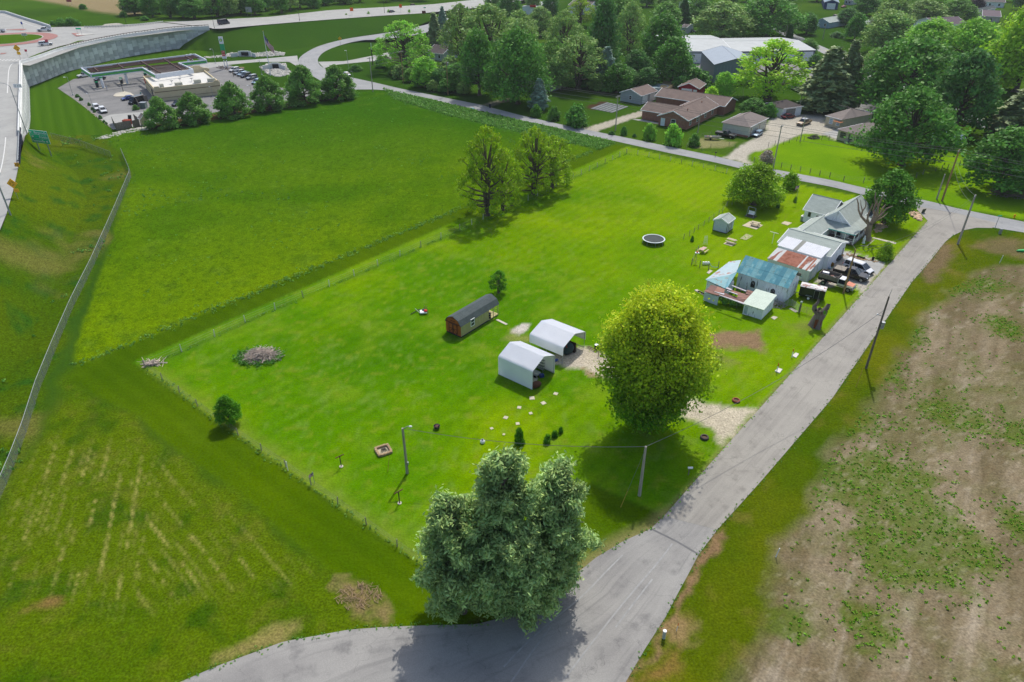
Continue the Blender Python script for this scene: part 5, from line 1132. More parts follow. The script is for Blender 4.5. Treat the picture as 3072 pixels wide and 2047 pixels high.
wl = [g(P_['a'])+(e1*.25+e2*.15), g(P_['f'])+(-e1*.2+e2*.2), g(P_['f'])+e2*3.6+e1*.0, g(P_['b'])+e1*.2-e2*.1]
mb = MB(); mb.hexa(wl, [p+V3(0,0,zs-.25) for p in wl]); sa.put(mb, 'wall', WHITE)
sa.put(MB().box(wl[0]+e1*.75-e2*.02+V3(0,0,1.35), (1.1,.06,.55), FA), 'opening_frame', BLK)
# collapsing brown-roofed lean-to
zc = 1.75; lc_ = Bld('lean_to_shed', 'collapsing brown tin lean-to with holes in its roof in front of the barn', 'shed', T('j',640,960,1.0), FA)
BRN = [mat('brown_tin_a', C(150,112,100), .8, var=.14, scale=1.2, fine=.1), mat('brown_tin_b', C(132,98,90), .8, var=.14, scale=1.5, fine=.1), mat('brown_tin_c', C(164,120,104), .8, var=.14, scale=1.5)]
quads = [((75,880),(330,930),(430,1000),(90,895)), ((160,850),(260,740),(420,780),(330,905)), ((330,905),(420,780),(590,850),(560,930)), ((90,890),(160,850),(560,930),(440,990)),
         ((440,985),(560,925),(880,1040),(800,1090)), ((600,870),(660,840),(960,930),(890,975)), ((890,975),(960,930),(1240,1010),(1160,1090)), ((800,1090),(880,1030),(1200,1060),(1040,1180)), ((880,1035),(890,975),(1170,1050),(1130,1110)),
         ((1090,890),(1120,860),(1400,940),(1330,1000)), ((1070,950),(1100,890),(1340,960),(1250,1010))]
for i, qd in enumerate(quads): lc_.put(MB().slab([T('j', x, y, zc+.35*(1000-y)/200+.25*(x > 1050)+.06*((i*37) % 5)/5) for x, y in qd], .04), 'roof_sheet', BRN[i % 3])
for qd in (((740,760),(770,755),(1095,880),(1080,895)), ((330,900),(350,900),(580,950),(560,975)), ((440,980),(450,975),(1050,1170),(1035,1195)), ((630,880),(640,870),(890,960),(880,972)), ((600,820),(640,800),(760,850),(720,870))):
    lc_.put(MB().slab([T('j', x, y, zc+.5) for x, y in qd], .12), 'rafter', mat('pale_board', C(206,200,205), .8))
for x, y in ((740,1000),(900,1060),(560,950),(860,830),(960,870),(1060,900)): p = T('j', x, y, zc); lc_.put(MB().cyl(V3(p.x,p.y,0), p, .07, n=5), 'post', WOODG)
w0, w1 = T('j',75,1105), T('j',400,1230); h_ = 1.55
lc_.put(MB().hexa([w0, w1, w1+e2*.08, w0+e2*.08], [w0+V3(0,0,h_), w1+V3(0,0,h_+.05), w1+e2*.08+V3(0,0,h_+.05), w0+e2*.08+V3(0,0,h_)]), 'wall', mat('white_board', C(205,214,226), .7, var=.08, scale=1.2))
lc_.put(MB().hexa([w0+e2*.1, w0+e2*2.6, w0+e2*2.6+e1*.08, w0+e2*.1+e1*.08], [p+V3(0,0,h_) for p in (w0+e2*.1, w0+e2*2.6, w0+e2*2.6+e1*.08, w0+e2*.1+e1*.08)]), 'side_wall', WOODG)
r = rs_.randint; rr_ = np.random.RandomState(8)
pts = [(p.x+rr_.normal()*.5, p.y+rr_.normal()*.35, .25+.5*rr_.rand()) for p in resample([T('j',560,1180), T('j',1000,1260)], 90)[0]]
scatter('undergrowth', pts, .5, .2, 16, LM['maple'], 'weeds and brambles growing inside the collapsing lean-to', 11, .9)
pts = [(p.x+rr_.normal()*.15, p.y+rr_.normal()*.15, 1.2+.5*rr_.rand()) for p in resample([T('j',1240,990,1.3), T('j',1400,960,1.3)], 16)[0]]; scatter('creeper', pts, .3, .14, 16, LM['hero2'], 'bright green creeper on the edge of the brown tin roof', 12, .8)
# small white shed with pale green roof
s0, s1, s2 = T('j',1000,1420), T('j',1440,1565), T('j',1690,1290)
Bp, a, la, c, lc = rect(s0, s1, s2); sh = Bld('shed', 'small peeling white shed with pale green metal roof beside the barn', 'shed', Bp+a*la/2+c*lc/2, FA)
mb = MB(); q = [Bp, Bp+a*la, Bp+a*la+c*lc, Bp+c*lc]; mb.hexa(q, [q[0]+V3(0,0,1.95), q[1]+V3(0,0,1.95), q[2]+V3(0,0,2.35), q[3]+V3(0,0,2.35)]); sh.put(mb, 'wall', PEEL)
PG = mat('pale_green_metal', C(198,214,198), .6, var=.06)
for i in range(12):
    t0, t1 = -.06+i*1.12/12, -.06+(i+.97)*1.12/12; sh.put(MB().slab([Bp+a*(la*1.06)+c*(lc*t0)+V3(0,0,2.0+.4*t0), Bp-a*(la*.06)+c*(lc*t0)+V3(0,0,2.0+.4*t0), Bp-a*(la*.06)+c*(lc*t1)+V3(0,0,2.0+.4*t1), Bp+a*(la*1.06)+c*(lc*t1)+V3(0,0,2.0+.4*t1)], .05), 'roof_sheet', PG)
for i in range(14): p = Bp+a*(la*(i+.5)/14)-c*.012; sh.put(MB().box(p+V3(0,0,.97), (.03,.03,1.85), FA), 'board_batten', PEEL)
sh.opening(Bp+a*(la*.86), -c, .55, .1, 1.5, WHITE, mat('blue_grey_door', C(170,190,205)), 'door')

# ---- lofted shed
Bp, a, la, c, lc = rect(W(1338,996), W(1384,1014), W(1501,947)); la = 3.1
bs = Bld('barn_shed', 'brown barn-roofed portable shed with double doors and end porch', 'shed', Bp+a*la/2+c*lc/2, math.atan2(c.y, c.x))
def bq(u, v, z): return Bp+a*(la/2+u)+c*v+V3(0,0,z)
prof = [(-la/2-.12,1.95),(-la/2+.42,2.78),(0,3.3),(la/2-.42,2.78),(la/2+.12,1.95)]; body = [(-la/2,.2),(-la/2,2.0),(-la/2+.45,2.7),(0,3.2),(la/2-.45,2.7),(la/2,2.0),(la/2,.2)]
n_ = len(body); mb = MB(); mb.poly([bq(u,0,z) for u, z in body]+[bq(u,lc-2.5,z) for u, z in body], [tuple(range(n_)), tuple(range(2*n_-1,n_-1,-1))]+[(i,(i+1)%n_,n_+(i+1)%n_,n_+i) for i in range(n_)]); bs.put(mb, 'wall', WOODY)
mb = MB(); mb.poly([bq(u,-.03,z) for u, z in body], [tuple(range(n_))]); bs.put(mb, 'front_wall', WOODR)
for i in range(4):
    (u0,z0),(u1,z1_) = prof[i], prof[i+1]; bs.put(MB().slab([bq(u0,-.15,z0+.05), bq(u1,-.15,z1_+.05), bq(u1,lc+.1,z1_+.05), bq(u0,lc+.1,z0+.05)], .07), 'roof_slope', SHINGG)
for sx in (-1, 1):
    o = bs.put(MB().hexa([bq(sx*.04,-.1,.3), bq(sx*.85,-.1,.3), bq(sx*.85,-.04,.3), bq(sx*.04,-.04,.3)], [bq(sx*.04,-.1,2.0), bq(sx*.85,-.1,2.0), bq(sx*.85,-.04,2.0), bq(sx*.04,-.04,2.0)]), 'door', WOODR)
    mb = MB()
    for u0, z0, u1, z1_ in ((.06,.35,.83,.35),(.06,1.15,.83,1.15),(.06,1.95,.83,1.95),(.06,.35,.06,1.95),(.83,.35,.83,1.95),(.06,1.1,.83,.4)): mb.cyl(bq(sx*u0,-.12,z0), bq(sx*u1,-.12,z1_), .05, n=4)
    bs.put(mb, 'door_brace', mat('brown_trim', C(98,62,44)), o)
mb = MB(); mb.cyl(bq(-la/2,-.1,2.1), bq(la/2,-.1,2.1), .06, n=4); mb.cyl(bq(-.45,-.1,2.45), bq(.45,-.1,2.45), .05, n=4); mb.cyl(bq(-.45,-.1,2.95), bq(.45,-.1,2.95), .05, n=4); bs.put(mb, 'trim', mat('brown_trim', C(98,62,44)))
for i in range(9): p = bq(-la/2-.01,(i+.5)*(lc-2.5)/9,1.1); bs.put(MB().box(p, (.03,.03,1.75)), 'wall_batten', WOODY)
bs.opening(bq(-la/2,2.7,0), -a, .75, 1.0, 1.1, bars=1)
bs.put(MB().hexa([bq(-la/2,lc-2.5,.1), bq(la/2,lc-2.5,.1), bq(la/2,lc,.1), bq(-la/2,lc,.1)], [bq(-la/2,lc-2.5,.22), bq(la/2,lc-2.5,.22), bq(la/2,lc,.22), bq(-la/2,lc,.22)]), 'porch_floor', WOODY)
for u, v in ((-la/2+.06,lc-.06),(-la/2+.06,lc-1.25),(la/2-.06,lc-.06),(la/2-.06,lc-1.25)): bs.put(MB().cyl(bq(u,v,.2), bq(u,v,2.0), .06, n=4), 'porch_post', WOODY)
mb = MB()
for z in (.6, 1.05): mb.cyl(bq(-la/2+.06,lc-2.5,z), bq(-la/2+.06,lc-1.25,z), .035, n=4); mb.cyl(bq(-la/2+.06,lc-.06,z), bq(la/2-.06,lc-.06,z), .035, n=4); mb.cyl(bq(la/2-.06,lc-.06,z), bq(la/2-.06,lc-2.5,z), .035, n=4)
bs.put(mb, 'porch_rail', WOODY)
bs.put(MB().hexa([bq(-la/2,0,0), bq(la/2,0,0), bq(la/2,lc,0), bq(-la/2,lc,0)], [bq(-la/2+.1,.1,.2), bq(la/2-.1,.1,.2), bq(la/2-.1,lc-.1,.2), bq(-la/2+.1,lc-.1,.2)]), 'skid', DTRIM)
tb = thing('hot_tub', 'teal storage tub with white lid on the brown shed porch', 'tub', bq(.3,lc-.9,.22), 0); MB().box((0,0,.35), (.9,.8,.7)).build('tub', mat('teal_tub', C(50,96,104)), tb, bevel=.05); MB().box((0,0,.74), (.95,.85,.08)).build('lid', TRIM, tb, bevel=.03)
tag(MB().box(bq(-1.2,lc-2.0,.65), (.6,.5,.85), 0).build('storage_box', mat('navy_box', C(30,40,66))), 'dark blue box standing on the brown shed porch', 'box')

# ---- carports
def carport(label, B_, e, L_, c, D_, ze, zr, low, group='white metal carports'):
    """B_ near right ground corner, e direction of the long side (towards the right end), c across"""
    b = Bld('carport', label, 'carport', B_-e*L_/2+c*D_/2, math.atan2(e.y, e.x), group)
    def q(u, v, z): return B_-e*L_+e*u+c*v+V3(0,0,z)
    prof = [(0,ze-.18),(.05,ze-.06),(.16,ze+.06),(D_/2,zr),(D_-.16,ze+.06),(D_-.05,ze-.06),(D_,ze-.18)]
    nr = 13; k = 0
    for s0 in (0, 1):
        for i in range(nr if s0 == 0 else nr):
            t0, t1 = i/nr, (i+.94)/nr; half = prof[2:4] if s0 == 0 else prof[3:5]
            (v0,z0),(v1,z1_) = half
            P = [q(0,v0+(v1-v0)*t0,z0+(z1_-z0)*t0), q(L_,v0+(v1-v0)*t0,z0+(z1_-z0)*t0), q(L_,v0+(v1-v0)*t1,z0+(z1_-z0)*t1), q(0,v0+(v1-v0)*t1,z0+(z1_-z0)*t1)]
            b.put(MB().slab(P, .03), 'roof_panel', WHITEM)
            b.put(MB().cyl(q(0,v0+(v1-v0)*(t0+.5/nr),z0+(z1_-z0)*(t0+.5/nr)+.012), q(L_,v0+(v1-v0)*(t0+.5/nr),z0+(z1_-z0)*(t0+.5/nr)+.012), .035, n=4), 'roof_rib', WHITEM)
    for A_, B2 in ((0,1),(1,2),(4,5),(5,6)):
        (v0,z0),(v1,z1_) = prof[A_], prof[B2]; b.put(MB().slab([q(0,v0,z0), q(L_,v0,z0), q(L_,v1,z1_), q(0,v1,z1_)], .02), 'eave_bend', WHITEM)
    top = ze-.18
    for v in (0, D_):
        z0 = low; nn = 11
        for i in range(nn):
            za, zb = z0+(top-z0)*i/nn, z0+(top-z0)*(i+.93)/nn; b.put(MB().hexa([q(0,v-.012,za), q(L_,v-.012,za), q(L_,v+.012,za), q(0,v+.012,za)], [q(0,v-.012,zb), q(L_,v-.012,zb), q(L_,v+.012,zb), q(0,v+.012,zb)]), 'wall_panel', WHITEM)
            b.put(MB().cyl(q(0,v-.015*(1 if v == 0 else -1),(za+zb)/2), q(L_,v-.015*(1 if v == 0 else -1),(za+zb)/2), .018, n=4), 'wall_rib', WHITEM)
    inn = .08
    for u in (.1, L_/2, L_-.1):
        for v in (inn, D_-inn): b.put(MB().cyl(q(u,v,0), q(u,v,top), .035, n=4), 'post', METG)
        mb = MB(); mb.cyl(q(u,inn,top), q(u,D_/2,zr-.12), .03, n=4); mb.cyl(q(u,D_-inn,top), q(u,D_/2,zr-.12), .03, n=4); b.put(mb, 'truss', METG)
    for v in (inn, D_-inn): b.put(MB().cyl(q(0,v,.05), q(L_,v,.05), .035, n=4), 'base_rail', METG)
    return b, q
Bp, a, la, c, lc = rect(W(1495,1124), W(1597,1170), W(1666,1119)); zrA = height_to(Bp+c*lc/2, 1075)
cpA, qA = carport('front white carport, walled to the ground, with mower and smoker inside', Bp, -a, 6.05, c, 5.2, 3.05, 4.15, .03)
B2 = W(1688,1092); v_ = W(1756,1043)-B2
cpB, qB = carport('rear white carport, open below the eaves, with tarped machine inside', B2, -a, 6.1, c, v_.length, 2.75, 3.75, 1.35)

# ---- small white yard shed
Bp, a, la, c, lc = rect(W(2136,693), W(2178,702), W(2203,689))
b = rbuild('shed', 'small white yard shed with grey roof and black trim', 'shed', W(2136,693), W(2178,702), W(2203,689), 0, .7, 'BC', mat('white_vertical_siding', C(206,216,230), .6, var=.03), SHING, h=2.3, oe=.15, os_=.15)
for u in (0, b.la):
    b.put(MB().cyl(b.B+b.a*u-b.c*.02, b.B+b.a*u-b.c*.02+V3(0,0,2.3), .05, n=4), 'corner_trim', BLK)
for f in (.33, .52): 
    o = b.opening(b.B+b.c*(b.lc*f), -b.a, .55, .15, 1.8, BLK, WHITE, 'door')
for i in range(1, 12): b.put(MB().box(b.B+b.a*(b.la*i/12)-b.c*.012+V3(0,0,1.25), (.03,.03,2.2), math.atan2(b.a.y,b.a.x)), 'siding_seam', WHITE)
b.put(MB().hexa([b.B-b.a*.0, b.B+b.a*b.la, b.B+b.a*b.la+b.c*b.lc, b.B+b.c*b.lc], [p+V3(0,0,.14) for p in (b.B-b.a*.02-b.c*.02, b.B+b.a*(b.la+.02)-b.c*.02, b.B+b.a*(b.la+.02)+b.c*(b.lc+.02), b.B-b.a*.02+b.c*(b.lc+.02))]), 'base', DTRIM)
# ================================================================ RETAINING WALL, GUARDRAILS
def RP(x, y, yp):
    """surveyed pixel seen on the upright plane at distance yp: gives the point in space"""
    u, v = x-1536, y-1023.5; d = Vector((u, FPX*CT-v*ST, -(FPX*ST+v*CT))); s = yp/d.y; return Vector((0, 0, CAMH))+d*s
WALLC = mat('wall_concrete', C(232,234,232), .9, var=.10, scale=.7, fine=.06, rnd=.13, bump=.3); COPE = mat('coping_concrete', C(228,230,228), .9, var=.06, scale=.5)
WALLD = mat('wall_concrete_dark', C(200,203,203), .9, var=.12, scale=.7, fine=.06, rnd=.12, bump=.3)  # darker copy for alternate panels; relief shading put into the colour
corner = W(64,193,8); corner.z = 0
side_end = W(61,405,8); side_end.z = 0
face = [corner]+[W(x, y) for x, y in ((149,238),(196,217),(244,205),(298,190),(387,170),(476,156),(536,146))]+[V3(W(628,86,8).x, W(628,86,8).y)]
rwall = thing('retaining_wall', 'tall curved concrete panel retaining wall holding up the roundabout', 'retaining wall', corner)
def rput(mb, nm, m): mb.v = [tuple(Vector(p)-rwall.location) for p in mb.v]; return mb.build(nm, m, rwall)
def wall_run(path, nz, zb):
    P, L = resample(smooth(path, 2), int(round(sum((path[i+1]-path[i]).length for i in range(len(path)-1))/2.62)))
    for i in range(len(P)-1):
        d = (P[i+1]-P[i]); d.z = 0; w_ = d.length; d.normalize(); n = Vector((d.y, -d.x, 0))
        if n.y > 0: n = -n
        if n.dot(V3(1,-.6)) < 0: n = -n
        mid = (P[i]+P[i+1])/2; b0 = zb(i/(len(P)-1)); off = (i % 2)*1.25
        mb = MB(); mb.box(mid-n*.3+V3(0,0,3.9+b0/2), (w_+.1,.4,8.0-b0), math.atan2(d.y,d.x)); rput(mb, 'wall_backing', WALLC)
        z = b0-off if off else b0; kk = i
        while z < 7.2:
            z0, z1 = max(b0, z), min(7.3, z+2.5); z += 2.5
            if z1-z0 < .3: continue
            mb = MB(); h = z1-z0-.12; c = mid+n*(.02)+V3(0,0,(z0+z1)/2); q = w_/2-.06; rz = math.atan2(d.y,d.x)
            # cross-shaped precast panel with a raised centre
            mb.box(c, (2*q,.14,h), rz); mb.box(c+n*.07-d*q*.18, (q*1.05,.08,h*.84), rz); kk += 1; rput(mb, 'wall_panel', WALLD if kk % 2 else WALLC)
        rput(MB().box(mid+n*.02+V3(0,0,7.85), (w_-.02,.6,1.0), math.atan2(d.y,d.x)), 'coping', COPE)
        rput(MB().box(mid-n*.1+V3(0,0,8.75), (w_-.02,.32,.8), math.atan2(d.y,d.x)), 'parapet', COPE)
_fl = [(face[i+1]-face[i]).length for i in range(len(face)-1)]; T0 = sum(_fl[:-1])/sum(_fl)
def zend(t): return 0 if t < T0 else ((t-T0)/(1-T0))**.8*7.2
wall_run(face, 3, zend)
wall_run([corner, side_end], 3, lambda t: max(0, (t-.45)/.55)**1.5*6.2)
for i in (3, 6): pass
# dark rail on top of the wall
rail = thing('guardrail', 'dark steel guardrail following the top of the curved wall', 'guardrail', (0,0,0)); P, L = resample(smooth([p+V3(-.6,.9,8.5) for p in face[1:]], 2), 62)
for i, p in enumerate(P): MB().box(p+V3(0,0,.55), (.16,.16,1.1)).build('rail_post', DTRIM, rail)
mb = MB(); mb.tube([p+V3(0,-.1,1.0) for p in P], .14, 4); mb.build('rail', mat('weathered_rail', C(96,92,84), .7, var=.2), rail)
rail = thing('guardrail', 'steel guardrail with dark posts along the road shoulder behind the green sign', 'guardrail', (0,0,0)); P, L = resample(GP((60,392,8),(58,440,7.8),(56,490,7.6)), 24)
for p in P: MB().box(p+V3(.3,0,.4), (.2,.2,.9)).build('rail_post', mat('navy_post', C(44,50,76)), rail)
MB().tube([p+V3(0,0,.65) for p in P], .16, 4).build('rail', METG, rail)
rail = thing('guardrail', 'pale guardrail on the far verge beside the gravel heap', 'guardrail', (0,0,0)); P, L = resample(TL('V', (1490,355),(1780,352),(2100,340),(2353,322),(2870,265), z=8.6), 30)
for p in P: MB().box(p+V3(0,.2,-.1), (.2,.2,1.0)).build('rail_post', METG, rail)
MB().tube(P, .22, 4).build('rail', mat('pale_rail', C(200,202,196)), rail)
pr = TL('V', (0,92),(60,85),(250,150),(480,225),(700,290),(890,355), z=8.5)
bw_ = thing('barrier_wall', 'long pale concrete barrier along the road beyond the roundabout', 'barrier', (0,0,0)); Pq, L = resample(pr, 13)
for i in range(12): a_, b_ = Pq[i], Pq[i+1]; d_ = (b_-a_); MB().box((a_+b_)/2, (d_.length-.06,.5,1.3), math.atan2(d_.y,d_.x)).build('barrier_segment', COPE, bw_)

# ================================================================ FUEL STATION
zc0, zc1 = 4.5, 6.0
UP = lambda x, y, z=zc1: T('U', x, y, z)
out = [UP(115,345), UP(1710,150), UP(1870,230), UP(1475,272), UP(1680,365), UP(1160,440), UP(975,335), UP(245,428)]
cn = thing('fuel_canopy', 'open-framed fuel canopy with white and green striped fascia', 'canopy', V3(out[7].x, out[7].y)); 
def cput(mb, nm, m, par=None): mb.v = [tuple(Vector(p)-cn.location) for p in mb.v]; return mb.build(nm, m, par or cn)
GRN = mat('fuel_green', C(20,165,108), .5, var=.03); LIME = mat('fuel_lime', C(120,205,70), .5, var=.03); FWH = mat('fascia_white', C(235,240,248), .5, var=.03)
for i in range(8):
    a_, b_ = out[i], out[(i+1) % 8]; d_ = (b_-a_).normalized(); n_ = Vector((d_.y, -d_.x, 0)); ctr = sum(out, Vector())/8
    mb = MB(); t_ = .34; A_ = [a_, b_, b_-n_*t_, a_-n_*t_]; mb.hexa([V3(p.x,p.y,zc0) for p in A_], [V3(p.x,p.y,zc1) for p in A_]); o_ = cput(mb, 'fascia', FWH)
    if i in (2, 5, 6, 7):
        for z0, z1, m, q_ in ((zc0+.3, zc0+1.1, GRN, .05), (zc0+.58, zc0+.82, LIME, .09)):
            for sg in (1, -1):
                k_ = n_*sg*(q_+(.34 if sg < 0 else 0)); 
                mb = MB(); A_ = [a_+d_*.05, b_-d_*.05, b_-d_*.05+k_, a_+d_*.05+k_]; mb.hexa([V3(p.x,p.y,z0) for p in A_], [V3(p.x,p.y,z1) for p in A_])
                # only the outward side shows the stripe
                mid_ = (a_+b_)/2+k_
                if (mid_-ctr).length > ((a_+b_)/2-ctr).length or i in (2, 6): 
                    if k_.y < 0 or i in (7,) and k_.x < 0 or i == 7: cput(mb, 'stripe', m, o_)
STEELB = mat('rusty_beam', C(92,68,60), .8, var=.2, scale=1.5)
def Lp(a_, b_, t): return a_.lerp(b_, t)
back0, back1 = out[0], out[1]; fr0, fr1 = out[7], out[6]
for t in (.14, .38, .62, .86):
    p, q = Lp(back0, back1, t*.98), None
for (x0, y0, x1, y1) in ((285,345,360,405),(625,300,715,360),(950,258,1230,420),(1270,222,1530,380),(1580,187,1680,240)):
    a_, b_ = UP(x0,y0,zc1-.25), UP(x1,y1,zc1-.25); d_ = b_-a_; cput(MB().box((a_+b_)/2, (d_.length,.38,.5), math.atan2(d_.y,d_.x)), 'cross_beam', STEELB)
for k in range(10):
    t = (k+.6)/10.6; a_ = Lp(UP(150,345,zc1-.5), UP(245,420,zc1-.5), t); b_ = Lp(UP(1700,165,zc1-.5), UP(1850,228,zc1-.5), t)
    if k > 6: b_ = Lp(UP(1000,350-7*k,zc1-.5), UP(1500,285,zc1-.5), .95)
    d_ = b_-a_; cput(MB().box((a_+b_)/2, (d_.length*.98,.3,.24), math.atan2(d_.y,d_.x)), 'purlin', STEELB)
for k in range(8):
    t = (k+.5)/8.3; a_ = Lp(UP(990,325,zc1-.5), UP(1165,430,zc1-.5), t); b_ = Lp(UP(1470,275,zc1-.5), UP(1655,368,zc1-.5), t); d_ = b_-a_; cput(MB().box((a_+b_)/2, (d_.length*.98,.3,.24), math.atan2(d_.y,d_.x)), 'purlin', STEELB)
for (x0, y0, x1, y1) in ((310,418,560,395),(700,390,950,362),(1030,380,1400,345),(420,350,700,320),(900,300,1200,270)):
    a_, b_ = UP(x0,y0,zc0+.12), UP(x1,y1,zc0+.12); d_ = b_-a_; cput(MB().box((a_+b_)/2, (d_.length,1.6,.06), math.atan2(d_.y,d_.x)), 'deck_panel', mat('deck_grey', C(110,108,112)))
isl = [(430,632),(770,575),(1110,505),(300,540),(1640,320),(1690,310)]
for x, y in isl[:3]+isl[4:]:
    p = T('U', x, y); cput(MB().box(p+V3(0,0,zc0/2), (.7,.7,zc0)), 'column', FWH)
    if x < 1200: cput(MB().box(p+V3(0,0,zc0-.6), (.78,.78,.8)), 'column_band', GRN); 
for x, y in isl[:3]:
    p = T('U', x, y); k = MB().box(p+V3(-1.6,.1,.08), (5.2,1.2,.16)).build('pump_island', CONCG); tag(k, 'concrete pump island under the canopy, %s' % {430:'nearest the street corner of the lot', 770:'in the middle', 1110:'beside the store'}[x], 'kerb island', 'pump islands')
    pp = thing('fuel_pump', 'green and white fuel pump %s' % {430:'on the left pump island', 770:'on the middle pump island', 1110:'on the island beside the store'}[x], 'fuel pump', p+V3(-2.2,.1,.16), 0, 'fuel pumps'); MB().box((0,0,.9), (.9,.6,1.8)).build('cabinet', mat('pump_dark', C(60,66,70)), pp); MB().box((0,0,1.95), (1.0,.65,.35)).build('top_sign', GRN, pp); MB().box((0,-.31,1.2), (.5,.03,.5)).build('screen', BLK, pp)
# store
STUC = mat('beige_stucco', C(222,206,168), .9, var=.06, scale=.8, fine=.05); STBR = mat('brown_band', C(140,122,100), .9)
Bp, a, la, c, lc = rect(W(668,285), W(472,306), W(430,267)); hs = 4.4
st = Bld('store', 'beige convenience store with flat white roof and roof units', 'shop', Bp+a*la/2+c*lc/2, math.atan2(a.y,a.x))
q = [Bp, Bp+a*la, Bp+a*la+c*lc, Bp+c*lc]
st.put(MB().hexa(q, [p+V3(0,0,hs-.7) for p in q]), 'wall', STUC)
for i in range(4):
    p0, p1 = q[i], q[(i+1) % 4]; d_ = (p1-p0).normalized(); m_ = (p0+p1)/2; inw = ((q[0]+q[2])/2-m_).normalized(); st.put(MB().box(m_+inw*.15+V3(0,0,hs-.35), ((p1-p0).length,.32,.72), math.atan2(d_.y,d_.x)), 'parapet', STUC)
    st.put(MB().box(m_-inw*.02+V3(0,0,hs-1.35), ((p1-p0).length+.04,.05,.25), math.atan2(d_.y,d_.x)), 'band', STBR)
    st.put(MB().box(m_-inw*.02+V3(0,0,1.0), ((p1-p0).length+.04,.05,.14), math.atan2(d_.y,d_.x)), 'band', STBR)
st.put(MB().hexa([p.lerp((q[0]+q[2])/2,.03)+V3(0,0,hs-.69) for p in q], [p.lerp((q[0]+q[2])/2,.03)+V3(0,0,hs-.62) for p in q]), 'roof', mat('white_membrane', C(222,220,212), .7, var=.05, scale=.3))
for f, w_, zt in ((0.02,1.2,.7),(.93,1.4,.8)): st.put(MB().box(Bp+a*la*f+a*.4-c*.1+V3(0,0,hs-.2), (1.6,.35,1.6), math.atan2(a.y,a.x)), 'parapet_pier', STUC)
prof = [(0,0),(0,.9),(.8,1.3),(2.2,1.5),(3.2,2.2),(5.2,2.4),(7.2,2.2),(8.2,1.5),(9.6,1.3),(10.4,.9),(10.4,0)]
P = [Bp+c*(lc-.1)+a*(la*.60+x)+V3(0,0,hs-.6+z) for x, z in prof]; P += [p+c*.5 for p in P]; n = len(prof)
st.put(MB().poly(P, [tuple(range(n)), tuple(range(2*n-1,n-1,-1))]+[(i,(i+1)%n,n+(i+1)%n,n+i) for i in range(n)]), 'arched_parapet', STUC)
for x, y, s_ in ((1250,610,.8),(1490,590,1.5),(1755,550,1.4),(1950,530,1.5)):
    p = T('U', x, y+10, hs-.6); st.put(MB().box(p+V3(0,0,.55), (1.6*s_,1.5,1.1), math.atan2(a.y,a.x)), 'roof_unit', mat('unit_beige', C(190,190,176))); 
for x, y in ((1395,575),(1510,545),(1675,540)):
    p = T('U', x, y, hs-.6); mb = MB(); mb.cyl(p, p+V3(0,0,1.0), .07); st.put(mb, 'dish_mast', METG); mb = MB(); mb.lathe(p+V3(0,0,1.0), [(.02,-.12),(.35,-.05),(.6,.1)], 12); o_ = st.put(mb, 'satellite_dish', mat('dish_grey', C(150,152,150)))
st.put(MB().box(Bp-a*.05+c*(lc*.88)+V3(0,0,hs-1.2), (.1,2.2,1.6), math.atan2(a.y,a.x)), 'sign_panel', mat('red_sign', C(215,30,40)))
st.opening(Bp+c*(lc*.3), -a, 2.4, .1, 2.6, DTRIM, GLASS, 'door')
# price pylon
py = thing('price_sign', 'tall green and white fuel price pylon with green sunburst emblem', 'sign', W(680,206))
for s_ in (-.55, .55): MB().cyl((s_,0,0), (s_,0,3.2), .16).build('sign_leg', FWH, py)
for z0, z1, m, nm in ((9.6,12.3,FWH,'emblem_panel'),(5.4,9.5,GRN,'green_panel'),(3.9,5.3,FWH,'lower_panel'),(6.0,7.0,mat('price_red', C(214,70,44)),'price_panel'),(4.9,5.9,mat('price_red', C(214,70,44)),'price_panel')):
    MB().box((0,0 if 'price' not in nm else -.12,(z0+z1)/2), (1.7 if 'price' not in nm else 1.4,.4,z1-z0)).build(nm, m, py, bevel=.05)
for k, (r0, r1, m) in enumerate(((.75,.5,GRN),(.55,.36,LIME),(.34,.22,mat('sun_yellow', C(250,225,60))),(.18,.13,FWH))):
    pts = [((r0 if i % 2 == 0 else r1)*math.cos(i*math.pi/12), -.215-.012*k, 11.0+(r0 if i % 2 == 0 else r1)*math.sin(i*math.pi/12)) for i in range(24)]
    MB().poly(pts, [tuple(range(24))]).build('emblem_ray_ring', m, py)
def text(body, size, loc, rot, m, par, depth=.01, align='CENTER', name='lettering'):
    cu = bpy.data.curves.new(name, 'FONT'); cu.body = body; cu.size = size; cu.extrude = depth; cu.align_x = align; cu.align_y = 'CENTER'; cu.materials.append(m)
    o = bpy.data.objects.new(name, cu); me = bpy.data.meshes.new_from_object(o); bpy.data.objects.remove(o); o = bpy.data.objects.new(name, me); link(o, par); o.location = loc; o.rotation_euler = rot; return o
text('3.59', .62, (0,-.34,6.5), (math.pi/2,0,0), FWH, py); text('4.09', .62, (0,-.34,5.4), (math.pi/2,0,0), FWH, py)
for x in (-.55, .55): pass
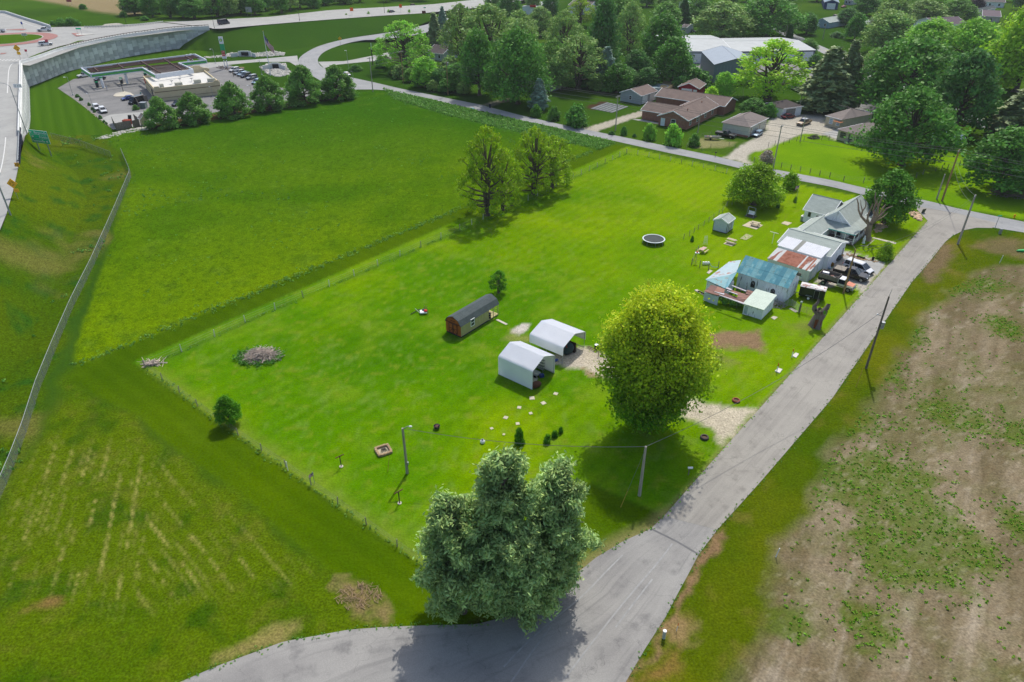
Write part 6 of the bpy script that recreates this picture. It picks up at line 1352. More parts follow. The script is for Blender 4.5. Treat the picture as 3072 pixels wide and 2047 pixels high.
# flags
FR, FWH2, FB = mat('flag_red', C(190,40,56)), mat('flag_white', C(235,235,240)), mat('flag_blue', C(40,50,110))
def flag(par, w_, h_, z, droop=0., rz=0.):
    nx_, ny_ = 14, 13; V = []; F = []; MI = []
    for j in range(ny_+1):
        for i in range(nx_+1):
            u, v = i/nx_, j/ny_; x = u*w_*(1-.5*droop); y = .12*w_*math.sin(u*7+v*2)*u; zz = -v*h_-droop*u*w_*.9; V.append((x*math.cos(rz)-y*math.sin(rz), x*math.sin(rz)+y*math.cos(rz), zz))
    for j in range(ny_):
        for i in range(nx_): a_ = j*(nx_+1)+i; F.append((a_, a_+1, a_+nx_+2, a_+nx_+1)); MI.append(2 if (j < 7 and i < 6) else j % 2)
    o = bpy.data.objects.new('flag_cloth', fastmesh('flag_cloth', V, F, [FR, FWH2, FB], True, mi=MI)); link(o, par); o.location = (0.06, 0, z); 
    s_ = MB()
    for j in range(4):
        for i in range(5): u, v = (.4+i*.95)/14, (.8+j*1.6)/13; x = u*w_*(1-.5*droop); y = .12*w_*math.sin(u*7+v*2)*u; p = (x*math.cos(rz)-(y)*math.sin(rz), x*math.sin(rz)+(y)*math.cos(rz)-.02, -v*h_-droop*u*w_*.9); s_.box(p, (w_*.02,.02,w_*.02))
    so = s_.build('stars', FWH2, par); so.location = (0.06,0,z); return o
fp = thing('flagpole', 'tall white flagpole with drooping striped flag between two culverts', 'flagpole', W(812,227)); MB().cyl((0,0,0), (0,0,16.4), .16, .07, 8).build('pole', FWH, fp); MB().ball((0,0,16.5), .16).build('finial', YPAINT, fp); flag(fp, 5.2, 3.0, 15.0, .9, -.1)
# culverts and riprap
def culvert(label, px_, py_, w_=2.8):
    t_ = thing('culvert', label, 'culvert', W(px_, py_)); MB().box((-w_*.72,.4,1.1), (w_*.36,.5,2.2)).build('headwall', COPE, t_); MB().box((w_*.72,.4,1.1), (w_*.36,.5,2.2)).build('headwall', COPE, t_); MB().box((0,.4,2.1), (w_*1.08,.5,.5)).build('lintel', COPE, t_)
    MB().box((0,.75,.9), (w_*1.1,.1,1.9)).build('culvert_mouth', BLK, t_)  # black panel across the mouth stands in for the shade inside
    for s_ in (-1, 1): MB().box((s_*w_*1.35,-1.0,.8), (3.2,.35,1.7), s_*-.8).build('wing_wall', COPE, t_)
culvert('concrete box culvert behind the fuel sign, framed by riprap', 735, 170, 3.2); culvert('concrete box culvert at the foot of the flagpole', 827, 207, 2.6)
ROCK = mat('limestone_rock', C(188,186,178), .95, var=.22, scale=1.2, fine=.1)
def rocks(name, label, poly, n, size, m=ROCK, z=0., seed=1, hill=0.):
    rs = np.random.RandomState(seed); xs = [p.x for p in poly]; ys = [p.y for p in poly]; x = rs.uniform(min(xs), max(xs), n*4); y = rs.uniform(min(ys), max(ys), n*4); k = in_poly(x, y, poly); x, y = x[k][:n], y[k][:n]
    base = np.array([(1,0,-.3),(0,1,-.3),(-1,0,-.3),(0,-1,-.3),(.6,.6,.5),(-.6,.5,.6),(-.5,-.6,.5),(.5,-.6,.45)]); FA_ = np.array([(0,1,5,4),(1,2,6,5),(2,3,7,6),(3,0,4,7),(4,5,6,7)]); V = []; F = []
    dd = np.clip(-sdf(x, y, poly)/3, 0, 1)*hill
    for i in range(len(x)):
        s_ = size*(.5+rs.rand()); t = rs.rand()*6.3; c_, s2 = math.cos(t), math.sin(t); b = base*(s_, s_*(.6+.5*rs.rand()), s_*.7)+rs.normal(size=(8,3))*s_*.12; V.append(np.stack([b[:,0]*c_-b[:,1]*s2+x[i], b[:,0]*s2+b[:,1]*c_+y[i], b[:,2]+z+dd[i]], 1)); F.append(FA_+8*i)
    o = link(bpy.data.objects.new(name, fastmesh(name, np.concatenate(V), np.concatenate(F), m))); tag(o, label, None, None, 'stuff')
rocks('riprap', 'pale riprap stones round the far culvert', TL('B', (370,520),(560,500),(650,490),(730,515),(855,535),(840,560),(700,572),(560,575),(370,568),(50,592),(45,575),(200,565)), 1300, .45, seed=1)
rocks('riprap', 'pale riprap stones in the hollow by the flagpole', TL('B', (600,680),(700,640),(860,640),(880,690),(935,750),(800,778),(690,755)), 1300, .42, seed=2)
rocks('riprap', 'strip of pale stones behind the dumpster fence', TL('A', (960,1400),(1200,1330),(1400,1290),(1520,1285),(1500,1310),(1300,1345),(1150,1390),(1010,1410)), 700, .35, seed=3)
rocks('border_stones', 'tan gravel border along the fuel station lot', TL('U', (-40,760),(10,760),(230,905),(560,1195),(540,1215),(330,1060),(150,900)), 700, .22, mat('tan_gravel', C(186,174,152)), seed=4)
rocks('border_stones', 'dark mulch chunks round the price sign base', TL('B', (145,680),(220,660),(330,690),(390,720),(250,710)), 150, .3, mat('dark_mulch', C(74,64,60)), seed=5)
mon = thing('monument_sign', 'low tan stone monument sign beside the parked cars', 'sign', T('B',405,715)); MB().box((0,0,.6), (3.4,.8,1.2)).build('stone_block', mat('tan_stone', C(150,124,92), .9, var=.2, scale=2, bump=.6), mon, bevel=.1); MB().box((0,-.02,1.25), (3.7,1.0,.18)).build('cap_stone', mat('tan_stone_cap', C(170,146,110)), mon)
# raised islands, enclosure, dumpsters, sheds
ki = TL('U', (565,750),(600,710),(720,685),(810,705),(880,755),(600,760)); sheet('traffic_island', ki, .16, CONCG)
en = thing('dumpster_fence', 'grey wooden dumpster enclosure at the corner of the lot', 'fence', T('U',600,1230)); 
def pickets(par, a_, b_, h_, m, w_=.16, name='picket'):
    L_ = (b_-a_).length; n = int(L_/w_/2); d_ = (b_-a_).normalized()
    for i in range(n):
        p = a_.lerp(b_, (i+.5)/n)-par.location; MB().box(p+V3(0,0,h_/2), (L_/n-.03,.04,h_*(1+.04*((i*37) % 5)/5)), math.atan2(d_.y,d_.x)).build(name, m, par)
for a_, b_ in ((T('U',560,1130),T('U',615,1235)),(T('U',615,1235),T('U',835,1195)),(T('U',850,1200),T('U',945,1175)),(T('U',870,1100),T('U',945,1160))): pickets(en, a_, b_, 2.2, WOODG, .25)
dm = thing('dumpster', 'red dumpster with open black lid inside the wooden enclosure', 'dumpster', T('U',775,1150)); MB().hexa([(-1,-.7,.1),(1,-.7,.1),(1,.6,.1),(-1,.6,.1)], [(-1.15,-.9,1.5),(1.15,-.9,1.5),(1.15,.75,1.5),(-1.15,.75,1.5)]).build('bin', mat('dumpster_red', C(178,66,44), .7, var=.12), dm); MB().slab([(0,.7,1.5),(1.1,.7,1.5),(1.1,1.2,2.6),(0,1.2,2.6)], .05).build('lid', BLK, dm); MB().slab([(-1.1,-.9,1.52),(-.02,-.9,1.52),(-.02,.7,1.56),(-1.1,.7,1.56)], .05).build('lid', mat('lid_red', C(150,70,50)), dm)
rbuild('shed', 'small beige shed with grey gable roof beside the dumpster enclosure', 'shed', T('U',945,1160), T('U',985,1172), T('U',1085,1155), 0, .9, 'BA', STUC, SHINGT, h=2.4, oe=.2)
ub = thing('utility_box', 'grey green utility cabinet beside the black van', 'utility box', T('U',1000,915)); MB().box((0,0,.9), (1.9,1.6,1.8)).build('cabinet', mat('box_green', C(120,136,128)), ub, bevel=.05); MB().box((0,0,1.85), (2.0,1.7,.08)).build('lid', METG, ub)
sf = thing('screen_fence', 'weathered wooden screen fence beside the utility cabinet', 'fence', T('U',900,850)); pickets(sf, T('U',895,845), T('U',945,930), 1.9, WOODG, .2); pickets(sf, T('U',895,845), T('U',1060,820), 1.9, WOODG, .2)
for x, y, h_ in ((1490,790,0),): pass

# ================================================================ LAMPS, POLES, WIRES
POLEW = mat('weathered_pole', C(182,174,162), .9, var=.2, scale=2, stretch=(3,3,.4)); POLEB = mat('brown_pole', C(168,136,92), .9, var=.25, scale=2, stretch=(3,3,.3)); PBLK = mat('black_lamp_metal', C(34,36,44), .4)
TOPS = {}
def pole(key, label, bx, by, ty, r=.16, m=POLEW, arm=0, z=0., tx=None, trans=None, ins=True):
    b = W(bx, by, z); h = height_to(b, ty)-z; t_ = thing('utility_pole', label, 'utility pole', b); lx = 0
    MB().cyl((0,0,-.1), (0,0,h), r*1.15, r*.75, 8).build('pole', m, t_); TOPS[key] = b+V3(0,0,h)
    if arm:
        rz = ARMZ; MB().box((0,0,h-.35), (.12,arm,.14), rz).build('crossarm', POLEW, t_)
        for k in (-.46,-.2,.2,.46):
            d = Vector((-math.sin(rz), math.cos(rz), 0))*arm*k; MB().cyl(d+V3(0,0,h-.28), d+V3(0,0,h-.08), .05, .04, 6).build('insulator', TRIM, t_)
    if trans: MB().cyl((.32,-.1,h*trans-.5), (.32,-.1,h*trans+.5), .26, .26, 10).build('transformer', METG, t_)
    return t_
ARMZ = math.radians(-41)
pole('s1','first weathered pole with small crossarm where the street meets the ring road',1119,277,172,arm=2.2)
pole('s2','brown wooden pole in front of the light green willow',1210,248,153,m=POLEB,arm=2.0)
pole('s3','grey pole carrying a transformer left of the young light tree',1282,259,175,trans=.86)
pole('s3b','short grey stub pole beside the transformer pole',1290,257,217,.12)
pole('s4','brown-footed pole with wire bundle in front of the dark maples',1344,284,186,m=POLEB,arm=2.2,trans=.93)
pole('s5','slim pole with high crossarm by the gravel house drive',1846,393,287,arm=2.2)
pole('s6','short slim pole beside the brick ranch house',2093,399,338,.12)
pole('s7','pole by the weeping bush with arm and many wires',2320,502,376,arm=2.0)
pole('s8','leaning grey pole in front of the grey pickup',2400,426,348,.14)
pole('s9','dark pole between the white garage and the conifers',2396,335,288,.14)
pole('s10','tallest weathered pole at the street corner with side brackets',2826,603,449,.2,m=POLEB,arm=1.6)
pole('s10b','cut-off shorter pole beside the tallest corner pole',2810,598,523,.17)
pole('s11','grey pole with black band standing in the verge of the junction',2873,733,585,.19,arm=1.0)
pole('d1','bare brown pole standing in front of the parked dump truck',2530,880,748,.16,m=POLEB)
pole('r1','dark pole with transformer on the verge across the front road',2598,1105,890,.15,m=mat('dark_pole', C(120,110,100), .9, var=.2, scale=2),trans=.62)
pole('n1','pale pole with guy wire in the shade of the big maple',1918,1487,1340,.17)
pole('n2','grey yard pole with lamp arm and meter near the stone fire ring',1222,1420,1285,.16)
pole('f1','far pole with crossarm behind the white warehouse',2053,108,78,.2,arm=2.4)
pole('f2','far pole on the lawn across the back road',2468,119,69,.18)
pole('f3','far pole beside the clipped arborvitae',2355,120,76,.18)
pole('f4','far pole standing among the trees at the right',2931,256,224,.18)
n2 = bpy.data.objects['utility_pole.0%02d' % 16] if 'utility_pole.016' in bpy.data.objects else None
h2 = TOPS['n2'].z
lampm = mat('lamp_glass', C(215,225,215), .3)
yl = [o for o in bpy.data.objects if o.get('label', '').startswith('grey yard pole')][0]
MB().tube([V3(0,0,h2-.3), V3(.35,.1,h2+.1), V3(.7,.15,h2+.15)], .04, 5).build('lamp_arm', METG, yl); MB().ball((.85,.18,h2+.08), (.22,.16,.12)).build('lamp_head', lampm, yl); MB().box((.18,-.1,1.6), (.22,.16,.4)).build('meter_box', METG, yl); MB().cyl((.14,-.05,0), (.14,-.05,1.5), .04).build('conduit', BLK, yl); MB().cyl((-.1,-.16,.1), (-.08,-.14,h2-.2), .03).build('conduit', METG, yl)
r1 = [o for o in bpy.data.objects if o.get('label', '').startswith('dark pole with transformer')][0]; MB().tube([V3(0,0,TOPS['r1'].z), V3(.1,0,TOPS['r1'].z+1.2)], .04, 5, .02).build('mast_tip', METG, r1); MB().ball((-.9,-.2,9.0), .12).build('lamp_globe', TRIM, r1); MB().cyl((0,0,8.6), (-.9,-.2,8.95), .04, n=4).build('lamp_arm', METG, r1)
WIRE = mat('wire_grey', C(120,120,118), .6)
def wire(a_, b_, sag, r=.022, off=(0,0,0)): 
    o = Vector(off); return [a_+o+(b_-a_)*t-V3(0,0,sag*4*t*(1-t)) for t in [i/14 for i in range(15)]]
def cable(label, runs, r=.024): 
    mb = MB()
    for q_ in runs: mb.tube(q_, r, 4)
    o = mb.build('overhead_wire', WIRE); tag(o, label, 'overhead wire')
perp_ = Vector((-math.sin(ARMZ), math.cos(ARMZ), 0))
tp = TOPS; far_e = tp['s10']+(tp['s10']-tp['s7'])*.8; far_w = tp['s1']+V3(-30,60,-3)
for k_, (o_, dz, nm) in enumerate(((1.0,-.1,'outer street wire on the crossarms, farther side'),(-1.0,-.1,'outer street wire on the crossarms, nearer side'),(0,-1.7,'middle street wire below the crossarms'),(0,-2.9,'lowest street wire below the crossarms'))):
    ch = ['s1','s2','s3','s4','s5','s7','s10']; runs = []
    for i in range(len(ch)-1): 
        L_ = (tp[ch[i+1]]-tp[ch[i]]).length; runs.append(wire(tp[ch[i]], tp[ch[i+1]], L_*L_*.00022, off=perp_*o_+V3(0,0,dz)))
    runs.append(wire(tp['s10'], far_e, 1.0, off=perp_*o_+V3(0,0,dz))); cable(nm, runs, .03)
cable('pair of service wires between the two street corner poles', [wire(tp['s10']+V3(0,0,-2), tp['s11']+V3(0,0,-.1), 1.2), wire(tp['s10']+V3(0,0,-3.6), tp['s11']+V3(0,0,-1.6), 1.2)], .022)
cable('drooping service wires from the banded pole over the junction', [wire(tp['s11']+V3(0,0,-.2), tp['d1'], 2.2), wire(tp['s11']+V3(0,0,-.8), tp['d1']+V3(0,0,-.5), 2.3)], .018)
cable('wire from the brown driveway pole to the farmhouse gable', [wire(tp['d1'], ap-e2*.3+V3(0,0,5.0), .5)], .025)
cable('guy wire beside the brown driveway pole', [[tp['d1']+V3(.3,.3,-2.4), W(2588,856)]], .02)
cable('long service wire from the shaded pole across the drive to the road pole', [wire(tp['n1'], tp['r1']+V3(0,0,-2), 1.6)], .03)
cable('twisted service wire between the yard lamp pole and the shaded pole', [wire(tp['n2'], tp['n1'], .9)], .035)
cable('guy wire of the shaded pole with yellow guard', [[tp['n1']+V3(0,0,-.4), W(1862,1522)]], .018); yg = MB().cyl(W(1862,1522), (tp['n1']+V3(0,0,-.4)).lerp(W(1862,1522), .72), .04).build('guy_guard', YPAINT); tag(yg, 'yellow guy wire guard beside the shaded pole', 'guy guard')
yg = MB().cyl(W(1163,1415), W(1163,1415)+V3(.35,.35,2.1), .03).build('guy_guard', YPAINT); tag(yg, 'yellow guy guard leaning near the stone fire ring', 'guy guard')
yg = MB().cyl(W(2568,1162), W(2568,1162)+(tp['r1']-W(2568,1162))*.22, .035).build('guy_guard', YPAINT); tag(yg, 'yellow guy guard at the foot of the road pole', 'guy guard')
def lamp_post():
    t_ = thing('street_lamp', 'x', 'street lamp'); MB().cyl((0,0,0), (0,0,8.0), .11, .06, 8).build('pole', PBLK, t_); MB().cyl((0,0,0), (0,0,.7), .22, .14, 8).build('base', PBLK, t_); MB().tube([V3(0,0,7.8), V3(.3,0,8.2), V3(.7,0,8.1)], .05, 5).build('arm', PBLK, t_); MB().lathe((.75,0,7.5), [(.06,.6),(.18,.45),(.34,.1),(.3,0)], 10).build('lantern', PBLK, t_); return t_
def lot_lamp():
    t_ = thing('lot_lamp', 'x', 'parking lot lamp'); MB().cyl((0,0,0), (0,0,7.4), .11, .08, 8).build('pole', METG, t_); MB().cyl((0,0,0), (0,0,.6), .3, .3, 10).build('footing', COPE, t_); MB().box((-.55,0,7.45), (1.1,.1,.1)).build('arm', METG, t_); MB().box((-1.15,0,7.4), (.75,.5,.18)).build('lamp_head', TRIM, t_); return t_
LP, LL = Kit(lamp_post), Kit(lot_lamp)
for lb, x, y, ty in (('black lamp post beyond the gravel heap on the far verge',379,73,21),('black lamp post at the right end of the retaining wall',644,88,27),('black lamp post above the riprap culvert on the highway verge',899,62,12),('black lamp post right of the orange warning sign',1154,43,-8)):
    b_ = W(x, y, 7.6 if x < 1000 else 4.6); h_ = height_to(b_, ty)-b_.z; LP(lb, b_, math.pi/2, h_/8.2, 'black highway lamp posts')
for lb, x, y, ty in (('lot lamp beside the gravel border left of the canopy',219,286,231),('lot lamp at the left front corner of the beige store',464,290,255),('lot lamp between the store and the third row tree',639,291,260),('lot lamp right of the arched parapet, near the price sign',647,191,147),('lot lamp next to the flagpole hollow',786,226,181),('lot lamp in the parking behind the third and fourth row trees',758,301,256),('lot lamp beside the sixth row tree',1060,239,214),('lot lamp left of the two parked white cars',277,316,280)):
    b_ = W(x, y); h_ = height_to(b_, ty); LL(lb, b_, 0.2, h_/7.5, 'parking lot lamps')
gl = thing('globe_lamp', 'black post lamp with white globes on the concrete island', 'lamp', T('U',708,690)); MB().cyl((0,0,0), (0,0,4.2), .1).build('post', BLK, gl); 
for s_ in (-.3, .3): MB().ball((s_,0,4.4), .28).build('globe', lampm, gl)
st_ = thing('street_lamp', 'tall galvanised light pole on the bank left of the guardrail', 'street lamp', W(44,676,4.5)); MB().cyl((0,0,-2), (0,0,11), .18, .12, 8).build('pole', METG, st_); MB().tube([V3(0,0,10.8), V3(-1,0,11.3), V3(-3.5,0,11.5)], .07, 5).build('arm', METG, st_); MB().cyl((0,0,-.6), (0,0,.25), .4, .4, 10).build('footing', COPE, st_)
b_ = V3(side_end.lerp(corner,.15).x+.8, side_end.lerp(corner,.15).y-.5, 3); st2 = thing('street_lamp', 'thin galvanised light mast rising behind the side wall', 'street lamp', b_); MB().cyl((0,0,0), (0,0,14), .12, .08, 6).build('pole', METG, st2); MB().tube([V3(0,0,14), V3(-1.4,.4,14.5), V3(-4,1,14.8)], .06, 5).build('arm', METG, st2)
bl = thing('lamp_pole', 'black pole with white lamp head behind the clipped hedge', 'lamp', W(1119,197)); h_ = height_to(W(1119,197), 130); MB().cyl((0,0,0), (0,0,h_*.72), .22, .2, 8).build('pole', BLK, bl); MB().cyl((0,0,h_*.72), (0,0,h_), .12, .1, 8).build('pole_top', TRIM, bl)
sl = thing('lamp_pole', 'slim grey lamp pole on the lawn by the side drive', 'lamp', W(1046,209)); h_ = height_to(W(1046,209), 152); MB().cyl((0,0,0), (0,0,h_), .1, .07, 6).build('pole', METG, sl); MB().box((-.4,0,h_), (.8,.3,.15)).build('lamp_head', TRIM, sl)
# ---- signs
SG = mat('sign_green', C(0,214,150), .5, var=.03); SY = mat('sign_yellow', C(255,190,10), .5, var=.03)
def signpost(name, label, base, h_, w_, sh, m, rz=0., diamond=False, posts=1, glyph=None, back=False, cat='sign'):
    t_ = thing(name, label, cat, base, rz); k = [0] if posts == 1 else [-w_*.35, w_*.35]
    for x in k: MB().cyl((x,.06,-.4), (x,.06,h_), .05, n=5).build('post', METG, t_)
    o = MB().box((0,0,h_-sh/2), (w_,.05,sh), 0, math.pi/4 if diamond else 0).build('sign_panel', m, t_)
    return t_
zb = 2.6; s0, s1 = W(115,455,zb), W(154,460,zb); rz = math.atan2(s1.y-s0.y, s1.x-s0.x); ww = 6.2; gs = thing('road_sign', 'large green road sign reading Bargersville, Franklin and Mooresville', 'road sign', (s0+s1)/2, rz)
for x in (-1.75, 1.75): MB().box((x,.12,1.6), (.2,.2,5.0)).build('post', METG, gs)
MB().box((0,.03,4.0), (ww,.06,3.3)).build('border', TRIM, gs)
for i, (tx, ar) in enumerate((('Bargersville','l'),('Franklin','l'),('Mooresville','r'))):
    zc_ = 5.08-i*1.08; MB().box((0,-.02,zc_), (ww-.14,.05,1.0)).build('sign_panel', SG, gs)
    text(tx, .92, ((.42 if ar == 'l' else -2.9) if ar == 'r' else 2.95, -.06, zc_-.02), (math.pi/2,0,0), TRIM, gs, .02, 'LEFT' if ar == 'r' else 'RIGHT')
    x0 = (-2.55 if i == 0 else -2.2) if ar == 'l' else 2.2; dx = -1 if ar == 'l' else 1
    MB().poly([(x0+dx*.42,-.06,zc_),(x0,-.06,zc_+.3),(x0,-.06,zc_-.3),(x0,-.06,zc_+.1),(x0,-.06,zc_-.1),(x0-dx*.38,-.06,zc_-.1),(x0-dx*.38,-.06,zc_+.1)], [(0,1,2),(3,4,5,6)]).build('arrow', TRIM, gs)
def ringmark(par, zc_, r, m):
    for k in range(3):
        a0 = k*2.094+.3; pts = [Vector((r*math.cos(a0+j*.22), -.05, zc_+r*math.sin(a0+j*.22))) for j in range(7)]; MB().tube(pts, r*.13, 4).build('arrow_arc', m, par)
ws_ = signpost('warning_sign', 'orange diamond roundabout warning sign on the lower left shoulder', W(52,592,6.9), 3.6, 1.5, 1.5, SY, 0, True); ringmark(ws_, 2.85, .36, BLK); MB().box((.3,0,1.4), (1.0,.05,.7)).build('speed_plate', SY, ws_)
ws_ = signpost('warning_sign', 'yellow diamond warning sign with plate at the roundabout entry', W(64,185,8), 5.6, 1.9, 1.9, SY, 0, True); ringmark(ws_, 4.6, .5, BLK); MB().box((.1,0,2.9), (1.3,.05,1.0)).build('lower_plate', SY, ws_)
ws_ = signpost('hazard_marker', 'small black and yellow striped hazard marker at the guardrail end', W(55,506,7.4), 1.3, 1.0, .9, SY, 0)
for k in range(3): MB().box((-.3+.3*k,-.04,.85), (.09,.02,1.0), 0, .8).build('stripe', BLK, ws_)
cv = signpost('chevron_sign', 'white chevron sign on the roundabout island', W(77,118,8.1), 2.4, 2.1, .95, TRIM, .2)
for k in range(3): MB().poly([(-.8+k*.6,-.04,2.3),(-.55+k*.6,-.04,2.3),(-.25+k*.6,-.04,1.92),(-.55+k*.6,-.04,1.55),(-.8+k*.6,-.04,1.55),(-.5+k*.6,-.04,1.92)], [(0,1,2,5),(5,2,3,4)]).build('chevron', BLK, cv)
signpost('street_sign', 'small green street sign on two posts on the splitter island', W(241,107,8.1), 3.2, 2.4, .6, SG, 0, posts=2)
signpost('street_sign', 'blue lane sign on the far splitter island', W(70,86,8.1), 3.0, .8, 1.2, mat('sign_blue', C(60,90,180)), 0)
signpost('yield_sign', 'red and white yield sign beside the crosswalk', W(84,172,8), 2.8, .8, .8, mat('yield_red', C(205,60,80)), .5)
signpost('yield_sign', 'red and white yield sign in front of the white wagon', W(147,147,8), 3.6, 1.1, 1.0, mat('yield_pink', C(210,90,100)), .3)
ls = signpost('lane_sign', 'white lane arrow sign on a bracket above the side parapet', W(62,285,8), 3.2, 2.3, 1.1, TRIM, .1)
for k in (-.7, .1, .75): MB().tube([V3(k,-.05,2.3), V3(k,-.05,2.7), V3(k+.2,-.05,2.95)], .05, 4).build('arrow', BLK, ls)
signpost('road_sign', 'back of a grey road sign on two posts before the wood', W(749,47,8), 4.2, 3.4, 2.6, METG, -.15, posts=2)
signpost('construction_sign', 'left orange construction sign on the highway verge', W(1057,49,5.4), 4.4, 1.8, 1.8, mat('sign_orange', C(255,110,40)), .2)
signpost('construction_sign', 'right orange construction sign near the maroon car', W(1203,38,4.6), 4.4, 1.6, 1.8, mat('sign_orange', C(255,110,40)), .2)
signpost('warning_sign', 'round yellow sign on the inside of the ring road curve', W(1022,137,.1), 3.8, 1.3, 1.3, SY, .2, True)
signpost('street_sign', 'green street name sign at the far highway junction', W(1275,42,3.6), 3.6, 1.3, .5, SG, .2)
signpost('business_sign', 'dark sign with red band standing on the verge by the far junction', W(1272,45,3.6), 2.2, 2.2, 1.5, mat('sign_dark_red', C(110,30,34)), .1, posts=2)
signpost('realty_sign', 'red and white sign on posts in the tan field', W(211,18,8), 4.0, 3.0, 1.9, mat('sign_red_white', C(190,90,96)), 0, posts=2)
signpost('street_sign', 'green street name sign on a thin post at the junction', W(2985,686), 2.9, 1.0, .25, SG, .2)
ft = thing('flat_sign', 'small dark board leaning at the rocky corner of the lot', 'board', W(2769,640)); MB().box((0,0,.5), (.9,.06,1.0), .3, 0, .2).build('board', mat('olive_board', C(86,92,70)), ft)
# ================================================================ VEHICLES
TYRE = mat('tyre_rubber', C(34,34,36), .9, var=.1); RIM = mat('wheel_rim', C(170,174,178), .35, metal=.6, var=.05); CGL = mat('car_glass', (.012,.018,.024), .08, var=0, spec=.7)
LAMPR = mat('tail_lamp', C(190,24,34), .3, var=0); LAMPW = mat('head_lamp', C(225,230,235), .15, var=0)
def paint(n, r, g, b_, m=.15): 
    k = mat('paint_'+n, C(r,g,b_), .28, metal=m, var=.03, spec=.5); k.node_tree.nodes['Principled BSDF'].inputs['Coat Weight'].default_value = .4; return k
PW, PB, PS, PG_, PBL, PMR, PNV, PLB, PTN = paint('white',236,238,240,.0), paint('black',20,22,28), paint('silver',176,180,184,.4), paint('grey',120,122,124,.4), paint('blue',30,60,150), paint('maroon',112,22,36), paint('navy',24,32,58), paint('light_blue',150,178,200), paint('tan',160,140,110)
def vehicle(kind):
    """x forward. body lofted from cross-sections, cabin glass, roof, wheels, lamps"""
    S = dict(sedan=(4.75,1.82,1.42), suv=(4.7,1.88,1.72), van=(5.15,2.0,1.78), pickup=(5.8,1.98,1.86), cargo=(5.6,2.0,2.35), wagon=(4.9,1.85,1.45), crew=(5.9,2.02,1.92))[kind]; L, Wd, H = S; hw = Wd/2
    r = bpy.data.objects.new('car', None); COL.objects.link(r); r['category'] = {'pickup':'pickup truck','crew':'pickup truck','van':'van','cargo':'van'}.get(kind, 'car')
    r.name = {'pickup':'pickup_truck','crew':'pickup_truck','van':'minivan','cargo':'cargo_van','sedan':'sedan_car','suv':'sport_utility_car','wagon':'station_wagon'}[kind]
    belt = dict(sedan=.92, suv=1.05, van=1.02, pickup=1.12, cargo=1.25, wagon=.9, crew=1.15)[kind]; x0, x1 = -L/2, L/2
    hood = dict(sedan=(1.35,.80), suv=(1.25,.98), van=(.95,.98), pickup=(1.45,1.12), cargo=(.8,1.15), wagon=(1.4,.88), crew=(1.5,1.12))[kind]
    # stations: x, z bottom, z top, half width scale
    if kind in ('pickup', 'crew'): st_ = [(x0,.55,1.1,.93),(x0+.1,.42,1.15,.99),(x0+.9,.4,1.15,1),(0,.38,1.14,1),(x1-hood[0],.38,1.14,1),(x1-.5,.4,1.08,.99),(x1-.12,.45,.98,.95),(x1,.5,.85,.86)]
    else: st_ = [(x0,.5,belt*.9,.86),(x0+.15,.38,belt,.95),(x0+.8,.32,belt,1),(0,.3,belt,1),(x1-hood[0],.3,belt*.98,1),(x1-.55,.32,hood[1]*.92,.98),(x1-.14,.36,hood[1]*.8,.92),(x1,.45,hood[1]*.66,.8)]
    V = []; F = []; n = 8
    for x, zb, zt, k in st_:
        w_ = hw*k; zm = zb+(zt-zb)*.55
        V += [(x,-w_*.86,zb),(x,-w_,zb+.16),(x,-w_,zm),(x,-w_*.95,zt-.04),(x,-w_*.86,zt),(x,w_*.86,zt),(x,w_*.95,zt-.04),(x,w_,zm)]; V += [(x,w_,zb+.16),(x,w_*.86,zb)]
    n = 10
    for i in range(len(st_)-1):
        for j in range(n): a_ = i*n+j; b_ = i*n+(j+1) % n; F.append((a_, b_, b_+n, a_+n))
    F.append(tuple(range(n-1, -1, -1))); F.append(tuple((len(st_)-1)*n+j for j in range(n)))
    mb = MB(); mb.poly(V, F); mb.build('body', PW, r, bevel=0)
    cab = dict(sedan=(-1.75,-1.05,.35,1.15), suv=(-2.2,-1.95,.25,1.2), van=(-2.45,-2.2,.75,1.75), pickup=(-.55,-.4,.55,1.3), cargo=(-2.75,-2.68,1.35,2.15), wagon=(-2.3,-1.95,.3,1.1), crew=(-.95,-.75,.65,1.45))[kind]
    a0, a1, a2, a3 = cab; zt = H-.05; wb, wt = hw*.9, hw*(.74 if kind not in ('cargo',) else .84); zb = belt-.02 if kind not in ('pickup','crew') else 1.12
    mb = MB(); mb.hexa([(a0,-wb,zb),(a3,-wb,zb),(a3,wb,zb),(a0,wb,zb)], [(a1,-wt,zt),(a2,-wt,zt),(a2,wt,zt),(a1,wt,zt)]); mb.build('window_band' if kind != 'cargo' else 'cargo_box', CGL if kind != 'cargo' else PW, r)
    mb = MB(); mb.hexa([(a1-.04,-wt-.03,zt-.02),(a2+.06,-wt-.03,zt-.02),(a2+.06,wt+.03,zt-.02),(a1-.04,wt+.03,zt-.02)], [(a1+.08,-wt+.08,H+.03),(a2-.08,-wt+.08,H+.03),(a2-.08,wt-.08,H+.03),(a1+.08,wt-.08,H+.03)]); mb.build('roof', PW, r)
    mb = MB()
    cuts = [a0, a3]+[(a0+a3)/2-.05]+([a0*.5+a3*.5-.95] if kind in ('van','suv','wagon') else [])
    for x in cuts:
        tt = (x-a0)/(a3-a0); xt = a1+(a2-a1)*tt
        for s in (-1, 1): mb.cyl((x,s*(wb+.005),zb), (xt,s*(wt+.005),zt), .045, n=4)
    mb.build('pillar', PW, r)
